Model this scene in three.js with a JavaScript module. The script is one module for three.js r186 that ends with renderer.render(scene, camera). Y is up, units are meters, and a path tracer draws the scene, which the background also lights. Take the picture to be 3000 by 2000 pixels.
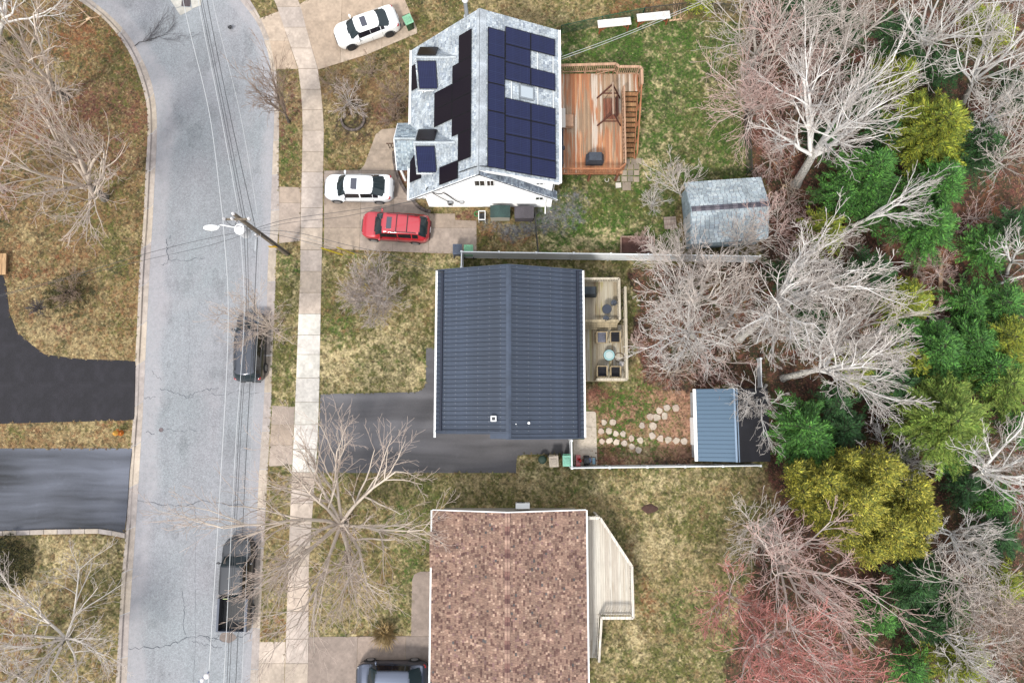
import * as THREE from 'three';
import { mergeGeometries } from 'three/addons/utils/BufferGeometryUtils.js';
import { RoundedBoxGeometry } from 'three/addons/geometries/RoundedBoxGeometry.js';

// ---------------------------------------------------------------- camera, sky, sun, exposure
const scene = new THREE.Scene();
const CAM_H = 46, TILT = Math.atan(0.1155), CT = Math.cos(TILT), ST = Math.sin(TILT), FOCAL = 2000;
const camera = new THREE.PerspectiveCamera(2 * Math.atan(1000 / FOCAL) * 180 / Math.PI, 1.5, 0.5, 900);
camera.position.set(0, CAM_H, 0);
camera.up.set(0, 0, -1);
camera.lookAt(0, CAM_H - CT * 10, -ST * 10);
const renderer = new THREE.WebGLRenderer({ antialias: true });
renderer.setSize(1024, 682);
renderer.toneMapping = THREE.LinearToneMapping;
renderer.toneMappingExposure = 2.22;
renderer.shadowMap.enabled = true;
renderer.shadowMap.type = THREE.PCFSoftShadowMap;
{ // overcast sky: brightest overhead, dimmer towards the horizon, with broad soft cloud
  const w = 128, h = 64, d = new Float32Array(w * h * 4);
  for (let j = 0; j < h; j++) for (let i = 0; i < w; i++) {
    const el = ((j + 0.5) / h - 0.5) * Math.PI, az = (i + 0.5) / w * 2 * Math.PI;
    const s = Math.max(0, Math.sin(el));
    let L = 0.88 * (1.3 + 1.7 * s) / 3;
    L *= 1 + 0.05 * Math.cos(el) * (Math.sin(az * 3 + 1.1) + 0.6 * Math.sin(az * 5 + el * 6));
    if (el < 0) L *= 0.7;
    const o = (j * w + i) * 4;
    d[o] = L * 0.965; d[o + 1] = L * 1.0; d[o + 2] = L * 1.06; d[o + 3] = 1;
  }
  const sky = new THREE.DataTexture(d, w, h, THREE.RGBAFormat, THREE.FloatType);
  sky.mapping = THREE.EquirectangularReflectionMapping;
  sky.magFilter = THREE.LinearFilter; sky.minFilter = THREE.LinearFilter; sky.wrapS = THREE.RepeatWrapping; sky.needsUpdate = true;
  scene.background = sky; scene.environment = sky;
}
const sun = new THREE.DirectionalLight(new THREE.Color(1, 0.955, 0.88), 2.0);
sun.position.set(-26, 70, 46);
sun.target.position.set(0, 0, -6);
sun.castShadow = true; sun.shadow.radius = 18; sun.shadow.mapSize.set(4096, 4096);
Object.assign(sun.shadow.camera, { left: -55, right: 55, top: 45, bottom: -45, near: 1, far: 220 });
scene.add(sun, sun.target);

// ---------------------------------------------------------------- helpers
const V3 = THREE.Vector3, PI = Math.PI;
function rng(seed) { let a = (seed * 2654435761) >>> 0; return () => { a = (a + 0x6d2b79f5) | 0; let t = Math.imul(a ^ (a >>> 15), 1 | a); t = (t + Math.imul(t ^ (t >>> 7), 61 | t)) ^ t; return ((t ^ (t >>> 14)) >>> 0) / 4294967296; }; }
// survey sheet coordinates (3000 x 2000 plan measured off the aerial picture) -> metres, for a point at height h
function P(u, v, h = 0) {
  const dx = (u - 1500) / FOCAL, dy = (v - 1000) / FOCAL, k = (CAM_H - h) / (CT + dy * ST);
  return new V3(dx * k, h, (-ST + dy * CT) * k);
}
function sheet(x, z) { const d = CAM_H * CT - z * ST; return [1500 + FOCAL * x / d, 1000 + FOCAL * (CAM_H * ST + z * CT) / d]; }
const lerp = (a, b, t) => a + (b - a) * t, clamp = (x, a = 0, b = 1) => Math.min(b, Math.max(a, x));
const smooth = (a, b, x) => { const t = clamp((x - a) / (b - a)); return t * t * (3 - 2 * t); };
const EXP = 2.0; // how bright a level white surface shows; picture colour / EXP = base colour
const lin = (c) => { c /= 255; return c <= 0.04045 ? c / 12.92 : Math.pow((c + 0.055) / 1.055, 2.4); };
const alb = (r, g, b) => [lin(r) / EXP, lin(g) / EXP, lin(b) / EXP];
const colr = (r, g, b) => new THREE.Color().setRGB(...alb(r, g, b));
function hash2(x, y) { let n = Math.imul(x, 374761393) + Math.imul(y, 668265263) | 0; n = Math.imul(n ^ (n >>> 13), 1274126177); return ((n ^ (n >>> 16)) >>> 0) / 4294967296; }
function vnoise(x, y, per = 0) {
  const xi = Math.floor(x), yi = Math.floor(y), fx = x - xi, fy = y - yi, sx = fx * fx * (3 - 2 * fx), sy = fy * fy * (3 - 2 * fy);
  const m = per ? (a) => ((a % per) + per) % per : (a) => a;
  const x0 = m(xi), x1 = m(xi + 1), y0 = m(yi), y1 = m(yi + 1);
  return lerp(lerp(hash2(x0, y0), hash2(x1, y0), sx), lerp(hash2(x0, y1), hash2(x1, y1), sx), sy);
}
function fbm(x, y, oct = 4) { let s = 0, a = 0.5, n = 0; for (let i = 0; i < oct; i++) { s += a * vnoise(x + i * 17.3, y + i * 9.1); n += a; a *= 0.5; x *= 2.03; y *= 2.03; } return s / n; }
function tex(w, h, f, { srgb = true, rep = null, wrap = THREE.RepeatWrapping } = {}) {
  const d = new Uint8Array(w * h * 4);
  for (let j = 0; j < h; j++) for (let i = 0; i < w; i++) { const c = f(i, j), o = (j * w + i) * 4; d[o] = clamp(c[0], 0, 255); d[o + 1] = clamp(c[1], 0, 255); d[o + 2] = clamp(c[2], 0, 255); d[o + 3] = 255; }
  const t = new THREE.DataTexture(d, w, h, THREE.RGBAFormat);
  t.magFilter = THREE.LinearFilter; t.minFilter = THREE.LinearMipmapLinearFilter; t.generateMipmaps = true;
  t.wrapS = t.wrapT = wrap; if (srgb) t.colorSpace = THREE.SRGBColorSpace; if (rep) t.repeat.set(rep[0], rep[1]);
  t.needsUpdate = true; return t;
}
const toS = (l) => 255 * (l <= 0.0031308 ? l * 12.92 : 1.055 * Math.pow(l, 1 / 2.4) - 0.055);
// grey multiplier textures used by many materials: speckle (granular), cloud (broad mottling), grain (streaks along v)
const speckle = tex(256, 256, (i, j) => { const v = 205 + 34 * (hash2(i, j) - 0.5) + 40 * (vnoise(i / 4, j / 4, 64) - 0.5) + 40 * (vnoise(i / 32, j / 32, 8) - 0.5); return [v, v, v]; }, { rep: [1 / 2.7, 1 / 2.7] });
const cloudy = tex(512, 512, (i, j) => { const v = 203 + 22 * (hash2(i, j) - 0.5) + 22 * (vnoise(i / 8, j / 8, 64) - 0.5) + 24 * (vnoise(i / 25.6, j / 25.6, 20) - 0.5) + 22 * (vnoise(i / 102.4, j / 102.4, 5) - 0.5); return [v, v * 0.99, v * 0.98]; }, { rep: [1 / 9.1, 1 / 9.1] });
const grainT = tex(256, 256, (i, j) => { const v = 195 + 70 * (vnoise(i / 2, j / 32, 128) - 0.5) + 50 * (vnoise(i / 8, j / 64, 32) - 0.5) + 16 * (hash2(i, j) - 0.5); return [v, v * 0.985, v * 0.97]; }, { rep: [1 / 0.9, 1 / 2.2] });
const bumpT = tex(256, 256, (i, j) => { const v = 128 + 120 * (vnoise(i / 2, j / 2, 128) - 0.5) + 80 * (vnoise(i / 10.667, j / 10.667, 24) - 0.5); return [v, v, v]; }, { srgb: false, rep: [1 / 1.7, 1 / 1.7] });
const M = {};
function mat(c, { rough = 0.9, metal = 0, map = null, bump = 0, bumpMap = bumpT, coat = 0, gain = 1.22, ...o } = {}) {
  const k = map ? gain * 1.25 : 1; // the multiplier maps average about 0.62 linear
  const m = new THREE.MeshPhysicalMaterial({ color: new THREE.Color().setRGB(Math.min(1, c[0] * k), Math.min(1, c[1] * k), Math.min(1, c[2] * k)), roughness: rough, metalness: metal, map, clearcoat: coat, side: THREE.DoubleSide, ...o });
  if (coat) m.clearcoatRoughness = 0.06;
  if (bump) { m.bumpMap = bumpMap; m.bumpScale = bump; }
  return m;
}
function metreUV(g) { // flat projection of each face along its main axis, in metres
  const p = g.attributes.position, n = p.count, uv = new Float32Array(n * 2), a = new V3(), b = new V3(), c = new V3();
  for (let i = 0; i < n; i += 3) {
    a.fromBufferAttribute(p, i); b.fromBufferAttribute(p, i + 1); c.fromBufferAttribute(p, i + 2);
    const nx = (b.y - a.y) * (c.z - a.z) - (b.z - a.z) * (c.y - a.y), ny = (b.z - a.z) * (c.x - a.x) - (b.x - a.x) * (c.z - a.z), nz = (b.x - a.x) * (c.y - a.y) - (b.y - a.y) * (c.x - a.x);
    const ax = Math.abs(nx), ay = Math.abs(ny), az = Math.abs(nz);
    [a, b, c].forEach((q, k) => { const o = (i + k) * 2; if (ay >= ax && ay >= az) { uv[o] = q.x; uv[o + 1] = q.z; } else if (ax >= az) { uv[o] = q.z; uv[o + 1] = q.y; } else { uv[o] = q.x; uv[o + 1] = q.y; } });
  }
  g.setAttribute('uv', new THREE.BufferAttribute(uv, 2));
  return g;
}
function flat(g, keepUV) { // non-indexed with position, normal, uv only
  let r = g.index ? g.toNonIndexed() : g;
  for (const k of Object.keys(r.attributes)) if (!['position', 'normal', 'uv', 'color'].includes(k)) r.deleteAttribute(k);
  if (!r.attributes.normal) r.computeVertexNormals();
  return keepUV ? r : metreUV(r);
}
const join = (gs) => { gs = [].concat(gs).map((g) => flat(g)); return gs.length > 1 ? mergeGeometries(gs) : gs[0]; };
const box = (x0, x1, y0, y1, z0, z1) => new THREE.BoxGeometry(x1 - x0, y1 - y0, z1 - z0).translate((x0 + x1) / 2, (y0 + y1) / 2, (z0 + z1) / 2);
const rbox = (w, h, d, x = 0, y = 0, z = 0, r = 0.02, s = 2) => new RoundedBoxGeometry(w, h, d, s, Math.min(r, w / 2.01, h / 2.01, d / 2.01)).translate(x, y, z);
const cyl = (r0, r1, h, x, y, z, n = 16) => new THREE.CylinderGeometry(r1, r0, h, n).translate(x, y + h / 2, z); // r0 at the bottom
function bar(a, b, w, h = w) { // rectangular bar between two points, h measured upwards
  const d = new V3().subVectors(b, a), L = d.length(), g = new THREE.BoxGeometry(w, h, L), m = new THREE.Matrix4();
  const z = d.clone().normalize(), up = Math.abs(z.y) > 0.98 ? new V3(1, 0, 0) : new V3(0, 1, 0), x = new V3().crossVectors(up, z).normalize(), y = new V3().crossVectors(z, x);
  m.makeBasis(x, y, z).setPosition((a.x + b.x) / 2, (a.y + b.y) / 2, (a.z + b.z) / 2);
  return g.applyMatrix4(m);
}
function rod(pts, r, sides = 6, seg = 0) { return new THREE.TubeGeometry(new THREE.CatmullRomCurve3(pts), seg || Math.max(1, (pts.length - 1) * 4), r, sides, false); }
function prism(pts, y0, y1, bevel = 0) { // pts: [x, z] outline -> solid between two heights
  const s = new THREE.Shape(pts.map(([x, z]) => new THREE.Vector2(x, -z)));
  const g = new THREE.ExtrudeGeometry(s, { depth: y1 - y0 - bevel, bevelEnabled: bevel > 0, bevelThickness: bevel, bevelSize: bevel, bevelOffset: -bevel, bevelSegments: 1, steps: 1 });
  return g.rotateX(-PI / 2).translate(0, y0, 0);
}
const outline = (uv, h = 0) => uv.map(([u, v]) => { const p = P(u, v, h); return [p.x, p.z]; });
function quad(a, b, c, d) { const g = new THREE.BufferGeometry(); g.setAttribute('position', new THREE.Float32BufferAttribute([a, b, c, a, c, d].flatMap((p) => [p.x, p.y, p.z]), 3)); g.computeVertexNormals(); return g; }
function slabQuad(a, b, c, d, t) { // plate with thickness t below its upper face a b c d
  const n = new V3().crossVectors(new V3().subVectors(b, a), new V3().subVectors(d, a)).normalize(); if (n.y < 0) n.negate();
  const o = n.multiplyScalar(-t), q = [a, b, c, d], l = q.map((p) => p.clone().add(o));
  return join([quad(a, b, c, d), quad(l[3], l[2], l[1], l[0]), ...[0, 1, 2, 3].map((i) => quad(q[i], l[i], l[(i + 1) % 4], q[(i + 1) % 4]))]);
}
function panelPrism(pts3, dir) { // polygon in space pushed along dir into a solid
  const n = pts3.length, g = [], q = pts3.map((p) => p.clone().add(dir));
  const c = pts3.reduce((s, p) => s.add(p), new V3()).multiplyScalar(1 / n), e = c.clone().add(dir);
  const tri = (a, b, d) => { const t = new THREE.BufferGeometry(); t.setAttribute('position', new THREE.Float32BufferAttribute([a, b, d].flatMap((p) => [p.x, p.y, p.z]), 3)); t.computeVertexNormals(); return t; };
  for (let i = 0; i < n; i++) { const j = (i + 1) % n; g.push(tri(c, pts3[i], pts3[j]), tri(e, q[j], q[i]), quad(pts3[i], q[i], q[j], pts3[j])); }
  return join(g);
}
const used = {}, OFF = new WeakMap();
function numbered(n) { used[n] = (used[n] || 0) + 1; return used[n] === 1 ? n : n + '_' + String(used[n] - 1).padStart(3, '0'); }
function shadows(m) { m.castShadow = true; m.receiveShadow = true; return m; }
function thing(name, label, category, pos = new V3(), turn = 0, group = null) {
  const g = new THREE.Group(); g.name = numbered(name); g.position.copy(pos); g.rotation.y = turn; g.userData = { label, category };
  if (group) g.userData.group = group;
  scene.add(g); OFF.set(g, turn ? new V3() : pos.clone()); return g;
}
function part(parent, name, geo, material, label) { // geometry in site metres for unturned things, local for turned ones
  const o = OFF.get(parent) || new V3(), g = join(geo); g.translate(-o.x, -o.y, -o.z);
  const m = shadows(new THREE.Mesh(g, material)); m.name = name; if (label) m.userData.label = label;
  parent.add(m); OFF.set(m, o); return m;
}
function single(name, label, category, geo, material, group) { // a thing that is one mesh, origin at its base
  const g = join(geo); g.computeBoundingBox(); const b = g.boundingBox, c = new V3((b.min.x + b.max.x) / 2, b.min.y, (b.min.z + b.max.z) / 2);
  g.translate(-c.x, -c.y, -c.z); const m = shadows(new THREE.Mesh(g, material)); m.name = numbered(name); m.position.copy(c); m.userData = { label, category }; if (group) m.userData.group = group;
  scene.add(m); OFF.set(m, c); return m;
}
function struct(name, geo, material, label, keepUV) {
  const m = shadows(new THREE.Mesh(keepUV ? flat(geo, true) : join(geo), material)); m.name = numbered(name); m.userData = { kind: 'structure', label, category: name.replace(/_/g, ' ').split(' ').slice(-2).join(' ') };
  scene.add(m); OFF.set(m, new V3()); return m;
}
const spline = (pts, n, h = 0) => new THREE.CatmullRomCurve3(pts.map(([u, v]) => P(u, v, h)), false, 'centripetal').getSpacedPoints(n);
const edgeAt = (list, v) => { for (let i = 0; i < list.length - 1; i++) if (v <= list[i + 1][1] || i === list.length - 2) { const a = list[i], b = list[i + 1]; return lerp(a[0], b[0], (v - a[1]) / (b[1] - a[1])); } };
const inside = (pts, x, y) => { let c = false; for (let i = 0, j = pts.length - 1; i < pts.length; j = i++) { const [xi, yi] = pts[i], [xj, yj] = pts[j]; if ((yi > y) !== (yj > y) && x < (xj - xi) * (y - yi) / (yj - yi) + xi) c = !c; } return c; };

// ---------------------------------------------------------------- outlines of the paved areas (survey sheet)
const LK_OUT = [[-420, -185], [-150, -150], [60, -92], [160, -40], [228, 0], [295, 49], [348, 107], [388, 174], [415, 250], [429, 312], [431, 402], [426, 491], [421, 603], [418, 660], [408, 784], [400, 962], [394, 1075], [390, 1200], [383, 1300], [377, 1367], [372, 1456], [366, 1568], [355, 1702], [346, 1858], [338, 2000], [325, 2200], [310, 2460]];
const LK_IN = [[-420, -215], [-130, -178], [100, -112], [200, -55], [268, 0], [321, 45], [371, 98], [406, 156], [435, 223], [451, 290], [456, 357], [454, 446], [449, 536], [443, 650], [435, 784], [426, 962], [421, 1075], [415, 1200], [409, 1300], [402, 1412], [395, 1523], [384, 1679], [375, 1813], [367, 2000], [354, 2200], [340, 2460]];
const RK_IN = [[380, -420], [500, -250], [610, -110], [703, 0], [750, 63], [775, 125], [790, 188], [799, 268], [801, 335], [797, 446], [792, 580], [790, 660], [783, 762], [779, 918], [775, 1052], [770, 1186], [762, 1300], [754, 1434], [743, 1702], [737, 1858], [730, 2000], [720, 2200], [707, 2460]];
const RK_OUT = [[420, -435], [540, -262], [650, -115], [732, 0], [759, 45], [786, 103], [804, 170], [812, 250], [817, 357], [816, 491], [817, 580], [817, 660], [809, 739], [806, 851], [797, 1052], [794, 1186], [788, 1300], [781, 1434], [770, 1657], [761, 1858], [757, 2000], [748, 2200], [736, 2460]];
const SW_L = [[720, -170], [804, 0], [838, 100], [873, 201], [884, 290], [886, 402], [882, 558], [880, 660], [879, 806], [873, 940], [866, 1141], [859, 1297], [850, 1479], [844, 1657], [837, 1858], [833, 2000], [826, 2250]];
const SW_R = [[800, -170], [876, 0], [902, 100], [931, 201], [944, 290], [949, 380], [947, 491], [945, 660], [942, 806], [939, 940], [936, 1119], [931, 1297], [917, 1479], [905, 1657], [904, 1858], [902, 2000], [898, 2250]];
const DRIVE_TOP = [[763, 53], [817, 33], [882, 13], [967, -45], [1165, -60], [1186, 0], [1221, 84], [1222, 97], [1074, 160], [933, 205], [873, 202], [806, 202], [788, 110]];
const DRIVE_WHITE = [[949, 500], [1054, 498], [1067, 484], [1101, 393], [1119, 379], [1172, 374], [1176, 432], [1153, 442], [1157, 487], [1172, 536], [1208, 585], [1239, 617], [1262, 626], [1333, 626], [1333, 644], [1396, 647], [1396, 743], [1284, 742], [949, 728]];
const DRIVE_BLUE = [[938, 1154], [1221, 1148], [1240, 1138], [1247, 1120], [1248, 1019], [1310, 1019], [1310, 1200], [1672, 1200], [1672, 1330], [1534, 1331], [1518, 1338], [1513, 1352], [1512, 1385], [929, 1385]];
const DRIVE_BROWN = [[904, 1865], [1204, 1862], [1207, 1700], [1213, 1682], [1230, 1674], [1290, 1673], [1290, 2200], [898, 2200]];
const DRIVE_L1 = [[395, 1058], [357, 1055], [241, 1052], [129, 1038], [89, 1007], [49, 971], [27, 918], [18, 842], [9, 806], [-60, 800], [-400, 800], [-400, 1245], [0, 1241], [380, 1231], [391, 1228]];
const DRIVE_L2 = [[386, 1313], [0, 1313], [-400, 1313], [-400, 1560], [0, 1557], [299, 1550], [364, 1562], [372, 1480], [378, 1380]];
const APRON_W = [[818, 547], [881, 549], [879, 706], [817, 712]], APRON_B = [[797, 1188], [863, 1191], [855, 1361], [787, 1366]], APRON_N = [[760, 1880], [835, 1880], [826, 2250], [748, 2250]];
const DIRT = [[1722, 1140], [2030, 1140], [2030, 1360], [1690, 1362], [1750, 1300], [1750, 1210], [1722, 1205]];
const roadLine = [...LK_IN, ...RK_IN.slice().reverse()];
const corridor = [...LK_OUT, ...RK_OUT.slice().reverse()];
const PAVED = [DRIVE_TOP, DRIVE_WHITE, DRIVE_BLUE, DRIVE_BROWN, DRIVE_L1, DRIVE_L2, APRON_W, APRON_B, APRON_N, corridor, [...SW_L, ...SW_R.slice().reverse()]];
const paved = (u, v) => PAVED.some((p) => inside(p, u, v));
// ---------------------------------------------------------------- ground: turf species, dead grass, leaf litter and bare soil as they lie on the site, plus painted shade under the wood
const PAL = { tan: [190, 168, 122], olive: [104, 106, 48], green: [74, 108, 30], brown: [148, 116, 78], litter: [134, 84, 72], soil: [66, 50, 42], dirt: [190, 146, 120], gravel: [126, 126, 130], straw: [226, 206, 158], moss: [58, 66, 34], rust: [150, 96, 62] };
const PK = Object.keys(PAL), PL = PK.map((k) => alb(...PAL[k]));
// soft patches: [u, v, ru, rv, kind, strength]
const PATCH = [
  [130, 900, 190, 170, 'tan', 0.5], [200, 1010, 200, 60, 'tan', 1.1], [330, 700, 60, 330, 'olive', 0.7], [350, 200, 80, 120, 'olive', 0.9], [250, 90, 90, 80, 'rust', 0.8], [120, 60, 120, 60, 'moss', 0.4], [330, 300, 100, 60, 'litter', 0.9], [300, 420, 90, 80, 'litter', 0.7], [100, 330, 120, 70, 'litter', 0.5],
  [200, 620, 160, 80, 'brown', 0.7], [120, 790, 60, 40, 'rust', 0.4], [190, 870, 85, 70, 'moss', 1.0], [118, 905, 30, 25, 'soil', 1.0], [150, 960, 40, 30, 'litter', 0.5], [180, 1270, 260, 30, 'tan', 1.2], [180, 1290, 260, 14, 'brown', 1.0], [40, 1262, 40, 14, 'olive', 1.0],
  [190, 1640, 90, 50, 'straw', 0.9], [320, 1760, 60, 120, 'olive', 1.1], [130, 1880, 90, 70, 'olive', 0.8], [30, 1930, 60, 70, 'rust', 1.0], [20, 1830, 50, 60, 'litter', 0.6], [60, 1760, 60, 40, 'straw', 0.5],
  [848, 330, 30, 90, 'litter', 0.6], [840, 440, 30, 60, 'green', 0.9], [835, 850, 30, 70, 'olive', 0.8], [830, 770, 30, 40, 'green', 0.5], [830, 1100, 35, 80, 'olive', 1.0], [815, 1600, 35, 200, 'brown', 0.8], [800, 1840, 35, 30, 'rust', 0.8],
  [1030, 240, 90, 60, 'brown', 0.7], [1130, 180, 90, 50, 'olive', 0.6], [1120, 290, 70, 80, 'litter', 0.45], [985, 380, 50, 60, 'tan', 0.5], [1010, 460, 60, 40, 'tan', 0.6], [958, 420, 14, 90, 'olive', 1.0], [1035, 350, 45, 45, 'soil', 1.0], [1150, 320, 40, 50, 'soil', 0.6],
  [1300, 40, 120, 60, 'olive', 0.8], [1560, 50, 130, 50, 'tan', 0.9], [1700, 30, 110, 50, 'olive', 0.7], [1700, 60, 60, 30, 'straw', 0.4], [1880, 20, 70, 30, 'rust', 1.2],
  [1780, 120, 190, 60, 'green', 1.3], [1950, 170, 120, 90, 'green', 1.2], [1930, 230, 60, 30, 'straw', 0.8], [1950, 330, 120, 110, 'green', 0.9], [2080, 330, 80, 160, 'olive', 0.7], [1930, 420, 130, 90, 'straw', 0.5], [2060, 470, 110, 70, 'green', 0.8], [1900, 520, 80, 60, 'green', 0.5], [1680, 570, 60, 60, 'olive', 0.8], [1720, 660, 120, 60, 'green', 0.9], [1800, 600, 100, 60, 'olive', 0.6], [1680, 710, 120, 40, 'straw', 0.8], [1850, 680, 80, 60, 'green', 0.6],
  [1640, 620, 45, 32, 'gravel', 9], [1610, 655, 45, 24, 'gravel', 9], [1520, 668, 60, 16, 'gravel', 6], [1480, 690, 70, 20, 'rust', 0.6], [1480, 720, 80, 25, 'olive', 0.8], [1365, 636, 32, 10, 'litter', 3], [1175, 490, 18, 60, 'litter', 2.0], [1190, 560, 18, 30, 'brown', 1.5],
  [1000, 790, 60, 50, 'olive', 0.8], [970, 860, 25, 90, 'olive', 0.6], [1010, 960, 50, 40, 'green', 0.9], [1200, 850, 70, 80, 'olive', 0.7], [1220, 790, 60, 30, 'straw', 0.8], [1110, 1050, 150, 70, 'straw', 1.7], [1190, 1050, 60, 60, 'straw', 0.9], [990, 1060, 40, 60, 'straw', 0.7], [1245, 1080, 14, 60, 'green', 0.8], [1090, 1145, 150, 8, 'olive', 1.4], [1080, 850, 80, 90, 'brown', 0.6], [1120, 920, 60, 40, 'tan', 0.7],
  [1560, 770, 260, 16, 'olive', 0.9], [1700, 790, 120, 16, 'straw', 0.9],
  [1010, 1420, 100, 30, 'olive', 0.7], [1200, 1560, 60, 130, 'green', 0.6], [1200, 1650, 40, 40, 'green', 0.9], [1000, 1760, 120, 60, 'tan', 0.8], [1050, 1600, 140, 140, 'brown', 0.4], [1560, 1480, 320, 16, 'olive', 1.2], [1300, 1440, 160, 40, 'olive', 0.9], [1480, 1410, 100, 25, 'tan', 0.6], [1900, 1420, 150, 30, 'straw', 0.7], [1760, 1420, 60, 30, 'olive', 0.6], [1560, 1370, 60, 16, 'straw', 1.0],
  [1920, 1600, 60, 120, 'straw', 0.7], [2010, 1540, 120, 90, 'olive', 0.5], [1900, 1750, 40, 80, 'rust', 0.5], [1980, 1680, 80, 90, 'tan', 0.7], [1830, 1880, 50, 60, 'straw', 0.9], [2020, 1800, 60, 50, 'green', 0.7], [1930, 1850, 80, 120, 'olive', 0.6], [1790, 1960, 40, 40, 'straw', 0.7], [2090, 1450, 80, 40, 'tan', 0.5], [1820, 1560, 40, 30, 'olive', 0.8],
  [1830, 1190, 70, 60, 'green', 2.2], [1900, 1240, 60, 70, 'green', 1.4], [1800, 1290, 90, 30, 'green', 1.2], [1880, 1310, 30, 40, 'straw', 1.0], [1980, 1250, 80, 80, 'dirt', 1.6], [1960, 1345, 80, 16, 'soil', 0.9], [1790, 1345, 60, 16, 'litter', 0.6], [1740, 1160, 40, 30, 'litter', 1.2],
  [2230, 420, 25, 120, 'litter', 1.0], [2300, 480, 60, 120, 'litter', 1.0], [2700, 760, 110, 120, 'litter', 2.0], [2740, 780, 80, 60, 'rust', 0.7], [2870, 600, 50, 50, 'rust', 1.0], [2740, 830, 60, 50, 'litter', 0.9], [2350, 620, 60, 60, 'litter', 1.0], [2760, 950, 110, 26, 'soil', 1.4], [2270, 1440, 30, 70, 'litter', 1.5], [2330, 1560, 60, 60, 'litter', 0.8], [2420, 900, 60, 60, 'moss', 1.0], [2500, 700, 90, 60, 'litter', 0.6],
  [2000, 850, 150, 90, 'moss', 0.8], [2080, 1060, 120, 40, 'moss', 0.9], [1900, 1060, 40, 80, 'litter', 1.3], [2050, 930, 100, 60, 'litter', 0.7],
];
const FOREST = [[2190, -200], [2188, 520], [2240, 530], [2245, 1378], [2275, 1480], [2235, 1580], [2170, 1740], [2130, 2000], [2120, 2300], [3600, 2300], [3600, -200]];
const BACKWOOD = [[1850, 780], [2240, 762], [2240, 1135], [1870, 1135]];
const LAWN_W = [...LK_OUT, [-900, 2460], [-900, -185]];
const BACK_GREEN = [[1640, 95], [1880, 45], [2160, 60], [2190, 200], [2190, 520], [2000, 530], [1990, 740], [1575, 745], [1575, 600], [1640, 560]];
function mixAt(x, z, out) {
  const [u, v] = sheet(x, z), n0 = (fbm(x * 0.5, z * 0.5, 3) - 0.5) * 60, uu = u + n0, vv = v + (fbm(x * 0.5 + 40, z * 0.5, 3) - 0.5) * 60;
  const w = out; w.fill(0);
  const add = (k, s) => { w[PK.indexOf(k)] += s; };
  const forest = inside(FOREST, uu, vv) || inside(BACKWOOD, uu, vv);
  if (forest) { add('litter', 0.42); add('soil', 0.85); add('moss', 0.8); add('brown', 0.14); }  // soil and moss tones, raised to paint in part of the woodland shade
  else if (inside(LAWN_W, u, v)) { if (v > 1565) { add('tan', 0.5); add('olive', 0.45); add('brown', 0.35); add('straw', 0.2); } else { add('brown', 0.65); add('tan', 0.3); add('olive', 0.22); add('rust', 0.15); } }
  else if (inside(DIRT, u, v)) { add('dirt', 0.75); add('brown', 0.4); add('soil', 0.12); }
  else if (inside(BACK_GREEN, uu, vv)) { add('green', 0.85); add('olive', 0.35); add('straw', 0.22); }
  else if (v > 1385) { add('tan', 0.4); add('olive', 0.7); add('straw', 0.2); add('brown', 0.2); add('green', 0.12); }
  else if (v > 740) { add('olive', 0.72); add('straw', 0.32); add('brown', 0.2); add('tan', 0.16); add('green', 0.2); }
  else { add('brown', 0.5); add('olive', 0.42); add('tan', 0.35); }
  if (!forest) add('moss', 0.2);
  for (const [pu, pv, ru, rv, k, s] of PATCH) { const a = (uu - pu) / ru, b = (vv - pv) / rv, d = a * a + b * b; if (d < 4) add(k, 1.9 * s * Math.exp(-d * 1.1)); }
  return w;
}
const GX0 = -40, GZ0 = -34, GW = 80, GH = 56, TW = 2048, TH = 1434;
const CG = 4, cw = Math.ceil(TW / CG) + 2, ch = Math.ceil(TH / CG) + 2, coarse = new Float32Array(cw * ch * PK.length);
{ const w = new Float32Array(PK.length); for (let j = 0; j < ch; j++) for (let i = 0; i < cw; i++) { mixAt(GX0 + i * CG / TW * GW, GZ0 + j * CG / TH * GH, w); coarse.set(w, (j * cw + i) * PK.length); } }
const groundLin = new Float32Array(TW * TH * 3);
const kw = new Float32Array(PK.length);
const groundMap = tex(TW, TH, (i, j) => {
  const ci = i / CG, cj = j / CG, i0 = ci | 0, j0 = cj | 0, fx = ci - i0, fy = cj - j0; let sum = 0, r = 0, g = 0, b = 0;
  for (let k = 0; k < PK.length; k++) {
    const a = lerp(lerp(coarse[(j0 * cw + i0) * PK.length + k], coarse[(j0 * cw + i0 + 1) * PK.length + k], fx), lerp(coarse[((j0 + 1) * cw + i0) * PK.length + k], coarse[((j0 + 1) * cw + i0 + 1) * PK.length + k], fx), fy);
    if (a < 0.01) { kw[k] = 0; continue; }
    const n = 0.4 * vnoise(i / 2.6 + k * 31.7, j / 2.6 + k * 11) + 0.36 * vnoise(i / 8 + k * 51.7, j / 8 + k * 7) + 0.24 * vnoise(i / 34 + k * 13.7, j / 34 + k * 3);
    const q = a * Math.exp(10 * (n - 0.5)); kw[k] = q; sum += q;
  }
  for (let k = 0; k < PK.length; k++) if (kw[k]) { const q = kw[k] / sum; r += q * PL[k][0]; g += q * PL[k][1]; b += q * PL[k][2]; }
  const m = 0.8 + 0.5 * hash2(i, j) + 0.6 * (vnoise(i / 3, j / 3) - 0.5), o = (j * TW + i) * 3;
  groundLin[o] = r; groundLin[o + 1] = g; groundLin[o + 2] = b;
  return [toS(r * m), toS(g * m), toS(b * m)];
}, { wrap: THREE.MirroredRepeatWrapping });
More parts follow.
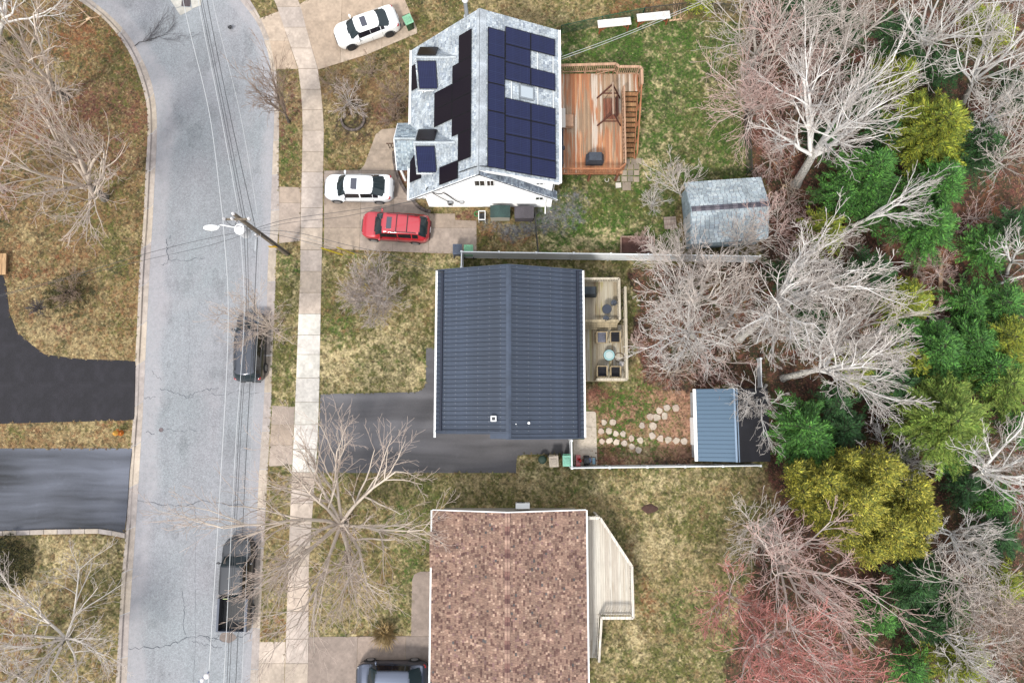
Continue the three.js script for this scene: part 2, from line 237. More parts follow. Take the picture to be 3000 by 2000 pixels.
function groundColour(x, z) { const i = clamp(Math.floor((x - GX0) / GW * TW), 0, TW - 1), j = clamp(Math.floor((z - GZ0) / GH * TH), 0, TH - 1), o = (j * TW + i) * 3; return [groundLin[o], groundLin[o + 1], groundLin[o + 2]]; }
M.turf = new THREE.MeshStandardMaterial({ map: groundMap, roughness: 1, side: THREE.DoubleSide, bumpMap: tex(512, 512, (i, j) => { const v = 128 + 200 * (vnoise(i / 2, j / 2, 256) - 0.5) + 80 * (vnoise(i / 16, j / 16, 32) - 0.5); return [v, v, v]; }, { srgb: false, rep: [10, 7] }), bumpScale: 0.02 });
{
  const E = 380, s = new THREE.Shape([[-E, -E], [E, -E], [E, E], [-E, E]].map(([x, y]) => new THREE.Vector2(x, y)));
  const hole = [...new THREE.CatmullRomCurve3(LK_OUT.map(([u, v]) => P(u, v)), false, 'centripetal').getSpacedPoints(90), ...new THREE.CatmullRomCurve3(RK_OUT.map(([u, v]) => P(u, v)), false, 'centripetal').getSpacedPoints(90).reverse()];
  s.holes.push(new THREE.Path(hole.map((p) => new THREE.Vector2(p.x, -p.z))));
  const g = new THREE.ShapeGeometry(s).rotateX(-PI / 2), p = g.attributes.position, uv = new Float32Array(p.count * 2);
  for (let i = 0; i < p.count; i++) { uv[i * 2] = (p.getX(i) - GX0) / GW; uv[i * 2 + 1] = (p.getZ(i) - GZ0) / GH; }
  g.setAttribute('uv', new THREE.BufferAttribute(uv, 2));
  struct('ground', g, M.turf, 'dry spring lawns, bare soil and leaf litter around the houses', true);
}
// ---------------------------------------------------------------- road
const ROAD_Y = -0.12;
{
  const RX = -36, RZ = -36, RW = 26, RH = 58, w = 768, h = 1700;
  const map = tex(w, h, (i, j) => {
    const x = RX + i / w * RW, z = RZ + j / h * RH, [u, v] = sheet(x, z);
    const l = edgeAt(LK_IN, v), r = edgeAt(RK_IN, v), f = clamp((u - l) / (r - l));
    let m = 1 + 0.3 * (fbm(x * 0.35, z * 0.12, 4) - 0.5) + 0.5 * (hash2(i, j) - 0.5) + 0.22 * (vnoise(i / 2.5, j / 2.5) - 0.5) - 0.14 * smooth(0.62, 0.7, fbm(x * 0.9 + 3, z * 0.55 + 8, 4)) + 0.06 * (vnoise(i / 5, j / 90) - 0.5);
    // sand and salt dust left in irregular patches along both edges
    const n = fbm(x * 0.7 + 9, z * 0.5, 5), dust = clamp((Math.max(smooth(0.22, 0.02, f), 0.8 * smooth(0.86, 0.98, f)) + n - 0.62) * 2.2) * (0.35 + 0.65 * fbm(x * 6, z * 6, 3));
    const pink = fbm(x * 0.5 + 70, z * 0.3 + 20, 3);
    const c = alb(lerp(162, 168, pink), lerp(169, 167, pink), lerp(174, 173, pink)), d = alb(194, 190, 194);
    return [0, 1, 2].map((k) => toS(lerp(c[k] * m, d[k], dust * 0.75)));
  }, { wrap: THREE.ClampToEdgeWrapping });
  const m = new THREE.MeshStandardMaterial({ map, roughness: 0.92, side: THREE.DoubleSide, bumpMap: bumpT, bumpScale: 0.006 });
  const a = spline(LK_IN, 90), b = spline(RK_IN, 90).reverse();
  const s = new THREE.Shape([...a, ...b].map((p) => new THREE.Vector2(p.x, -p.z)));
  const g = new THREE.ShapeGeometry(s).rotateX(-PI / 2).translate(0, ROAD_Y, 0), p = g.attributes.position, uv = new Float32Array(p.count * 2);
  for (let i = 0; i < p.count; i++) { uv[i * 2] = (p.getX(i) - RX) / RW; uv[i * 2 + 1] = (p.getZ(i) - RZ) / RH; }
  g.setAttribute('uv', new THREE.BufferAttribute(uv, 2));
  const road = struct('road', g, m, 'worn grey asphalt street curving away to the upper left', true);
  // cracks: narrow dark ribbons lying in the surface
  M.crack = mat(alb(92, 96, 104), { rough: 1 });
  const crack = (pts, wd, seed) => {
    const R = rng(seed), q = []; for (let i = 0; i < pts.length - 1; i++) { const n = 7; for (let k = 0; k < n; k++) { const t = k / n; q.push([lerp(pts[i][0], pts[i + 1][0], t) + (R() - 0.5) * 5, lerp(pts[i][1], pts[i + 1][1], t) + (R() - 0.5) * 9]); } } q.push(pts[pts.length - 1]);
    const p3 = q.map(([u, v]) => P(u, v, ROAD_Y + 0.005)), pos = [];
    for (let i = 0; i < p3.length - 1; i++) { const d = new V3().subVectors(p3[i + 1], p3[i]).normalize(), s1 = new V3(-d.z, 0, d.x).multiplyScalar(wd * (0.3 + R() * 0.6) / 2); const A = p3[i], B = p3[i + 1]; pos.push(...[A.clone().add(s1), A.clone().sub(s1), B.clone().sub(s1), A.clone().add(s1), B.clone().sub(s1), B.clone().add(s1)].flatMap((e) => [e.x, e.y, e.z])); }
    const cg = new THREE.BufferGeometry(); cg.setAttribute('position', new THREE.Float32BufferAttribute(pos, 3)); cg.computeVertexNormals(); part(road, 'road_crack', cg, M.crack);
  };
  [[[[400, 1467], [460, 1476], [530, 1483], [590, 1468], [680, 1478], [715, 1482]], 0.05], [[[466, 1140], [515, 1150], [545, 1164], [590, 1144], [640, 1138]], 0.045], [[[545, 1164], [620, 1155], [700, 1148], [760, 1150]], 0.035], [[[476, 1259], [520, 1261], [590, 1260]], 0.03], [[[376, 1900], [440, 1897], [500, 1888], [545, 1870], [600, 1864], [660, 1880]], 0.06], [[[545, 1870], [535, 1830], [540, 1780], [530, 1730]], 0.04], [[[560, 1880], [610, 1890], [650, 1896]], 0.04], [[[600, 1864], [620, 1880], [640, 1862], [690, 1866], [735, 1856]], 0.05], [[[487, 700], [490, 740], [494, 762]], 0.06], [[[472, 780], [494, 762], [545, 760], [600, 755]], 0.035], [[[420, 1168], [455, 1162]], 0.04], [[[428, 1264], [452, 1270]], 0.06], [[[572, 1490], [574, 1560], [570, 1640], [572, 1760], [566, 2000]], 0.02], [[[470, 1112], [440, 1085]], 0.03], [[[495, 700], [500, 690]], 0.05], [[[550, 900], [556, 1000], [548, 1100]], 0.015]].forEach(([p, wd], i) => crack(p, wd, 50 + i));
  // bare patch behind the truck, small round valve lid, drain collar with its grate
  const patchPts = []; const R = rng(7); for (let i = 0; i < 18; i++) { const a2 = i / 18 * 2 * PI, q = P(664 + Math.cos(a2) * (22 + R() * 5), 1868 + Math.sin(a2) * (13 + R() * 6)); patchPts.push([q.x, q.z]); }
  part(road, 'broken_patch', prism(patchPts, ROAD_Y, ROAD_Y + 0.006), mat(alb(150, 138, 132), { map: cloudy, bump: 0.03 }));
  const vl = P(471, 1259, ROAD_Y); part(road, 'valve_lid', [new THREE.TorusGeometry(0.12, 0.025, 6, 20).rotateX(PI / 2).translate(vl.x, ROAD_Y + 0.004, vl.z), cyl(0.11, 0.11, 0.008, vl.x, ROAD_Y, vl.z, 20)], mat(alb(120, 105, 108), { rough: 0.6 }));
  const conc = mat(alb(232, 230, 222), { map: cloudy, bump: 0.01 }), slabs = [[[497, -2], [532, -2], [530, 18], [514, 23]], [[514, 25], [532, 19], [560, 22], [561, 28], [528, 45]], [[558, -2], [590, -2], [588, 15], [562, 25]], [[480, -40], [500, -60], [590, -60], [592, -4], [498, -4]]];
  for (const s2 of slabs) part(road, 'concrete_collar', prism(outline(s2, ROAD_Y), ROAD_Y - 0.05, ROAD_Y + 0.012), conc);
  const gr = mat(alb(112, 100, 104), { rough: 0.7, metal: 0.3 });
  for (let i = 0; i < 6; i++) part(road, 'drain_bar', prism(outline([[533 + i * 4, -22], [535.6 + i * 4, -22], [535.6 + i * 4, 18], [533 + i * 4, 18]], ROAD_Y), ROAD_Y, ROAD_Y + 0.02), gr);
  part(road, 'drain_frame', prism(outline([[531, -24], [559, -24], [557, 19], [531, 18]], ROAD_Y), ROAD_Y - 0.05, ROAD_Y + 0.003), mat(alb(70, 62, 64), { rough: 0.8 }));
}
// ---------------------------------------------------------------- kerbs, cast in lengths with open joints
M.kerb = [mat(alb(212, 200, 190), { map: cloudy, bump: 0.015 }), mat(alb(222, 208, 192), { map: cloudy, bump: 0.015 }), mat(alb(204, 194, 190), { map: cloudy, bump: 0.015 })];
function kerb(name, label, inn, out, drops) {
  const N = 140, a = spline(inn, N), b = spline(out, N), g0 = new THREE.Group(); g0.name = name; g0.userData = { kind: 'structure', label, category: 'kerb' }; scene.add(g0);
  const per = 5; let idx = 0;
  for (let i = 0; i + per <= N; i += per) {
    const pos = [], R = rng(900 + i);
    const row = (k, e) => {
      const A = a[k].clone().lerp(a[Math.min(N, k + 1)], e), B = b[k].clone().lerp(b[Math.min(N, k + 1)], e), uvp = sheet(B.x, B.z), low = drops.some(([v0, v1]) => uvp[1] > v0 && uvp[1] < v1);
      const top = low ? -0.05 : 0.018, gut = -0.108 + 0.004 * R();
      const q = (t, y) => { const p = A.clone().lerp(B, t); p.y = y; return p; };
      return [q(0, -0.2), q(0, -0.113), q(0.56, gut), q(0.62, top - 0.012), q(0.66, top), q(0.97, top), q(1.0, top - 0.015), q(1.0, -0.2)];
    };
    const rows = []; for (let k = 0; k <= per; k++) rows.push(row(i + k, k === 0 ? 0.03 : 0)); rows[per] = row(i + per - 1, 0.97);
    for (let k = 0; k < per; k++) for (let m = 0; m < 7; m++) pos.push(...[rows[k][m], rows[k + 1][m], rows[k + 1][m + 1], rows[k][m], rows[k + 1][m + 1], rows[k][m + 1]].flatMap((p) => [p.x, p.y, p.z]));
    const g = new THREE.BufferGeometry(); g.setAttribute('position', new THREE.Float32BufferAttribute(pos, 3)); g.computeVertexNormals();
    part(g0, 'kerb_length', g, M.kerb[idx++ % 3]);
  }
}
kerb('kerb_west', 'pale concrete kerb and gutter along the west side of the street', LK_IN, LK_OUT, [[1065, 1225], [1325, 1550]]);
kerb('kerb_east', 'pale concrete kerb and gutter along the east side of the street', RK_IN, RK_OUT, [[55, 200], [555, 705], [1195, 1360], [1885, 2300]]);
// ---------------------------------------------------------------- sidewalk slabs, driveways, aprons
const tones = (list, o = {}) => list.map((c) => mat(alb(...c), { map: cloudy, bump: 0.008, ...o }));
M.walk = tones([[226, 208, 192], [220, 204, 188], [230, 214, 200], [222, 208, 198]]); M.walkNew = tones([[252, 248, 240], [255, 250, 244]]);
M.drive = tones([[202, 184, 166], [196, 178, 162], [208, 190, 172], [198, 182, 170]]);
M.driveTop = tones([[222, 200, 178], [214, 192, 170], [226, 206, 186]]); M.driveBrown = tones([[176, 160, 150], [184, 166, 154], [168, 154, 146]]);
function pavement(name, label) { const g = new THREE.Group(); g.name = name; g.userData = { kind: 'structure', label, category: name.replace(/_/g, ' ').split(' ').slice(-2).join(' ') }; scene.add(g); return g; }
function shrink(pts, d) { const n = pts.length, cx = pts.reduce((s, p) => s + p[0], 0) / n, cz = pts.reduce((s, p) => s + p[1], 0) / n; return pts.map(([x, z]) => { const l = Math.hypot(x - cx, z - cz); return [cx + (x - cx) * (1 - d / l), cz + (z - cz) * (1 - d / l)]; }); }
{
  const walk = pavement('sidewalk', 'concrete sidewalk of square slabs with a newer white stretch'); const R = rng(3);
  const J = [-170, -100, -40, 20, 80, 141, 201, 262, 322, 382, 444, 504, 549, 609, 668, 732, 795, 857, 919, 981, 1038, 1107, 1178, 1243, 1315, 1383, 1432, 1474, 1536, 1598, 1657, 1720, 1790, 1871, 1943, 2010, 2080, 2160, 2250];
  J.slice(0, -1).forEach((v0, i) => { const v1 = J[i + 1], isNew = v0 >= 919 && v0 < 1383; const q = shrink(outline([[edgeAt(SW_L, v0), v0], [edgeAt(SW_R, v0), v0], [edgeAt(SW_R, v1), v1], [edgeAt(SW_L, v1), v1]]), 0.016); part(walk, 'slab', prism(q, -0.1, 0.03 + R() * 0.006, 0.008), isNew ? M.walkNew[i % 2] : M.walk[Math.floor(R() * 4)]); });
}
// clip a polygon (x, z) to a half plane a x + b z <= c
function clip(pts, a, b, c) { const o = []; for (let i = 0; i < pts.length; i++) { const p = pts[i], q = pts[(i + 1) % pts.length], dp = a * p[0] + b * p[1] - c, dq = a * q[0] + b * q[1] - c; if (dp <= 0) o.push(p); if ((dp < 0 && dq > 0) || (dp > 0 && dq < 0)) { const t = dp / (dp - dq); o.push([lerp(p[0], q[0], t), lerp(p[1], q[1], t)]); } } return o; }
function slabbed(name, label, poly, y, mats, us, vs, seed) { // cut a paved area by joints at sheet columns us and rows vs
  const g = pavement(name, label), R = rng(seed), base = outline(poly), X = us.map((u) => P(u, vs[Math.floor(vs.length / 2)]).x), Z = vs.map((v) => P(1500, v).z);
  for (let i = 0; i < X.length - 1; i++) for (let j = 0; j < Z.length - 1; j++) {
    let q = clip(clip(clip(clip(base, -1, 0, -X[i] - 0.008), 1, 0, X[i + 1] - 0.008), 0, -1, -Z[j] - 0.008), 0, 1, Z[j + 1] - 0.008);
    if (q.length > 2) part(g, 'slab', prism(q, -0.1, y + R() * 0.005), mats[Math.floor(R() * mats.length)]);
  }
  return g;
}
slabbed('driveway_white_house', 'tan concrete driveway with two parked cars beside the white house', DRIVE_WHITE, 0.024, M.drive, [940, 1057, 1153, 1257, 1400], [370, 440, 500, 583, 667, 750], 11);
slabbed('driveway_top', 'cream concrete driveway at the top with the white coupe', [[876, 14], [967, -45], [1165, -60], [1186, 0], [1221, 84], [1222, 97], [1074, 160], [932, 204], [902, 100]], 0.024, M.driveTop, [860, 1000, 1120, 1240], [-80, 62, 220], 12);
slabbed('driveway_apron', 'cream concrete crossing from street to the top driveway', [[763, 53], [817, 33], [838, 100], [872, 202], [806, 202], [788, 110]], 0.014, M.driveTop, [740, 900], [0, 120, 230], 13);
slabbed('apron_white_house', 'tan concrete crossing at the driveway with the white sedan', APRON_W, 0.012, M.drive, [800, 900], [530, 594, 730], 14);
slabbed('apron_blue_house', 'tan concrete crossing in front of the blue roofed house', APRON_B, 0.012, M.drive, [770, 880], [1170, 1244, 1304, 1380], 15);
slabbed('apron_brown_house', 'tan concrete crossing at the bottom of the street', APRON_N, 0.012, M.walk, [730, 850], [1860, 1943, 2050, 2250], 16);
slabbed('driveway_brown_house', 'dull brownish concrete driveway beside the shingled house', DRIVE_BROWN, 0.024, M.driveBrown, [890, 1043, 1186, 1300], [1660, 1864, 2040, 2230], 17);
M.asphaltNew = mat(alb(46, 44, 51), { map: speckle, rough: 0.95, bump: 0.008 });
function asphaltMap(x0, z0, w, d, c, seed, amp) { // sealed asphalt with brushed streaks along x, in site metres
  const t = tex(768, 384, (i, j) => { const x = x0 + i / 768 * w, z = z0 + j / 384 * d, wv = 0.5 * fbm(x * 0.3, z * 0.4 + seed, 3), s = fbm(x * 0.12 + seed, (z + wv) * 1.5, 4) - 0.5, m = 1 + amp * (1.5 * s + 0.5 * (fbm(x * 0.35 + 5, z * 0.5 + seed, 3) - 0.5)) + 0.22 * (hash2(i, j) - 0.5) + 0.5 * amp * Math.max(0, fbm(x * 2.2, z * 2.2 + seed, 3) - 0.66); return c.map((k) => toS(lin(k) / EXP * m)); }, { wrap: THREE.MirroredRepeatWrapping });
  t.repeat.set(1 / w, 1 / d); t.offset.set(-x0 / w, -z0 / d); return new THREE.MeshStandardMaterial({ map: t, roughness: 0.85, side: THREE.DoubleSide, bumpMap: bumpT, bumpScale: 0.006 });
}
M.asphaltBlue = asphaltMap(-13.5, -6, 18, 9.5, [114, 112, 116], 3, 0.7); M.asphaltOld = asphaltMap(-36, 0, 13, 7.5, [98, 102, 114], 8, 1.3);
struct('driveway_blue_house', prism(outline(DRIVE_BLUE), -0.1, 0.012), M.asphaltBlue, 'dark sealed asphalt driveway wrapping under the blue metal roof');
struct('driveway_west_upper', prism(outline(DRIVE_L1), -0.1, 0.012), M.asphaltNew, 'black fresh asphalt driveway on the west side');
struct('driveway_west_lower', prism(outline(DRIVE_L2), -0.1, 0.012), M.asphaltOld, 'worn streaky grey asphalt driveway on the west side');
{ // pale edging stones below the lower west driveway
  const e = pavement('driveway_edging', 'pale cast edging along the foot of the worn west driveway'), top = [[-60, 1556], [0, 1555], [150, 1550], [299, 1548], [364, 1561]];
  for (let i = 0; i < 10; i++) { const u0 = -30 + i * 40, u1 = Math.min(u0 + 39, 367), f = (u) => { for (let k = 0; k < top.length - 1; k++) if (u <= top[k + 1][0] || k === top.length - 2) return lerp(top[k][1], top[k + 1][1], (u - top[k][0]) / (top[k + 1][0] - top[k][0])); }; part(e, 'edging_stone', prism(outline([[u0, f(u0)], [u1, f(u1)], [u1, f(u1) + 14], [u0, f(u0) + 14]]), -0.1, 0.12, 0.015), M.kerb[i % 3]); }
}
// concrete pad beside the blue house
slabbed('side_patio', 'white concrete pad beside the blue house holding the snow blower', [[1680, 1287], [1712, 1287], [1712, 1205], [1746, 1205], [1750, 1362], [1680, 1362]], 0.02, tones([[248, 244, 236], [226, 214, 198]]), [1660, 1760], [1195, 1250, 1380], 18);
// ---------------------------------------------------------------- roofs of laid shingles
M.white = mat([0.86, 0.86, 0.86], { rough: 0.7 });
M.trim = mat([0.82, 0.82, 0.82], { rough: 0.55 });
M.glassDark = mat([0.02, 0.025, 0.03], { rough: 0.08, coat: 0.6 });
M.darkMetal = mat([0.02, 0.021, 0.024], { rough: 0.5 });
M.panelFrame = mat([0.006, 0.006, 0.008], { rough: 0.5, specularIntensity: 0.4 });
M.galv = mat([0.42, 0.43, 0.44], { rough: 0.4, metal: 0.7 });
class Slope { // a roof plane: o at the ridge end, e along the ridge, s down the slope
  constructor(o, e, s) { this.o = o; this.e = e.clone().normalize(); this.s = s.clone().normalize(); this.n = new V3().crossVectors(this.e, this.s).normalize(); if (this.n.y < 0) this.n.negate(); }
  at(a, b, lift = 0) { return this.o.clone().addScaledVector(this.e, a).addScaledVector(this.s, b).addScaledVector(this.n, lift); }
  plate(a0, a1, b0, b1, lift, t) { return slabQuad(this.at(a0, b0, lift), this.at(a1, b0, lift), this.at(a1, b1, lift), this.at(a0, b1, lift), t); }
}
function shingles(roof, S, len, run, { exp = 0.14, wmin = 0.13, wmax = 0.24, pal, seed = 1, keep = null, picks = 0, gap = 0.016, jag = 0.03 }) {
  const R = rng(seed), pos = [], col = [], uv = [], rows = Math.floor(run / exp), off = OFF.get(roof), cum = []; let tot = 0;
  for (const p of pal) { tot += p[3]; cum.push(tot); }
  const pick = () => { const r = R() * tot; return pal[cum.findIndex((c) => r <= c)]; };
  const Q = [wmin, (wmin + wmax) / 2, wmax], mats = picks ? pal.map((p) => mat(alb(p[0], p[1], p[2]), { map: speckle, bump: 0.006 })) : null, geos = [];
  const corner = (a0, a1, b0, b1) => [S.at(a0, b0, 0.004), S.at(a1, b0, 0.004), S.at(a1, b1, 0.028), S.at(a0, b1, 0.028), S.at(a1, b1, 0), S.at(a0, b1, 0), S.at(a1, b0, 0), S.at(a0, b0, 0)];
  const faces = [[0, 1, 2, 3], [3, 2, 4, 5], [0, 3, 5, 7], [2, 1, 6, 4]];
  let made = 0;
  for (let r = 0; r < rows; r++) {
    const b1 = (r + 1) * exp + (run - rows * exp), b0 = b1 - exp;
    let a = -R() * wmax;
    while (a < len) {
      const big = picks && made < picks, w = big ? Q[Math.floor(R() * 3)] : lerp(wmin, wmax, R()), a0 = Math.max(0, a), a1 = Math.min(len, a + w - gap); a += w;
      if (a1 - a0 < 0.03 || (keep && !keep((a0 + a1) / 2, (b0 + b1) / 2))) continue;
      const c = pick(), cut = Math.max(0, b0 + (R() < 0.5 ? 0 : jag)) * 1;
      if (big && a0 > 0 && a1 < len && Math.abs(a1 - a0 - (w - gap)) < 1e-6) {
        const qi = Q.indexOf(w), key = qi; made++;
        if (!geos[key]) { const L = new Slope(new V3(), new V3(1, 0, 0), new V3(0, 0, 1)), k = (a_, b_, l) => L.at(a_, b_, l), cs = [k(0, 0, 0.004), k(w - gap, 0, 0.004), k(w - gap, exp, 0.028), k(0, exp, 0.028), k(w - gap, exp, 0), k(0, exp, 0), k(w - gap, 0, 0), k(0, 0, 0)]; geos[key] = join(faces.map((f) => quad(cs[f[0]], cs[f[1]], cs[f[2]], cs[f[3]]))); }
        const m = shadows(new THREE.Mesh(geos[key], mats[pal.indexOf(c)])); m.name = 'shingle';
        const z = S.s, x = S.e, y = S.n; m.quaternion.setFromRotationMatrix(new THREE.Matrix4().makeBasis(new V3().crossVectors(y, z), y, z));
        const flip = new V3().crossVectors(y, z).dot(x) < 0; m.position.copy(S.at(flip ? a1 : a0, b0, 0.001)).sub(off); roof.add(m); continue;
      }
      const cs = corner(a0, a1, b0, b1), k = 0.9 + 0.2 * R(), rgb = alb(c[0], c[1], c[2]);
      for (const f of faces) for (const i of [0, 1, 2, 0, 2, 3]) { const p = cs[f[i]]; pos.push(p.x - off.x, p.y - off.y, p.z - off.z); col.push(rgb[0] * k, rgb[1] * k, rgb[2] * k); uv.push(a0 + (i % 2) * w, b0 + (i > 1 ? exp : 0)); }
    }
  }
  const g = new THREE.BufferGeometry(); g.setAttribute('position', new THREE.Float32BufferAttribute(pos, 3)); g.setAttribute('color', new THREE.Float32BufferAttribute(col, 3)); g.setAttribute('uv', new THREE.Float32BufferAttribute(uv, 2)); g.computeVertexNormals();
  const m = shadows(new THREE.Mesh(g, M.shingle)); m.name = 'shingle_courses'; m.userData = { kind: 'stuff' }; roof.add(m);
}
M.shingle = new THREE.MeshStandardMaterial({ color: new THREE.Color(1.5, 1.5, 1.5), vertexColors: true, roughness: 0.95, side: THREE.DoubleSide, map: speckle });
const PALE = [[204, 214, 223, 5], [214, 223, 230, 3.4], [224, 232, 238, 2], [168, 178, 192, 1.2], [190, 201, 213, 3]];
const BROWN = [[168, 136, 120, 9], [178, 144, 126, 6], [206, 173, 152, 2.4], [122, 90, 82, 2.8], [146, 114, 102, 3], [104, 100, 100, 0.25], [156, 122, 116, 1]];

// ---------------------------------------------------------------- solar panel, shared by all arrays
M.cellSkySheen = mat([0.013, 0.017, 0.044], { rough: 0.3, specularIntensity: 0.45, map: tex(128, 128, (i, j) => { const l = i % 14 < 2 || j % 64 < 2; const v = 195 + 14 * (hash2(i, j) - 0.5) + 20 * (vnoise(i / 32, j / 32, 4) - 0.5); return l ? [240, 250, 255] : [v * 0.8, v * 0.82, v]; }, { rep: [1, 1] }) });  // same black cells with the blue sky sheen painted into their colour
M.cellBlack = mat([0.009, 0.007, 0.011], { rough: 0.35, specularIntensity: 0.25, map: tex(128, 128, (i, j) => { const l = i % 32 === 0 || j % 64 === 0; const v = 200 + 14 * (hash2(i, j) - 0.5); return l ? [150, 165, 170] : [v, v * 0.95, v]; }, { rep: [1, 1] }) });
function solar(parent, S, a0, a1, b0, b1, cells) { // one module lying on rails above slope S
  const f = 0.03, lift = 0.13, fr = part(parent, 'solar_panel', [S.plate(a0, a1, b0, b0 + f, lift, 0.04), S.plate(a0, a1, b1 - f, b1, lift, 0.04), S.plate(a0, a0 + f, b0 + f, b1 - f, lift, 0.04), S.plate(a1 - f, a1, b0 + f, b1 - f, lift, 0.04)], M.panelFrame);
  const off = OFF.get(parent), g = flat(S.plate(a0 + f, a1 - f, b0 + f, b1 - f, lift - 0.004, 0.03)), p = g.attributes.position, uv = g.attributes.uv, q = new V3();
  for (let i = 0; i < p.count; i++) { q.fromBufferAttribute(p, i).sub(S.o); uv.setXY(i, q.dot(S.e) - a0, q.dot(S.s) - b0); }
  g.translate(-off.x, -off.y, -off.z); const m = shadows(new THREE.Mesh(g, cells)); m.name = 'cells'; fr.add(m);
  return fr;
}
// ---------------------------------------------------------------- white cape house with the solar arrays
{
  const X0 = -6.75, XR = -1.95, X1 = 2.95, ZN = -24.75, ZS = -14.35, HR = 7.3, HE = 2.6, HD = 5.0;
  const H = thing('white_house', 'white cape house under pale grey shingles covered with solar panels', 'house', new V3(-1.9, 0, -19.5));
  const k = (HR - HE) / (XR - X0), wy = (x) => HR - 0.14 - k * Math.abs(x - XR) * (x < XR ? 1 : (XR - X0) / (X1 - XR)) ;
  const gable = (z, t) => panelPrism([new V3(-5.75, -0.05, z), new V3(2.7, -0.05, z), new V3(2.7, wy(2.7) , z), new V3(XR, wy(XR), z), new V3(-5.75, wy(-5.75), z)], new V3(0, 0, t));
  // clapboard boards on the south gable, each its own strip
  const wall = part(H, 'wall', [gable(-14.75, -0.1), gable(-24.4, 0.1), box(-5.75, -5.65, -0.05, 3.3, -24.3, -14.85), box(2.6, 2.7, -0.05, 4.9, -24.3, -14.85)], M.white);
  for (let y = 0.0; y < 7.0; y += 0.2) {
    const xl = Math.max(-5.76, XR - (HR - 0.14 - (y + 0.2)) / k), xr = Math.min(2.71, XR + (HR - 0.14 - (y + 0.2)) / (k * (XR - X0) / (X1 - XR)));
    if (xr - xl > 0.3) part(wall, 'clapboard', panelPrism([new V3(xl, y, -14.715), new V3(xr, y, -14.715), new V3(xr, y + 0.195, -14.745), new V3(xl, y + 0.195, -14.745)], new V3(0, 0, -0.02)), M.white);
  }
  part(H, 'foundation', box(-5.7, 2.65, -0.1, 0.32, -24.35, -14.8), mat(alb(186, 178, 168), { map: cloudy }));
  const win = (u0, u1, y0, y1, z) => { const f = part(H, 'window', [box(u0 - 0.07, u1 + 0.07, y0 - 0.07, y0, z - 0.05, z + 0.05), box(u0 - 0.07, u1 + 0.07, y1, y1 + 0.07, z - 0.05, z + 0.05), box(u0 - 0.07, u0, y0, y1, z - 0.05, z + 0.05), box(u1, u1 + 0.07, y0, y1, z - 0.05, z + 0.05), box((u0 + u1) / 2 - 0.02, (u0 + u1) / 2 + 0.02, y0, y1, z - 0.04, z + 0.04)], M.trim); part(f, 'pane', box(u0, u1, y0, y1, z - 0.02, z + 0.015), M.glassDark); };
  win(-2.32, -1.72, 4.35, 5.35, -14.7); win(-1.55, -1.15, 4.35, 5.35, -14.7); win(1.6, 2.05, 1.6, 2.2, -14.7);
  // roof planes
  const SW = new Slope(new V3(XR, HR, ZN), new V3(0, 0, 1), new V3(X0 - XR, HE - HR, 0)), LW = Math.hypot(X0 - XR, HE - HR);
  const SL = new Slope(new V3(XR, HR - 0.02, ZN), new V3(0, 0, 1), new V3(X1 - XR, HE - HR, 0)), LL = Math.hypot(X1 - XR, HE - HR);
  const SD = new Slope(new V3(XR, HR, ZN + 0.02), new V3(0, 0, 1), new V3(X1 - XR, HD - HR, 0)), LD = Math.hypot(X1 - XR, HD - HR), LEN = ZS - ZN, LEND = LEN - 0.26;
  const sheath = mat(alb(120, 124, 130), { rough: 1 });
  const rw = part(H, 'roof', SW.plate(0, LEN, 0, LW, 0, 0.12), sheath); shingles(rw, SW, LEN, LW, { pal: PALE, seed: 21 });
  const rl = part(H, 'lower_roof', SL.plate(LEN - 0.62, LEN, 0, LL, 0, 0.12), sheath); shingles(rl, new Slope(SL.at(LEN - 0.62, 0), SL.e, SL.s), 0.62, LL, { pal: [[150, 162, 178, 3], [176, 188, 202, 3], [120, 130, 146, 2]], seed: 22 });
  const rd = part(H, 'rear_roof', SD.plate(0, LEND, 0, LD, 0, 0.14), sheath); shingles(rd, SD, LEND, LD, { pal: PALE, seed: 23 });
  part(H, 'ridge_cap', [0, 1].map((i) => { const s = i ? SD : SW; return s.plate(0, i ? LEND : LEN, 0, i ? 0.42 : 0.2, 0.045, 0.03); }), mat(alb(206, 214, 222), { map: speckle, bump: 0.01 }));
  part(H, 'rear_wall_cheek', panelPrism([new V3(XR, HR - 0.3, -14.85), new V3(2.68, 2.75, -14.85), new V3(2.68, HD - 0.05, -14.85)], new V3(0, 0, -0.1)), M.white);
  win(1.55, 1.95, 4.2, 4.55, -14.83);
  part(H, 'rake_board', [bar(new V3(X0, HE - 0.1, ZS - 0.03), new V3(XR, HR - 0.1, ZS - 0.03), 0.05, 0.18), bar(new V3(X1, HE - 0.12, ZS - 0.03), new V3(XR, HR - 0.14, ZS - 0.03), 0.05, 0.18)], M.trim);
  part(H, 'rake_board', [bar(new V3(X0, HE - 0.1, ZN + 0.03), new V3(XR, HR - 0.1, ZN + 0.03), 0.05, 0.16), bar(new V3(X1, HD - 0.1, ZN + 0.03), new V3(XR, HR - 0.1, ZN + 0.03), 0.05, 0.16)], M.trim);
  part(H, 'rake_board', bar(new V3(X1, HD - 0.08, ZS - 0.26), new V3(XR, HR - 0.08, ZS - 0.26), 0.05, 0.2), M.trim);
  part(H, 'soffit', box(-6.7, -5.7, 2.42, 2.5, -24.6, -14.5), M.trim);
  const gutter = (x, y, z0, z1) => part(H, 'gutter', [box(x - 0.06, x + 0.06, y - 0.1, y - 0.08, z0, z1), box(x - 0.07, x - 0.05, y - 0.1, y, z0, z1), box(x + 0.05, x + 0.07, y - 0.1, y, z0, z1)], M.trim);
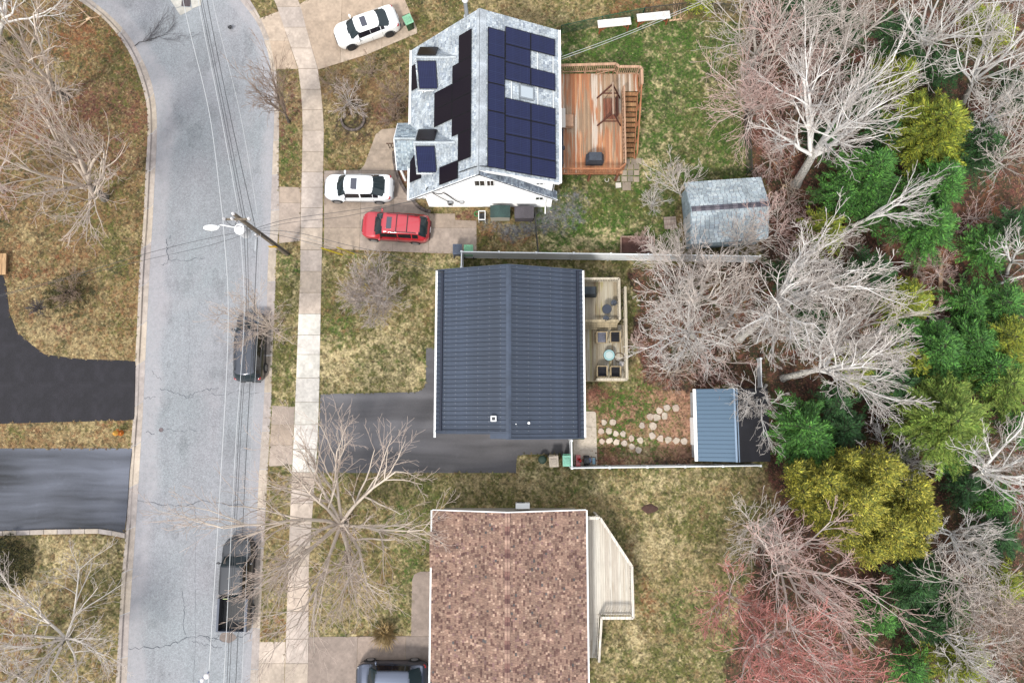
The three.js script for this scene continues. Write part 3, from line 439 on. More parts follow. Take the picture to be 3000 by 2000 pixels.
  gutter(X0 - 0.07, HE + 0.02, -22.4, -22.4 + 0.001 + 8.1 - 3.45); gutter(X0 - 0.07, HE + 0.02, -17.6, ZS); gutter(X0 - 0.07, HE + 0.02, ZN, -22.41); gutter(X1 + 0.08, HD + 0.02, ZN, ZS - 0.3);
  part(H, 'downspout', [rod([new V3(2.3, 2.3, -14.64), new V3(2.3, 0.25, -14.62), new V3(2.3, 0.08, -14.2)], 0.045)], M.trim);
  // west arrays: [distance z0, z1, run from ridge b0, b1]
  const zA = (z) => z - ZN;
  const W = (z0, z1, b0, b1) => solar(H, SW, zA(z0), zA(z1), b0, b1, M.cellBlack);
  W(-23.66, -21.92, 0.63, 1.76); W(-17.3, -15.56, 0.63, 1.76);
  for (let i = 0; i < 4; i++) W(-21.9 + i * 1.15, -21.9 + i * 1.15 + 1.13, 0.63, 2.35);
  for (let i = 0; i < 2; i++) W(-20.75 + i * 1.15, -20.75 + i * 1.15 + 1.13, 2.37, 4.09);
  W(-15.66, -14.53, 1.78, 3.5); W(-23.5, -21.76, 5.4, 6.53); W(-17.2, -15.46, 5.4, 6.53);
  // east arrays
  const E = (z0, z1, b0, b1) => solar(H, SD, zA(z0), zA(z1), b0, b1, M.cellSkySheen);
  for (let i = 0; i < 5; i++) E(-23.63 + i * 1.755, -23.63 + i * 1.755 + 1.735, 0.5, 1.62);
  const zr = (i) => -23.98 + i * 1.147;
  for (let i = 0; i < 3; i++) { E(zr(i), zr(i) + 1.13, 1.65, 3.37); if (i !== 1) E(zr(i), zr(i) + 1.13, 3.39, 5.1); }
  for (let i = 4; i < 8; i++) { E(zr(i), zr(i) + 1.13, 1.65, 3.37); E(zr(i), zr(i) + 1.13, 3.39, 5.1); }
  for (const [b, z0, z1] of [[2.05, zr(3) - 0.1, zr(4) + 0.1], [3.85, zr(3) - 0.1, zr(4) + 0.1], [4.95, zr(3) - 0.1, zr(4) + 0.1], [3.85, zr(1) - 0.1, zr(2) + 0.1], [4.95, zr(1) - 0.1, zr(2) + 0.1]]) part(H, 'mounting_rail', SD.plate(zA(z0), zA(z1), b, b + 0.07, 0.08, 0.04), mat([0.6, 0.61, 0.6], { rough: 0.4, metal: 0.5 }));
  const sk = part(H, 'skylight', [SD.plate(zA(-20.45), zA(-19.6), 2.6, 3.6, 0.14, 0.13)], mat(alb(150, 158, 166), { rough: 0.5 })); part(sk, 'pane', SD.plate(zA(-20.37), zA(-19.68), 2.69, 3.51, 0.16, 0.02), mat(alb(200, 212, 222), { rough: 0.15, coat: 1 }));
  // gable dormers on the front slope
  for (const zc of [-22.45, -16.92]) {
    const hr = 5.8, he = 4.35, xf = -6.05, xb = -3.48, hw = 1.42, xm = XR - (HR - he) / k;
    const d = part(H, 'dormer', [panelPrism([new V3(-5.85, 3.3, zc - 1.2), new V3(-5.85, 3.3, zc + 1.2), new V3(-5.85, he + 0.1, zc + 1.2), new V3(-5.85, hr - 0.15, zc), new V3(-5.85, he + 0.1, zc - 1.2)], new V3(0.1, 0, 0)), box(-5.8, xm, 3.2, he + 0.1, zc - 1.2, zc - 1.12), box(-5.8, xm, 3.2, he + 0.1, zc + 1.12, zc + 1.2)], M.white);
    for (const sgn of [-1, 1]) {
      const S = new Slope(new V3(xf, hr, zc), new V3(1, 0, 0), new V3(0, he - hr, sgn * hw)), L = Math.hypot(he - hr, hw), tri = (b) => lerp(xb, xm, b / L) - xf;
      part(d, 'dormer_roof', panelPrism([S.at(0, 0), S.at(tri(0) + 0.1, 0), S.at(tri(L) + 0.1, L), S.at(0, L)], S.n.clone().multiplyScalar(-0.1)), sheath);
      shingles(d, S, 2.7, L, { pal: PALE, seed: 30 + zc + sgn, keep: (a, b) => a < tri(b) + 0.12 });
      const sp = sgn > 0 ? M.cellSkySheen : M.cellBlack; solar(H, S, 0.12, 1.3, 0.17, 1.9, sp);  // south dormer face takes the cells with painted sheen
      part(d, 'fascia', bar(new V3(xf + 0.02, hr - 0.08, zc), S.at(0.02, L, -0.08), 0.04, 0.14), M.trim);
      part(d, 'eave_trim', bar(S.at(0, L + 0.03, -0.04), S.at(tri(L), L + 0.03, -0.04), 0.06, 0.09), M.trim);
    }
    part(d, 'ridge_cap', rod([new V3(xf, hr + 0.01, zc), new V3(xb, hr + 0.01, zc)], 0.09, 6), mat(alb(214, 222, 228), { map: speckle }));
  }
  // porch roof over the front door
  {
    const zc = -18.05, hr = 3.75, he = 2.45, hw = 1.62, xf = -7.62, xb = XR - (HR - hr) / k, xm = XR - (HR - he) / k;
    const pr = part(H, 'porch', [panelPrism([new V3(-7.5, he - 0.05, zc - 1.5), new V3(-7.5, he - 0.05, zc + 1.5), new V3(-7.5, hr - 0.15, zc)], new V3(0.08, 0, 0)), box(-7.5, -7.36, 0.02, he - 0.1, zc - 1.5, zc - 1.36), box(-7.5, -7.36, 0.02, he - 0.1, zc + 1.36, zc + 1.5)], M.white);
    for (const sgn of [-1, 1]) { const S = new Slope(new V3(xf, hr, zc), new V3(1, 0, 0), new V3(0, he - hr, sgn * hw)), L = Math.hypot(he - hr, hw), tri = (b) => lerp(xb, xm, b / L) - xf; part(pr, 'porch_roof', panelPrism([S.at(0, 0), S.at(tri(0) + 0.1, 0), S.at(tri(L) + 0.1, L), S.at(0, L)], S.n.clone().multiplyScalar(-0.08)), sheath); shingles(pr, S, 3, L, { pal: [[176, 192, 204, 4], [200, 214, 222, 3], [148, 162, 176, 2]], seed: 60 + sgn, keep: (a, b) => a < tri(b) + 0.1 }); part(pr, 'fascia', bar(new V3(xf - 0.01, hr - 0.06, zc), S.at(-0.01, L, -0.06), 0.05, 0.14), M.trim); }
    part(pr, 'ridge_cap', rod([new V3(xf, hr + 0.01, zc), new V3(xb, hr + 0.01, zc)], 0.08, 6), mat(alb(214, 224, 230), { map: speckle }));
    part(H, 'door', box(-5.78, -5.7, 0.2, 2.2, zc - 0.45, zc + 0.45), mat(alb(120, 60, 60), { rough: 0.6 }));
    part(H, 'door_step', box(-7.1, -5.75, 0, 0.18, zc - 0.9, zc + 0.9), M.drive[0]);
  }
  // flue, conduit, meter gear on the south wall
  { const b = P(1368, 50, 6.2); part(H, 'flue', [cyl(0.13, 0.13, 1.75, b.x, b.y, b.z, 16), cyl(0.2, 0.2, 0.12, b.x, b.y + 0.0, b.z, 16)], M.galv); part(H, 'flue_cap', [cyl(0.2, 0.2, 0.22, b.x, b.y + 1.75, b.z, 16), cyl(0.2, 0.05, 0.12, b.x, b.y + 1.97, b.z, 16)], mat([0.75, 0.75, 0.75], { rough: 0.4 })); }
  const black = M.darkMetal, zw = -14.62;
  part(H, 'conduit', rod([SW.at(LEN - 0.35, 4.7, 0.06), SW.at(LEN - 0.2, 4.9, 0.05), new V3(-4.6, 3.6, zw + 0.2), new V3(-4.45, 3.2, zw), new V3(-3.75, 1.6, zw), new V3(-3.5, 1.25, zw)], 0.035), black);
  part(H, 'conduit', rod([new V3(-5.2, 3.3, zw), new V3(-4.75, 2.3, zw), new V3(-4.3, 1.4, zw), new V3(-4.1, 0.5, zw)], 0.03), black);
  part(H, 'conduit', rod([SD.at(LEND - 0.3, 0.9, 0.05), SD.at(LEND - 0.25, 0.1, 0.07), SW.at(LEN - 0.5, 0.3, 0.07), SW.at(LEN - 0.55, 1.7, 0.06)], 0.03), black);
  part(H, 'meter_box', rbox(0.35, 0.5, 0.16, -4.2, 1.1, zw - 0.02, 0.03), mat(alb(190, 192, 196), { rough: 0.4, metal: 0.4 })); part(H, 'meter_box', rbox(0.25, 0.34, 0.14, -3.4, 1.2, zw - 0.02, 0.03), mat(alb(220, 222, 226), { rough: 0.5 }));
  part(H, 'meter', new THREE.CylinderGeometry(0.1, 0.1, 0.16, 16).rotateX(PI / 2).translate(-4.2, 1.15, zw + 0.08), M.glassDark);
  const dish = P(1645, 150, 4.7); part(H, 'antenna_dish', [new THREE.SphereGeometry(0.42, 16, 8, 0, 2 * PI, 0, 0.75).scale(1, 0.45, 0.75).rotateZ(-1.0).translate(dish.x - 0.2, dish.y - 0.15, dish.z), rod([new V3(X1 - 0.1, 4.6, dish.z), dish.clone()], 0.025)], mat(alb(206, 212, 214), { rough: 0.5 }));
}
// ---------------------------------------------------------------- house under the blue metal roof
M.blueMetals = [1, 0.93, 1.06, 0.98].map((k) => mat([0.034 * k, 0.047 * k, 0.075 * k], { rough: 0.5, metal: 0.15, map: cloudy, gain: 1.3 })); M.blueMetal = M.blueMetals[0];
M.blueRib = M.blueMetal;
{
  const X0 = -4.62, X1 = 4.36, XR = -0.2, ZN = -9.25, ZS = 1.08, HE = 4.4, HR = 5.95;
  const H = thing('blue_roofed_house', 'house under a dark blue ribbed metal roof', 'house', new V3(0, 0, -4));
  part(H, 'wall', [box(-4.15, 3.9, -0.05, 4.3, -8.9, 0.5), panelPrism([new V3(-4.1, 4.3, -8.9), new V3(3.9, 4.3, -8.9), new V3(XR, HR - 0.25, -8.9)], new V3(0, 0, 9.3))], mat(alb(196, 190, 180), { map: speckle }));
  part(H, 'door', box(3.88, 3.98, 1.55, 3.6, -6.6, -5.4), M.glassDark); part(H, 'window', box(3.88, 3.96, 2.5, 3.7, -3.9, -2.3), M.glassDark); part(H, 'window', box(-4.22, -4.12, 2.4, 3.7, -7.6, -5.6), M.glassDark); part(H, 'garage_door', box(-4.22, -4.12, 0, 2.2, -2.9, 0.1), M.trim);
  for (const side of [-1, 1]) {
    const S = new Slope(new V3(XR, HR, ZN), new V3(0, 0, 1), new V3((side < 0 ? X0 : X1) - XR, HE - HR, 0)), L = Math.hypot((side < 0 ? X0 : X1) - XR, HE - HR), n = 38, pw = (ZS - ZN) / n;
    const roof = part(H, 'roof', S.plate(0.02, ZS - ZN - (side < 0 ? 0.42 : 0.02), 0.02, L - 0.05, -0.05, 0.1), M.blueRib);
    const mk = (b1) => { // one sheet: pan with a raised rib on its edge
      const prof = [[0, -0.045], [0.004, 0.05], [0.034, 0.05], [0.04, 0.002], [pw * 0.52, 0.002], [pw * 0.54, 0.008], [pw * 0.58, 0.008], [pw * 0.6, 0.002], [pw - 0.034, 0.002], [pw - 0.032, -0.045], [pw, -0.045]], gs = [];
      for (let i = 0; i < prof.length - 1; i++) gs.push(quad(S.at(prof[i][0], 0.1, prof[i][1]), S.at(prof[i + 1][0], 0.1, prof[i + 1][1]), S.at(prof[i + 1][0], b1, prof[i + 1][1]), S.at(prof[i][0], b1, prof[i][1])));
      gs.push(quad(S.at(0, b1, 0), S.at(pw, b1, 0), S.at(pw, b1, -0.02), S.at(0, b1, -0.02)));
      const g = join(gs), o = OFF.get(roof); g.translate(-o.x, -o.y, -o.z); return g;
    };
    const g = mk(L), nSkip = side < 0 ? 1.4 : 0;
    for (let i = 0; i < n - Math.floor(nSkip); i++) { const m = shadows(new THREE.Mesh(g, M.blueMetals[(i * 7 + (i >> 2)) % 4])); m.name = 'roof_sheet'; m.position.z = i * pw; roof.add(m); }
    if (side < 0) part(roof, 'roof_sheet', S.plate(ZS - ZN - 0.42, ZS - ZN, 0.1, 1.15, 0.004, 0.1), M.blueMetal);
    { const sg = []; for (let i = 0; i < n - 1; i++) for (let q = 0; q < 6; q++) sg.push(S.plate(i * pw + 0.075, i * pw + 0.1, 0.5 + q * 0.72, 0.525 + q * 0.72, 0.012, 0.01)); part(roof, 'screw_heads', sg, M.galv).userData.kind = 'stuff'; }
    const rail = part(H, 'snow_rail', [S.plate(0.05, ZS - ZN - (side < 0 ? 0.45 : 0.05), L - 0.42, L - 0.3, 0.11, 0.1)], mat([0.012, 0.016, 0.03], { rough: 0.5, metal: 0.3 }));
    for (let i = 0; i < n; i++) part(rail, 'snow_guard', S.plate(i * pw + 0.08, i * pw + 0.11, L - 0.24, L - 0.04, 0.05, 0.04), M.blueRib);
    const xe = side < 0 ? X0 - 0.06 : X1 + 0.06; part(H, 'gutter', [box(xe - 0.05, xe + 0.05, HE - 0.12, HE - 0.1, ZN, ZS - 0.05), box(xe - 0.06, xe - 0.045, HE - 0.12, HE - 0.01, ZN, ZS - 0.05), box(xe + 0.045, xe + 0.06, HE - 0.12, HE - 0.01, ZN, ZS - 0.05)], M.trim);
    part(H, 'gable_trim', bar(S.at(0, 0, 0.0), S.at(0, L, 0.0), 0.06, 0.16), M.blueRib); part(H, 'gable_trim', bar(S.at(ZS - ZN - (side < 0 ? 0.42 : 0), 0, 0), S.at(ZS - ZN - (side < 0 ? 0.42 : 0), L, 0), 0.06, 0.16), M.blueRib);
  }
  const rc = (s) => quad(new V3(XR, HR + 0.07, ZN - 0.03), new V3(XR + s * 0.16, HR + 0.012, ZN - 0.03), new V3(XR + s * 0.16, HR + 0.012, ZS + 0.03), new V3(XR, HR + 0.07, ZS + 0.03));
  part(H, 'ridge_cap', [rc(-1), rc(1)], M.blueMetal);
  const vt = P(1446, 1226, 5.75); part(H, 'roof_vent', [rbox(0.34, 0.3, 0.34, vt.x, vt.y, vt.z, 0.03)], mat([0.7, 0.7, 0.7], { rough: 0.5 })); part(H, 'vent_hole', box(vt.x - 0.1, vt.x + 0.1, vt.y + 0.1, vt.y + 0.155, vt.z - 0.1, vt.z + 0.1), M.darkMetal);
  const v2 = P(1549, 1239, 5.6); part(H, 'vent_pipe', cyl(0.07, 0.07, 0.35, v2.x, v2.y - 0.15, v2.z, 12), M.trim); part(H, 'roof_bolt', cyl(0.03, 0.03, 0.12, v2.x - 0.75, v2.y + 0.1, v2.z + 0.06, 8), M.trim);
}
// ---------------------------------------------------------------- brown shingled house
{
  const X0 = -4.9, X1 = 4.54, XR = -0.28, ZN = 5.5, ZS = 17.6, HE = 3.1, HR = 4.25;
  const H = thing('brown_house', 'house under mottled brown asphalt shingles', 'house', new V3(-0.2, 0, 11.5));
  part(H, 'wall', [box(-4.5, 4.15, -0.05, 3.0, 5.75, 17.4), panelPrism([new V3(-4.4, 3, 5.75), new V3(4.1, 3, 5.75), new V3(XR, HR - 0.2, 5.75)], new V3(0, 0, 11.6))], mat(alb(222, 214, 204), { map: speckle }));
  part(H, 'door', box(4.13, 4.22, 1.65, 3.0, 7.5, 9.2), M.glassDark); part(H, 'window', box(-4.58, -4.48, 1.4, 2.6, 12, 14), M.glassDark);
  const sheath = mat(alb(96, 72, 68), { rough: 1 });
  for (const side of [-1, 1]) {
    const S = new Slope(new V3(XR, HR, ZN), new V3(0, 0, 1), new V3((side < 0 ? X0 : X1) - XR, HE - HR, 0)), L = Math.hypot((side < 0 ? X0 : X1) - XR, HE - HR);
    const roof = part(H, 'roof', S.plate(0, ZS - ZN, 0, L, 0, 0.12), sheath);
    shingles(roof, S, ZS - ZN, L, { exp: 0.125, wmin: 0.11, wmax: 0.2, pal: BROWN, seed: 40 + side, picks: 150, gap: 0.014 });
    const xe = side < 0 ? X0 - 0.06 : X1 + 0.06; part(H, 'gutter', [box(xe - 0.05, xe + 0.05, HE - 0.14, HE - 0.12, ZN, ZS), box(xe - 0.05, xe - 0.04, HE - 0.14, HE - 0.03, ZN, ZS), box(xe + 0.04, xe + 0.05, HE - 0.14, HE - 0.03, ZN, ZS)], M.trim);
    part(H, 'rake_board', bar(S.at(-0.03, 0, -0.04), S.at(-0.03, L, -0.04), 0.05, 0.16), M.trim);
    for (let i = 0; i < 46; i++) if (side > 0) part(H, 'ridge_shingle', [S.plate(i * 0.26, i * 0.26 + 0.29, 0, 0.15, 0.04 + (i % 2) * 0.004, 0.012), new Slope(S.o, S.e, new V3(X0 - XR, HE - HR, 0)).plate(i * 0.26, i * 0.26 + 0.29, 0, 0.15, 0.04 + (i % 2) * 0.004, 0.012)], mat(alb(...[[176, 140, 126], [150, 110, 100], [206, 170, 150], [120, 84, 80], [184, 148, 132]][(i * 7) % 5]), { map: speckle }));
  }
  // low cross gable over the entry
  const zc = P(1350, 1613, 3.6).z, hw = 1.05;
  for (const sgn of [-1, 1]) { const xb = -1.7, S = new Slope(new V3(X0 - 0.1, 3.62, zc), new V3(1, 0, 0), new V3(0, -0.42, sgn * hw)), L = Math.hypot(0.42, hw), g = part(H, 'entry_roof', panelPrism([S.at(0, 0), S.at(2.6, 0), S.at(0.35, L), S.at(0, L)], S.n.clone().multiplyScalar(-0.1)), sheath); shingles(g, S, 3.2, L, { exp: 0.125, wmin: 0.11, wmax: 0.2, pal: BROWN, seed: 44 + sgn, gap: 0.012, keep: (a, b) => a < lerp(2.6, 0.35, b / L) }); }
  const vp = P(1574, 1820, 4.0); part(H, 'vent_pipe', cyl(0.05, 0.05, 0.4, vp.x, vp.y - 0.1, vp.z, 12), M.darkMetal);
}
// ---------------------------------------------------------------- decks
function woodMap(x0, z0, w, d, colours, seed, wearCols, wearAt) { // boards running along z: grain, stain and worn bare patches, laid out in site metres
  const W = 512, D = 512, t = tex(W, D, (i, j) => {
    const x = x0 + i / W * w, z = z0 + j / D * d, bd = Math.floor((x - x0) / 0.142), n = hash2(bd, seed);
    const c = colours[Math.floor(n * colours.length)], q = wearCols[Math.floor(hash2(bd, seed + 5) * wearCols.length)];
    const wear = smooth(0.42, 0.62, fbm(x * 1.6 + seed, z * 0.55, 4) * 0.55 + vnoise(x * 14, z * 1.1 + bd * 7.7) * 0.35 + wearAt(x, z));
    const m = 0.8 + 0.25 * vnoise(x * 45, z * 2.2 + bd * 3) + 0.18 * (hash2(i, j) - 0.5);
    return [0, 1, 2].map((k) => toS(lerp(lin(c[k]), lin(q[k]), wear) / EXP * m));
  }, { wrap: THREE.MirroredRepeatWrapping });
  t.repeat.set(1 / w, 1 / d); t.offset.set(-x0 / w, -z0 / d);
  return new THREE.MeshStandardMaterial({ map: t, roughness: 0.85, side: THREE.DoubleSide });
}
function boards(parent, poly, y, m, wd = 0.142, t = 0.035, cut = 0) { // deck boards along z clipped to a plan outline [x, z]
  const xs = poly.map((p) => p[0]), x0 = Math.min(...xs), x1 = Math.max(...xs), R = rng(Math.round(x0 * 10 + y * 100));
  for (let x = x0; x < x1 - 0.02; x += wd) {
    const q = clip(clip(poly, -1, 0, -x), 1, 0, Math.min(x1, x + wd - 0.007)); if (q.length < 3) continue;
    const zs = q.map((p) => p[1]), za = Math.min(...zs), zb = Math.max(...zs), cutAt = cut ? lerp(za, zb, 0.3 + 0.4 * R()) : null, dy = R() * 0.004;
    const pcs = cut && zb - za > 3 ? [clip(q, 0, 1, cutAt - 0.003), clip(q, 0, -1, -cutAt - 0.003)] : [q];
    for (const p of pcs) if (p.length > 2) part(parent, 'deck_board', prism(p, y - t, y + dy), Array.isArray(m) ? m[Math.floor(R() * m.length)] : m);
  }
}
function railing(parent, pts, y, m, { h = 1.0, step = 0.13, topW = 0.14, bal = 0.038, low = true, ends = true } = {}) { // pts: [x, z]
  for (let i = 0; i < pts.length - 1; i++) {
    const a = new V3(pts[i][0], y, pts[i][1]), b = new V3(pts[i + 1][0], y, pts[i + 1][1]), L = a.distanceTo(b), up = (p, k) => p.clone().setY(y + k);
    part(parent, 'hand_rail', bar(up(a, h), up(b, h), topW, 0.045), m);
    if (low) part(parent, 'lower_rail', bar(up(a, 0.1), up(b, 0.1), 0.04, 0.08), m);
    const n = Math.max(1, Math.round(L / 1.8)); for (let k = i === 0 || ends ? 0 : 1; k <= n; k++) { if (k === 0 && i > 0) continue; const p = a.clone().lerp(b, k / n); part(parent, 'rail_post', box(p.x - 0.045, p.x + 0.045, y - 0.1, y + h - 0.02, p.z - 0.045, p.z + 0.045), m); }
    if (step) { const nb = Math.floor(L / step); for (let k = 1; k < nb; k++) { const p = a.clone().lerp(b, k / nb); part(parent, 'baluster', box(p.x - bal / 2, p.x + bal / 2, y + 0.1, y + h - 0.02, p.z - bal / 2, p.z + bal / 2), m); } }
  }
}
{ // red stained deck behind the white house
  const y = 1.9, D = thing('red_deck', 'weathered red stained timber deck with long stair behind the white house', 'deck', new V3(5.5, 0, -20));
  const m = woodMap(2.7, -23.7, 6.2, 7.6, [[212, 142, 98], [222, 160, 114], [200, 128, 88], [230, 174, 132], [194, 134, 98]], 4, [[206, 178, 150], [170, 142, 116], [236, 218, 200], [196, 162, 130]], (x, z) => 0.34 * Math.exp(-((x - 7.2) ** 2 + (z + 22.3) ** 2) / 2.2) + 0.18 * Math.exp(-((x - 4.6) ** 2 + (z + 20.2) ** 2) / 3) - 0.02 - 0.1 * smooth(-18.5, -16.8, z));
  boards(D, [[2.98, -23.45], [8.6, -23.45], [8.6, -22.2], [7.42, -22.2], [7.42, -16.4], [2.98, -16.4]], y, m, 0.142, 0.035, 1);
  const rw = mat(alb(206, 140, 100), { map: grainT }), rp = mat(alb(226, 184, 154), { map: grainT }), dk = mat(alb(150, 92, 62), { map: grainT });
  part(D, 'beam', box(3.0, 7.4, y - 0.28, y - 0.05, -16.5, -16.42), dk); part(D, 'beam', box(3.0, 8.6, y - 0.28, y - 0.05, -23.43, -23.35), dk); part(D, 'beam', box(7.36, 7.42, y - 0.28, y - 0.05, -22.15, -16.5), dk);
  for (const [x, z] of [[3.2, -16.6], [5.3, -16.6], [7.2, -16.6], [7.2, -19.5], [8.45, -23.3], [5.5, -23.3], [8.45, -22.3], [3.2, -23.3]]) part(D, 'deck_post', box(x - 0.07, x + 0.07, 0, y - 0.28, z - 0.07, z + 0.07), dk);
  railing(D, [[3.0, -23.5], [6.95, -23.62], [7.15, -23.42], [8.5, -23.42], [8.66, -23.3], [8.66, -22.2]], y, rp, { topW: 0.17 });
  railing(D, [[3.0, -16.36], [7.05, -16.36], [7.44, -16.7]], y, rw, { topW: 0.1 });
  railing(D, [[7.46, -22.1], [7.46, -16.75]], y, rp, { topW: 0.1, step: 0.26 });
  const nT = 13, zt = -22.18, run = 0.306;
  for (let i = 0; i < nT; i++) { const yy = y - (i + 0.6) * y / (nT + 0.6); part(D, 'stair_tread', [box(7.58, 8.5, yy - 0.04, yy, zt + i * run, zt + i * run + 0.25)], mat(alb(...[[190, 140, 96], [176, 126, 84], [204, 158, 112]][i % 3]), { map: grainT })); part(D, 'stair_riser', box(7.6, 8.48, yy - 0.15, yy - 0.045, zt + i * run + 0.23, zt + i * run + 0.245), dk); }
  for (const x of [7.54, 8.54]) part(D, 'stringer', bar(new V3(x, y - 0.12, zt), new V3(x, 0.02, zt + nT * run), 0.05, 0.28), rw);
  part(D, 'stair_rail', bar(new V3(8.64, y + 0.95, zt), new V3(8.6, 0.95, zt + nT * run), 0.09, 0.05), rw);
  for (let i = 0; i <= 4; i++) { const t = i / 4, zz = zt + nT * run * t; part(D, 'rail_post', box(8.57, 8.65, Math.max(0, lerp(y - 0.3, -0.1, t)), lerp(y + 0.93, 0.93, t), zz - 0.04, zz + 0.04), rw); }
  // folded gate at the north rail
  for (let i = 0; i < 5; i++) part(D, 'gate_bar', bar(new V3(5.7 + i * 0.28, y + 0.08, -23.38 + i * 0.01), new V3(5.7 + i * 0.28, y + 0.9, -23.34 + i * 0.01), 0.05, 0.03), rw);
  part(D, 'gate_bar', bar(new V3(5.65, y + 0.12, -23.34), new V3(6.9, y + 0.85, -23.32), 0.06, 0.04), rp); part(D, 'gate_bar', bar(new V3(5.65, y + 0.85, -23.3), new V3(6.9, y + 0.85, -23.3), 0.06, 0.04), rp);
}
M.deckGrey = woodMap(4.0, -9.5, 3.8, 7.2, [[196, 182, 158], [206, 194, 170], [184, 168, 140], [214, 204, 182]], 9, [[168, 146, 112], [190, 178, 130], [220, 212, 196]], (x, z) => (z > -6.3 && x < 5.6 ? 0.12 : -0.05));
{ // two-level deck behind the blue roofed house
  const D = thing('grey_deck', 'bleached two level timber deck behind the blue roofed house', 'deck', new V3(5.8, 0, -6)), pale = mat(alb(236, 226, 206), { map: grainT }), py = mat(alb(222, 206, 172), { map: grainT });
  boards(D, [[3.95, -9.1], [7.0, -9.1], [7.0, -6.45], [3.95, -6.45]], 1.55, M.deckGrey); boards(D, [[3.95, -6.3], [7.42, -6.3], [7.42, -2.6], [3.95, -2.6]], 1.0, M.deckGrey);
  for (const [x, z, h] of [[4.2, -9, 1.5], [6.9, -9, 1.5], [6.9, -6.6, 1.5], [7.3, -6.1, 0.95], [7.3, -2.8, 0.95], [5.6, -2.8, 0.95], [5.6, -9, 1.5]]) part(D, 'deck_post', box(x - 0.06, x + 0.06, 0, h - 0.03, z - 0.06, z + 0.06), py);
  part(D, 'beam', box(4.0, 7.0, 1.3, 1.5, -9.14, -9.1), py); part(D, 'beam', box(4.0, 7.42, 0.75, 0.96, -2.6, -2.55), py); part(D, 'beam', box(7.42, 7.46, 0.75, 0.96, -6.3, -2.6), py);
  railing(D, [[4.4, -9.12], [6.95, -9.12], [6.95, -6.45]], 1.55, pale, { topW: 0.15, step: 0.16, h: 0.95 });
  railing(D, [[4.4, -6.42], [6.95, -6.42]], 1.55, py, { topW: 0.16, step: 0.16, h: 0.5 });
  part(D, 'step_face', box(4.0, 7.0, 1.02, 1.5, -6.4, -6.34), py); for (let i = 0; i < 3; i++) part(D, 'stair_tread', box(4.0, 6.95, 1.16 + i * 0.14 - 0.03, 1.16 + i * 0.14, -6.34 + 0.0 + (2 - i) * 0.12, -6.34 + (3 - i) * 0.12), py);
  railing(D, [[7.44, -8.7], [7.44, -2.62], [5.5, -2.62]], 1.0, pale, { topW: 0.17, step: 0.17, h: 0.9 });
  for (const z of [-8.7, -7.5]) part(D, 'deck_post', box(7.38, 7.5, 0, 1.0, z - 0.06, z + 0.06), py);
}
M.deckWhite = woodMap(4.3, 5.4, 4.2, 12, [[246, 236, 220], [238, 226, 208], [250, 242, 228], [232, 220, 204]], 3, [[206, 190, 168], [216, 206, 192]], () => -0.16);
{ // pale deck behind the brown house
  const y = 1.5, D = thing('white_deck', 'pale painted deck with slanted corner behind the brown house', 'deck', new V3(5.8, 0, 9)), pale = mat(alb(250, 244, 234), { map: grainT, gain: 1.35 });
  const pl = (u, v) => { const p = P(u, v, y); return [p.x, p.z]; }, A = [4.2, pl(1722, 1512)[1]], B = pl(1753, 1512), C = pl(1844, 1650), E = pl(1848, 1798), F = [pl(1757, 1798)[0], E[1]], G = [4.2, E[1]];
  boards(D, [A, B, C, E, F, G], y, M.deckWhite);
  railing(D, [[4.6, A[1]], B, C, E, F], y, pale, { topW: 0.17, step: 0.15, h: 0.9 });
  part(D, 'skirt_board', [bar(new V3(...[B[0], y - 0.2, B[1]]), new V3(C[0], y - 0.2, C[1]), 0.04, 0.3), bar(new V3(C[0], y - 0.2, C[1]), new V3(E[0], y - 0.2, E[1]), 0.04, 0.3), bar(new V3(E[0], y - 0.2, E[1]), new V3(F[0], y - 0.2, F[1]), 0.04, 0.3)], pale);
  for (const [x, z] of [B, C, E, F, [4.8, A[1]], [4.8, E[1]]]) part(D, 'deck_post', box(x - 0.16, x - 0.04, 0, y - 0.05, z - 0.1, z + 0.02), pale);
  const n = 10; for (let i = 0; i < n; i++) { const yy = y - (i + 0.7) * y / (n + 0.7); part(D, 'stair_tread', box(4.62, F[0] - 0.1, yy - 0.035, yy, E[1] + i * 0.31, E[1] + i * 0.31 + 0.29), M.deckWhite); part(D, 'stair_riser', box(4.66, F[0] - 0.12, yy - 0.14, yy - 0.04, E[1] + i * 0.31 + 0.265, E[1] + i * 0.31 + 0.28), mat(alb(150, 138, 126), { map: grainT })); }
  part(D, 'stringer', bar(new V3(F[0] - 0.05, y - 0.15, E[1]), new V3(F[0] - 0.05, 0, E[1] + n * 0.31), 0.05, 0.28), pale); part(D, 'stair_rail', bar(new V3(F[0], y + 0.9, E[1]), new V3(F[0], 0.85, E[1] + n * 0.31), 0.14, 0.05), pale);
  for (let i = 0; i <= 2; i++) part(D, 'rail_post', box(F[0] - 0.04, F[0] + 0.04, 0, lerp(y + 0.87, 0.84, i / 2), E[1] + i * 1.5 + 0.05, E[1] + i * 1.5 + 0.13), pale);
}
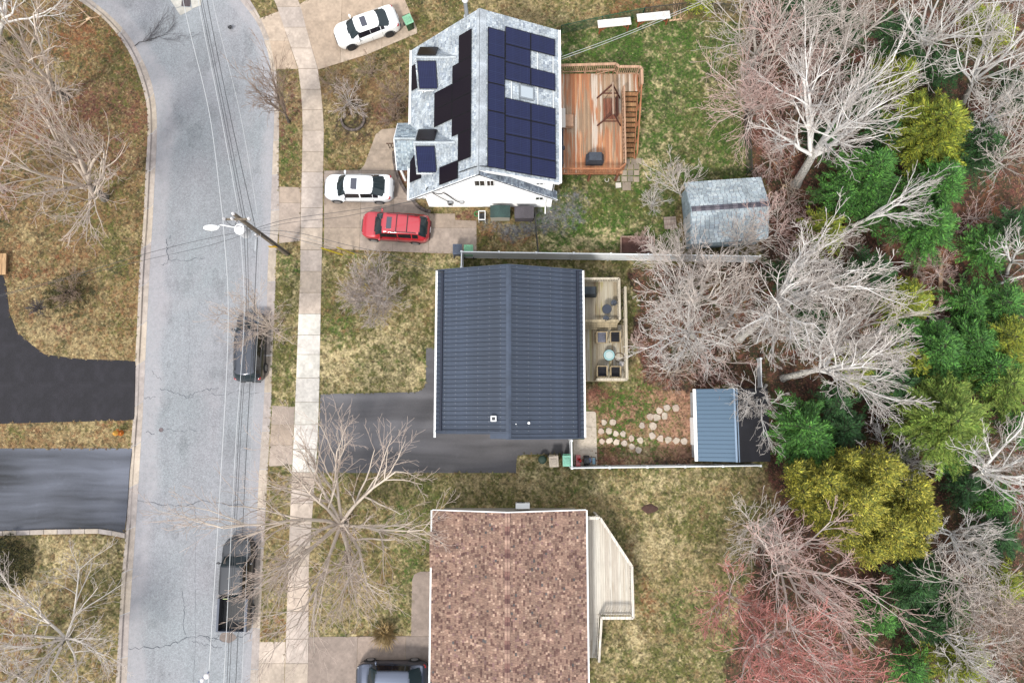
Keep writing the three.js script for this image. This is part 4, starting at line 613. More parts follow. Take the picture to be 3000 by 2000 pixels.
// ---------------------------------------------------------------- sheds
{
  const yaw = 4 * PI / 180, S = thing('grey_shed', 'pale blue garden shed under grey tab shingles near the wood', 'shed', new V3(14.2, 0, -13.8), yaw), w = 2.55, d = 2.1, he = 2.1, hr = 3.0;
  const wallM = mat(alb(196, 216, 228), { map: speckle, rough: 0.8 }), dark = mat(alb(130, 122, 134), { map: speckle });
  part(S, 'wall', [box(-w + 0.25, w - 0.12, -0.05, he, -d + 0.15, d - 0.15), panelPrism([new V3(-w + 0.25, he, -d + 0.15), new V3(-w + 0.25, he, d - 0.15), new V3(-w + 0.25, hr - 0.1, 0)], new V3(2 * w - 0.4, 0, 0))], wallM);
  for (let i = 0; i < 10; i++) part(S, 'wall_board', box(-w + 0.225, -w + 0.25, 0.05, he - 0.02, -d + 0.2 + i * 0.385, -d + 0.2 + i * 0.385 + 0.36), wallM);
  const dr = part(S, 'door', box(-w + 0.19, -w + 0.225, 0.1, 1.9, -0.1, 0.85), mat(alb(240, 244, 246), { rough: 0.6 })); part(dr, 'handle', rbox(0.05, 0.12, 0.04, -w + 0.17, 1.0, 0.0, 0.01), M.darkMetal);
  for (const sgn of [-1, 1]) { const T = new Slope(new V3(-w, hr, 0), new V3(1, 0, 0), new V3(0, he - hr, sgn * d)), L = Math.hypot(he - hr, d), r = part(S, 'roof', T.plate(0, 2 * w, 0, L, 0, 0.08), dark); shingles(r, T, 2 * w, L, { exp: 0.15, wmin: 0.26, wmax: 0.34, pal: [[206, 221, 230, 5], [216, 229, 236, 4], [224, 235, 240, 2], [190, 204, 216, 1.4]], seed: 70 + sgn, gap: 0.03 }); part(S, 'fascia', bar(T.at(-0.02, 0, -0.05), T.at(-0.02, L, -0.05), 0.04, 0.12), wallM); }
  for (let i = 0; i < 17; i++) part(S, 'ridge_shingle', [-1, 1].map((s) => new Slope(new V3(-w, hr, 0), new V3(1, 0, 0), new V3(0, he - hr, s * d)).plate(i * 0.3, i * 0.3 + 0.32, 0, 0.17, 0.04 + (i % 2) * 0.004, 0.012)), mat(alb(...[[112, 110, 122], [132, 128, 140], [100, 98, 112], [146, 140, 150]][(i * 3) % 4]), { map: speckle }));
  const ramp = thing('shed_ramp', 'small plank landing at the door of the grey shed', 'ramp', new V3(10.93, 0, -13.55), yaw); for (let i = 0; i < 7; i++) part(ramp, 'plank', box(-0.42, 0.42, 0.1, 0.14, -0.42 + i * 0.122, -0.42 + i * 0.122 + 0.112), mat(alb(...[[206, 186, 174], [190, 170, 160], [216, 200, 188]][i % 3]), { map: grainT })); part(ramp, 'bearer', [box(-0.4, -0.32, 0, 0.1, -0.4, 0.42), box(0.32, 0.4, 0, 0.1, -0.4, 0.42)], mat(alb(150, 130, 112)));
}
{
  const S = thing('blue_shed', 'garden shed with blue ribbed metal roof and black rear slope', 'shed', new V3(14.1, 0, 0.3)), x0 = 11.86, xr = 14.1, x1 = 16.45, z0 = -2.0, z1 = 2.58, he = 2.0, hr = 2.85;
  const wm = mat(alb(226, 228, 230), { map: speckle });
  part(S, 'wall', [box(x0 + 0.12, x1 - 0.15, -0.05, he - 0.02, z0 + 0.15, z1 - 0.15), panelPrism([new V3(x0 + 0.2, he - 0.02, z0 + 0.15), new V3(x1 - 0.2, he - 0.02, z0 + 0.15), new V3(xr, hr - 0.1, z0 + 0.15)], new V3(0, 0, z1 - z0 - 0.3))], wm);
  part(S, 'eave_board', box(x0 - 0.2, x0 - 0.01, he - 0.12, he - 0.04, z0, z1), M.trim); part(S, 'door', box(x0 + 0.06, x0 + 0.12, 0, 1.9, -0.2, 1.6), M.trim);
  const T = new Slope(new V3(xr, hr, z0), new V3(0, 0, 1), new V3(x0 - xr, he - hr, 0)), L = Math.hypot(x0 - xr, he - hr), n = 17, pw = (z1 - z0) / n, lt = mat([0.058, 0.1, 0.15], { rough: 0.45, metal: 0.2 });
  const roof = part(S, 'roof', T.plate(0, z1 - z0, 0, L, -0.01, 0.06), M.blueRib);
  for (let i = 0; i < n; i++) { const prof = [[0, 0], [0.012, 0.03], [0.05, 0.03], [0.062, 0], [pw - 0.003, 0]], gs = []; for (let k = 0; k < 4; k++) gs.push(quad(T.at(i * pw + prof[k][0], 0, prof[k][1]), T.at(i * pw + prof[k + 1][0], 0, prof[k + 1][1]), T.at(i * pw + prof[k + 1][0], L, prof[k + 1][1]), T.at(i * pw + prof[k][0], L, prof[k][1]))); part(roof, 'roof_sheet', gs, lt); }
  const B = new Slope(new V3(xr + 0.06, hr - 0.02, z0 - 0.02), new V3(0, 0, 1), new V3(x1 - xr, he - hr, 0)); part(S, 'rear_roof', B.plate(0, z1 - z0 + 0.04, 0, 2.45, 0, 0.07), mat([0.008, 0.008, 0.012], { rough: 0.95, map: speckle }));
  part(S, 'ridge_cap', [T.plate(-0.02, z1 - z0 + 0.02, 0, 0.12, 0.045, 0.02), B.plate(0, z1 - z0 + 0.04, 0, 0.08, 0.03, 0.02)], mat([0.16, 0.22, 0.3], { rough: 0.4, metal: 0.2 }));
}
// ---------------------------------------------------------------- fences
M.fence = mat([0.6, 0.62, 0.64], { rough: 0.7 });
function vinylFence(name, label, pts, h = 1.7, m = M.fence) { // pts [x, z]; posts with caps, solid panels with rails
  const F = thing(name, label, 'fence', new V3((pts[0][0] + pts[pts.length - 1][0]) / 2, 0, (pts[0][1] + pts[pts.length - 1][1]) / 2), 0, 'white yard fences');
  for (let i = 0; i < pts.length - 1; i++) {
    const a = new V3(pts[i][0], 0, pts[i][1]), b = new V3(pts[i + 1][0], 0, pts[i + 1][1]), L = a.distanceTo(b), n = Math.max(1, Math.round(L / 2.35));
    for (let k = i ? 1 : 0; k <= n; k++) { const p = a.clone().lerp(b, k / n), q = part(F, 'fence_post', box(p.x - 0.06, p.x + 0.06, 0, h + 0.06, p.z - 0.06, p.z + 0.06), m); part(q, 'post_cap', new THREE.CylinderGeometry(0.02, 0.1, 0.07, 4, 1).rotateY(PI / 4).translate(p.x, h + 0.095, p.z), m); }
    for (let k = 0; k < n; k++) {
      const p = a.clone().lerp(b, k / n), q = a.clone().lerp(b, (k + 1) / n), d = new V3().subVectors(q, p).normalize().multiplyScalar(0.065), p1 = p.clone().add(d), q1 = q.clone().sub(d), at = (o, y) => o.clone().setY(y);
      const pan = part(F, 'fence_panel', bar(at(p1, h / 2), at(q1, h / 2), 0.028, h - 0.16), m);
      part(pan, 'top_rail', bar(at(p1, h - 0.04), at(q1, h - 0.04), 0.065, 0.09), m); part(pan, 'bottom_rail', bar(at(p1, 0.1), at(q1, 0.1), 0.055, 0.12), m);
      const nb = 14; for (let j = 1; j < nb; j++) { const c = p1.clone().lerp(q1, j / nb); part(pan, 'batten', bar(at(c, 0.2), at(c, h - 0.1), 0.012, 0.036), m); }
    }
  }
}
{
  const p = (u, v, h = 1.7) => { const q = P(u, v, h); return [q.x, q.z]; };
  vinylFence('boundary_fence', 'long pale fence between the white house and the blue roofed house', [p(1351, 783), p(1352, 737), p(1900, 745), p(2227, 750)]);
  vinylFence('side_fence', 'white fence from the blue house past the snow blower to the blue shed', [p(1675, 1290), p(1676, 1371), p(2229, 1364)]);
  vinylFence('rear_fence', 'white fence along the edge of the wood behind the blue shed', [p(2230, 1050, 0.7), p(2232, 1132, 0.7)], 0.7);
}
function chainFence(name, label, pts, h, m, cell) {
  const F = thing(name, label, 'fence', new V3((pts[0][0] + pts[pts.length - 1][0]) / 2, 0, (pts[0][1] + pts[pts.length - 1][1]) / 2));
  for (let i = 0; i < pts.length - 1; i++) {
    const a = new V3(pts[i][0], 0, pts[i][1]), b = new V3(pts[i + 1][0], 0, pts[i + 1][1]), L = a.distanceTo(b), n = Math.max(1, Math.round(L / 2.6)), at = (o, y) => o.clone().setY(y);
    for (let k = i ? 1 : 0; k <= n; k++) { const q = a.clone().lerp(b, k / n); part(F, 'fence_post', cyl(0.03, 0.03, h + 0.03, q.x, 0, q.z, 8), m); }
    part(F, 'top_rail', rod([at(a, h), at(b, h)], 0.022, 6, 1), m);
    const g = [], w = Math.round(L / cell); for (let k = -Math.round(h / cell); k < w; k++) for (const s of [0, 1]) { const k0 = Math.max(0, k), k1 = Math.min(w, k + Math.round(h / cell)), y0 = (k0 - k) * cell, y1 = (k1 - k) * cell; if (y1 - y0 < 0.01) continue; g.push(bar(at(a.clone().lerp(b, k0 / w), s ? h - y0 : y0), at(a.clone().lerp(b, k1 / w), s ? h - y1 : y1), 0.006, 0.006)); }
    const mesh = part(F, 'wire_mesh', g, m); mesh.userData.kind = 'stuff';
  }
}
{
  const p = (u, v) => { const q = P(u, v, 0); return [q.x, q.z]; }, gm = mat(alb(24, 92, 62), { rough: 0.6 }), bm = mat(alb(60, 62, 64), { rough: 0.6 });
  chainFence('green_wire_fence', 'green wire fence behind the two white tables', [p(1642, 100), p(1760, 74), p(1880, 50)], 1.1, gm, 0.075);
  chainFence('dark_wire_fence', 'dark wire fence running on from the white tables into the trees', [p(1882, 49), p(2010, 34), p(2150, 40)], 1.1, bm, 0.09);
  chainFence('yard_wire_fence', 'dark wire fence from the white house corner to the pale fence', [p(1566, 630), p(1570, 690), p(1576, 752)], 1.1, bm, 0.09);
  chainFence('wood_edge_fence', 'grey wire fence along the green lawn at the edge of the wood', [p(2178, 250), p(2182, 400), p(2188, 512)], 1.2, bm, 0.09);
}
// ---------------------------------------------------------------- yard furniture
function groundAt(u, v, h = 0) { return P(u, v, h); }
for (const [u, v, label] of [[1795, 86, 'white topped work table on orange legs, left of the pair'], [1908, 68, 'white topped work table on orange legs, right of the pair']]) {
  const T = thing('work_table', label, 'table', P(u, v, 0), 0.11, 'white work tables by the green wire fence'), wd = mat(alb(196, 112, 72), { map: grainT });
  part(T, 'table_top', rbox(2.35, 0.05, 0.58, 0, 0.86, 0, 0.015), mat(alb(250, 246, 240), { map: speckle, gain: 1.4 }));
  for (const x of [-1, 1]) for (const z of [-0.22, 0.22]) part(T, 'leg', bar(new V3(x * 1.02, 0, z), new V3(x * 1.0, 0.84, z), 0.08, 0.08), wd);
  for (const x of [-1, 1]) part(T, 'brace', bar(new V3(x * 1.0, 0.35, 0.22), new V3(x * 0.5, 0.83, 0.22), 0.06, 0.06), wd);
  part(T, 'rail', box(-1.05, 1.05, 0.74, 0.83, 0.2, 0.24), wd);
}
function cart(u, v, h, turn, bodyC, lidC, label) { // wheeled refuse cart
  const C = thing('wheeled_bin', label, 'bin', P(u, v, h), turn, 'wheeled bins'), b = mat(alb(...bodyC), { rough: 0.6, map: speckle }), l = mat(alb(...lidC), { rough: 0.5, map: speckle });
  const body = new THREE.CylinderGeometry(0.4, 0.32, 0.88, 4, 1).rotateY(PI / 4).scale(1.0, 1, 1.15).translate(0, 0.5, 0); part(C, 'bin_body', body, b);
  const lid = part(C, 'lid', [rbox(0.62, 0.06, 0.72, 0, 0.97, 0, 0.03), rbox(0.4, 0.04, 0.42, 0, 1.01, 0.02, 0.02)], l); part(lid, 'lid_rim', [rbox(0.3, 0.025, 0.32, 0, 1.035, 0.02, 0.012)], l);
  part(C, 'handle', [rod([new V3(-0.26, 0.93, -0.42), new V3(0.26, 0.93, -0.42)], 0.02, 8, 1), box(-0.27, -0.23, 0.88, 0.95, -0.44, -0.34), box(0.23, 0.27, 0.88, 0.95, -0.44, -0.34)], b);
  for (const x of [-0.3, 0.3]) part(C, 'wheel', new THREE.CylinderGeometry(0.12, 0.12, 0.06, 16).rotateZ(PI / 2).translate(x, 0.12, -0.34), M.darkMetal);
}
cart(1201, 80, 0.03, 0.45, [44, 92, 58], [150, 214, 172], 'green wheeled bin behind the white coupe');
cart(1343, 740, 0.02, PI, [58, 66, 80], [78, 90, 112], 'dark blue wheeled bin at the fence end');
cart(1375, 742, 0.02, PI, [90, 170, 126], [132, 206, 160], 'light green wheeled bin beside the dark blue one');
cart(1620, 1349, 0, 0.05, [150, 138, 122], [196, 182, 166], 'beige wheeled bin beside the asphalt driveway');
cart(1659, 1347, 0, 0.02, [100, 180, 150], [150, 222, 196], 'mint green wheeled bin against the white fence');
single('garden_urn', 'round dark green compost pail left of the beige bin', 'pail', [new THREE.LatheGeometry([[0, 0], [0.2, 0], [0.27, 0.25], [0.25, 0.5], [0.28, 0.55], [0.15, 0.62], [0, 0.63]].map(([x, y]) => new THREE.Vector2(x, y)), 20).translate(P(1588, 1345).x, 0, P(1588, 1345).z)], mat(alb(30, 62, 48), { rough: 0.7 }));
{ // snow blower on the pad
  const S = thing('snow_blower', 'red snow blower with black engine on the white concrete pad', 'snow blower', P(1716, 1348, 0.025), 0), red = mat(alb(206, 40, 44), { rough: 0.35, coat: 0.6 });
  part(S, 'auger_housing', [panelPrism([new V3(P(1716, 1348).x - 0.68, 0.03, P(1716, 1348).z - 0.36), new V3(P(1716, 1348).x - 0.68, 0.5, P(1716, 1348).z - 0.36), new V3(P(1716, 1348).x - 0.4, 0.5, P(1716, 1348).z - 0.36), new V3(P(1716, 1348).x - 0.34, 0.03, P(1716, 1348).z - 0.36)], new V3(0, 0, 0.72))], red);
  const c = P(1716, 1348); part(S, 'chute', rod([new V3(c.x - 0.45, 0.5, c.z), new V3(c.x - 0.45, 0.9, c.z), new V3(c.x - 0.52, 1.0, c.z - 0.12)], 0.1, 10), red);
  part(S, 'engine', [rbox(0.42, 0.34, 0.4, c.x + 0.02, 0.52, c.z, 0.06), cyl(0.12, 0.12, 0.14, c.x + 0.05, 0.68, c.z + 0.02)], M.darkMetal); part(S, 'fuel_tank', rbox(0.16, 0.14, 0.3, c.x + 0.22, 0.66, c.z - 0.04, 0.04), mat(alb(90, 110, 150), { rough: 0.4 }));
  for (const z of [-0.27, 0.27]) part(S, 'wheel', new THREE.TorusGeometry(0.14, 0.06, 8, 20).translate(c.x + 0.02, 0.22, c.z + z), M.darkMetal);
  part(S, 'handle_bar', [rod([new V3(c.x + 0.15, 0.45, c.z - 0.22), new V3(c.x + 0.55, 0.9, c.z - 0.25)], 0.018, 6, 2), rod([new V3(c.x + 0.15, 0.45, c.z + 0.22), new V3(c.x + 0.55, 0.9, c.z + 0.25)], 0.018, 6, 2), rod([new V3(c.x + 0.55, 0.9, c.z - 0.25), new V3(c.x + 0.55, 0.9, c.z + 0.25)], 0.018, 6, 2)], M.darkMetal); part(S, 'control_panel', rbox(0.22, 0.05, 0.4, c.x + 0.46, 0.86, c.z, 0.02), mat(alb(120, 160, 180), { rough: 0.5 }));
}
{ // heat pump on the north wall of the brown house
  const H = thing('heat_pump', 'white heat pump unit on the north wall of the brown house', 'heat pump', P(1531, 1490, 0.9)), c = P(1531, 1490, 0.9), w = mat([0.74, 0.75, 0.75], { rough: 0.45 });
  part(H, 'casing', rbox(0.9, 0.65, 0.36, c.x, 1.3, c.z - 0.25, 0.03), w); part(H, 'fan_grille', [new THREE.TorusGeometry(0.25, 0.012, 6, 28).translate(c.x - 0.12, 1.3, c.z - 0.44), new THREE.TorusGeometry(0.16, 0.01, 6, 24).translate(c.x - 0.12, 1.3, c.z - 0.44)], M.darkMetal);
  part(H, 'bracket', [box(c.x - 0.36, c.x - 0.31, 0.92, 0.97, c.z - 0.45, c.z + 0.04), box(c.x + 0.31, c.x + 0.36, 0.92, 0.97, c.z - 0.45, c.z + 0.04), box(c.x - 0.36, c.x - 0.31, 0.0, 0.92, c.z - 0.05, c.z), box(c.x + 0.31, c.x + 0.36, 0.0, 0.92, c.z - 0.05, c.z)], M.darkMetal);
}
// storage boxes and clutter along the south wall of the white house
{
  const a = P(1466, 650, 0), S = thing('storage_box', 'dark green garden storage box against the white wall', 'storage box', new V3(a.x, 0, a.z - 0.42)), g = mat(alb(54, 84, 80), { map: speckle, rough: 0.6 }), x = a.x, z = a.z - 0.42;
  part(S, 'box_body', rbox(1.3, 1.0, 0.7, x, 0.5, z, 0.03), mat(alb(196, 192, 180), { rough: 0.6 })); part(S, 'lid', [-1, 1].map((s) => slabQuad(new V3(x, 1.16, z - 0.42), new V3(x, 1.16, z + 0.42), new V3(x + s * 0.68, 1.05, z + 0.42), new V3(x + s * 0.68, 1.05, z - 0.42), 0.05)), g);
  const b = P(1535, 652, 0), T = thing('storage_box', 'dark grey storage box beside the dark green one', 'storage box', new V3(b.x, 0, b.z - 0.42)), q = mat(alb(92, 86, 94), { map: speckle, rough: 0.7 });
  part(T, 'box_body', rbox(1.26, 0.95, 0.72, b.x, 0.48, b.z - 0.42, 0.03), q); part(T, 'lid', slabQuad(new V3(b.x - 0.66, 1.06, b.z - 0.84), new V3(b.x + 0.66, 1.06, b.z - 0.84), new V3(b.x + 0.66, 0.98, b.z - 0.02), new V3(b.x - 0.66, 0.98, b.z - 0.02), 0.05), q);
  const c = P(1413, 640, 0), F = thing('wire_rack', 'white metal rack left of the dark green storage box', 'rack', c), w = mat([0.7, 0.7, 0.7], { rough: 0.5 });
  for (const [dx, dz] of [[-0.22, -0.3], [0.22, -0.3], [-0.22, 0.3], [0.22, 0.3]]) part(F, 'leg', rod([new V3(c.x + dx, 0, c.z + dz), new V3(c.x + dx, 0.75, c.z + dz)], 0.018, 6, 1), w);
  part(F, 'frame', [bar(new V3(c.x - 0.24, 0.75, c.z - 0.3), new V3(c.x + 0.24, 0.75, c.z - 0.3), 0.05), bar(new V3(c.x - 0.24, 0.75, c.z + 0.3), new V3(c.x + 0.24, 0.75, c.z + 0.3), 0.05), bar(new V3(c.x - 0.22, 0.75, c.z - 0.3), new V3(c.x - 0.22, 0.75, c.z + 0.3), 0.05), bar(new V3(c.x + 0.22, 0.75, c.z - 0.3), new V3(c.x + 0.22, 0.75, c.z + 0.3), 0.05)], w); part(F, 'shelf', box(c.x - 0.2, c.x + 0.2, 0.3, 0.34, c.z - 0.28, c.z + 0.28), M.darkMetal);
  single('garden_hose', 'coiled bright green hose on the bark bed', 'hose', new THREE.TorusGeometry(0.16, 0.04, 8, 24).rotateX(PI / 2).translate(P(1397, 627).x, 0.05, P(1397, 627).z), mat(alb(70, 150, 80), { rough: 0.5 }));
}
// on the red deck
{
  const y = 1.91, wd = mat(alb(118, 66, 50), { map: grainT }), S = thing('porch_swing', 'dark timber A-frame porch swing standing on the red deck', 'swing', new V3(6.55, y, -20.7)), xc = 6.55, za = -21.7, zb = -19.75, ht = y + 1.95;
  part(S, 'top_beam', bar(new V3(xc, ht, za - 0.1), new V3(xc, ht, zb + 0.1), 0.1, 0.12), mat(alb(196, 170, 150), { map: grainT }));
  for (const z of [za, zb]) for (const s of [-1, 1]) part(S, 'frame_leg', bar(new V3(xc + s * 0.78, y, z), new V3(xc, ht, z), 0.09, 0.07), wd);
  for (const z of [za, zb]) part(S, 'cross_bar', bar(new V3(xc - 0.5, y + 0.7, z), new V3(xc + 0.5, y + 0.7, z), 0.07, 0.07), wd);
  for (let i = 0; i < 6; i++) part(S, 'seat_slat', box(xc - 0.42 + i * 0.13, xc - 0.42 + i * 0.13 + 0.1, y + 0.45, y + 0.48, za + 0.25, zb - 0.25), mat(alb(...[[150, 86, 62], [128, 74, 56], [168, 104, 80]][i % 3]), { map: grainT }));
  for (let i = 0; i < 4; i++) part(S, 'back_slat', box(xc + 0.38 + i * 0.02, xc + 0.41 + i * 0.02, y + 0.55 + i * 0.13, y + 0.65 + i * 0.13, za + 0.25, zb - 0.25), wd);
  for (const z of [za + 0.3, zb - 0.3]) part(S, 'chain', [rod([new V3(xc - 0.35, y + 0.46, z), new V3(xc, ht, z)], 0.012, 5, 1), rod([new V3(xc + 0.38, y + 0.5, z), new V3(xc, ht, z)], 0.012, 5, 1)], M.darkMetal);
  const bq = P(1740, 478, y), B = thing('covered_barbecue', 'barbecue under a grey cover on the red deck', 'barbecue', new V3(bq.x, y, bq.z)), cv = mat(alb(72, 80, 94), { rough: 0.75, map: speckle });
  const cg = new THREE.BoxGeometry(1.15, 1.0, 0.55, 6, 5, 4).translate(bq.x, y + 0.5, bq.z - 0.1), cp = cg.attributes.position; for (let i = 0; i < cp.count; i++) { const t = (cp.getY(i) - y), f = 1 - 0.28 * smooth(0.55, 1.0, t), dx = cp.getX(i) - bq.x; cp.setX(i, bq.x + dx * (f + 0.04 * Math.sin(t * 9 + dx * 5))); } cg.computeVertexNormals(); part(B, 'cover', cg, cv);
  const c1 = P(1648, 345, y + 0.7); single('patio_table', 'white folding table half under the roof edge on the red deck', 'table', [rbox(0.9, 0.05, 1.35, c1.x - 0.25, y + 0.7, c1.z, 0.02), ...[[-0.6, -0.6], [0.12, -0.6], [-0.6, 0.6], [0.12, 0.6]].map(([dx, dz]) => cyl(0.02, 0.02, 0.7, c1.x + dx, y, c1.z + dz, 8))], mat(alb(232, 226, 218), { rough: 0.6 }));
  const c2 = P(1668, 354, y + 0.3); single('cardboard_panel', 'tan panel lying beside the white folding table', 'panel', rbox(0.62, 0.42, 0.8, c2.x - 0.05, y + 0.215, c2.z, 0.02), mat(alb(236, 192, 160), { map: cloudy }));
  const c3 = P(1650, 432, y + 0.5); single('deck_bench_cover', 'long slate grey covered bench along the house wall', 'bench', [rbox(0.62, 0.75, 2.5, c3.x - 0.3, y + 0.38, c3.z, 0.08), rbox(0.2, 0.2, 0.3, c3.x, y + 0.68, c3.z + 0.1, 0.08)], mat(alb(66, 72, 84), { rough: 0.8, map: speckle }));
}
// on the grey deck
function lounge(u, v, y, cushion, label) {
  const C = thing('lounge_chair', label, 'chair', P(u, v, y + 0.01), 0, 'timber lounge chairs on the grey deck'), c = P(u, v, y), w = mat(alb(206, 186, 150), { map: grainT }), k = mat(alb(...cushion), { rough: 0.95, map: speckle });
  for (const [dx, dz] of [[-0.31, -0.31], [0.31, -0.31], [-0.31, 0.31], [0.31, 0.31]]) part(C, 'leg', box(c.x + dx - 0.03, c.x + dx + 0.03, y + 0.01, y + 0.58, c.z + dz - 0.03, c.z + dz + 0.03), w);
  for (const s of [-1, 1]) part(C, 'armrest', rbox(0.08, 0.04, 0.72, c.x + s * 0.32, y + 0.6, c.z, 0.012), w);
  part(C, 'seat_rail', box(c.x - 0.28, c.x + 0.28, y + 0.24, y + 0.3, c.z - 0.34, c.z - 0.29), w); part(C, 'seat_rail', box(c.x - 0.28, c.x + 0.28, y + 0.24, y + 0.3, c.z + 0.29, c.z + 0.34), w); part(C, 'back_frame', rbox(0.66, 0.06, 0.06, c.x, y + 0.66, c.z - 0.35, 0.012), w);
  part(C, 'seat_cushion', rbox(0.55, 0.14, 0.56, c.x, y + 0.37, c.z + 0.02, 0.05), k); part(C, 'back_cushion', rbox(0.54, 0.3, 0.12, c.x, y + 0.53, c.z - 0.27, 0.05), k);
}
lounge(1760, 991, 1.0, [120, 122, 136], 'timber lounge chair with a grey cushion'); lounge(1799, 990, 1.0, [26, 26, 36], 'timber lounge chair with black cushion, beside the grey cushioned one');
lounge(1761, 1090, 1.0, [26, 26, 36], 'timber lounge chair with black cushion at the deck end, nearest the house'); lounge(1800, 1091, 1.0, [28, 28, 36], 'timber lounge chair with black cushion in the outer deck corner');
{
  const y = 1.01, c = P(1782, 1042, y), T = thing('fire_table', 'round pale glass table between the lounge chairs', 'table', c);
  part(T, 'table_top', cyl(0.36, 0.36, 0.03, c.x, y + 0.42, c.z, 32), mat(alb(160, 206, 206), { rough: 0.12, coat: 1 })); part(T, 'rim', new THREE.TorusGeometry(0.37, 0.02, 8, 40).rotateX(PI / 2).translate(c.x, y + 0.44, c.z), M.darkMetal); part(T, 'bowl', cyl(0.2, 0.24, 0.05, c.x, y + 0.45, c.z, 24), mat(alb(206, 226, 224), { rough: 0.4 }));
  for (let i = 0; i < 4; i++) part(T, 'leg', rod([new V3(c.x + 0.3 * Math.cos(i * PI / 2 + 0.7), y, c.z + 0.3 * Math.sin(i * PI / 2 + 0.7)), new V3(c.x + 0.22 * Math.cos(i * PI / 2 + 0.7), y + 0.42, c.z + 0.22 * Math.sin(i * PI / 2 + 0.7))], 0.018, 6, 1), M.darkMetal);
  const h = P(1814, 1047, y); single('wire_hoop', 'thin brown hoop lying on the deck near the round table', 'hoop', new THREE.TorusGeometry(0.3, 0.02, 6, 32).rotateX(PI / 2).translate(h.x, y + 0.03, h.z), mat(alb(100, 76, 60), { rough: 0.6 }));
  const q = P(1819, 1066, y), L = thing('lantern', 'small white lantern in the outer deck corner', 'lantern', q); part(L, 'lantern_body', [cyl(0.13, 0.16, 0.28, q.x, y, q.z, 16)], mat(alb(236, 232, 228), { rough: 0.5 })); part(L, 'lantern_cap', cyl(0.17, 0.04, 0.1, q.x, y + 0.28, q.z, 16), mat(alb(214, 208, 206), { rough: 0.4 }));
  const y2 = 1.56, b = P(1728, 858, y2), B = thing('covered_grill', 'grill under a black cover on the upper grey deck', 'grill', new V3(b.x - 0.2, y2, b.z)); const cg = new THREE.BoxGeometry(1.3, 0.95, 0.62, 6, 5, 4).translate(b.x - 0.25, y2 + 0.475, b.z), cp = cg.attributes.position; for (let i = 0; i < cp.count; i++) { const t = cp.getY(i) - y2, f = 1 - 0.22 * smooth(0.5, 0.95, t); cp.setX(i, b.x - 0.25 + (cp.getX(i) - b.x + 0.25) * f); cp.setZ(i, b.z + (cp.getZ(i) - b.z) * f); } cg.computeVertexNormals(); part(B, 'cover', cg, mat(alb(40, 52, 62), { rough: 0.7, map: speckle }));
  const t = P(1774, 910, y2), Q = thing('bistro_table', 'round dark metal bistro table on the upper grey deck', 'table', t); part(Q, 'table_top', cyl(0.3, 0.3, 0.025, t.x, y2 + 0.7, t.z, 28), mat(alb(64, 72, 88), { rough: 0.45, metal: 0.3 })); part(Q, 'rim', new THREE.TorusGeometry(0.3, 0.018, 6, 32).rotateX(PI / 2).translate(t.x, y2 + 0.71, t.z), M.darkMetal); part(Q, 'pedestal', [cyl(0.025, 0.025, 0.7, t.x, y2, t.z, 8), cyl(0.2, 0.05, 0.04, t.x, y2, t.z, 16)], M.darkMetal);
  for (const [u, v, lb] of [[1796, 890, 'round backed wire bistro chair near the deck railing'], [1773, 936, 'dark bistro chair between the round table and the deck step']]) { const p = P(u, v, y2), C = thing('bistro_chair', lb, 'chair', p, 0, 'bistro chairs on the upper deck'); part(C, 'seat', cyl(0.19, 0.2, 0.03, p.x, y2 + 0.44, p.z, 20), mat(alb(70, 78, 92), { rough: 0.5 })); part(C, 'backrest', [new THREE.TorusGeometry(0.21, 0.016, 6, 24).rotateY(0.3).translate(p.x + 0.08, y2 + 0.75, p.z + 0.12), rod([new V3(p.x + 0.08, y2 + 0.46, p.z + 0.12), new V3(p.x + 0.08, y2 + 0.95, p.z + 0.13)], 0.012, 5, 1)], M.darkMetal); for (let i = 0; i < 4; i++) part(C, 'leg', rod([new V3(p.x + 0.19 * Math.cos(i * PI / 2 + 0.8), y2, p.z + 0.19 * Math.sin(i * PI / 2 + 0.8)), new V3(p.x + 0.14 * Math.cos(i * PI / 2 + 0.8), y2 + 0.45, p.z + 0.14 * Math.sin(i * PI / 2 + 0.8))], 0.012, 5, 1), M.darkMetal); }
}
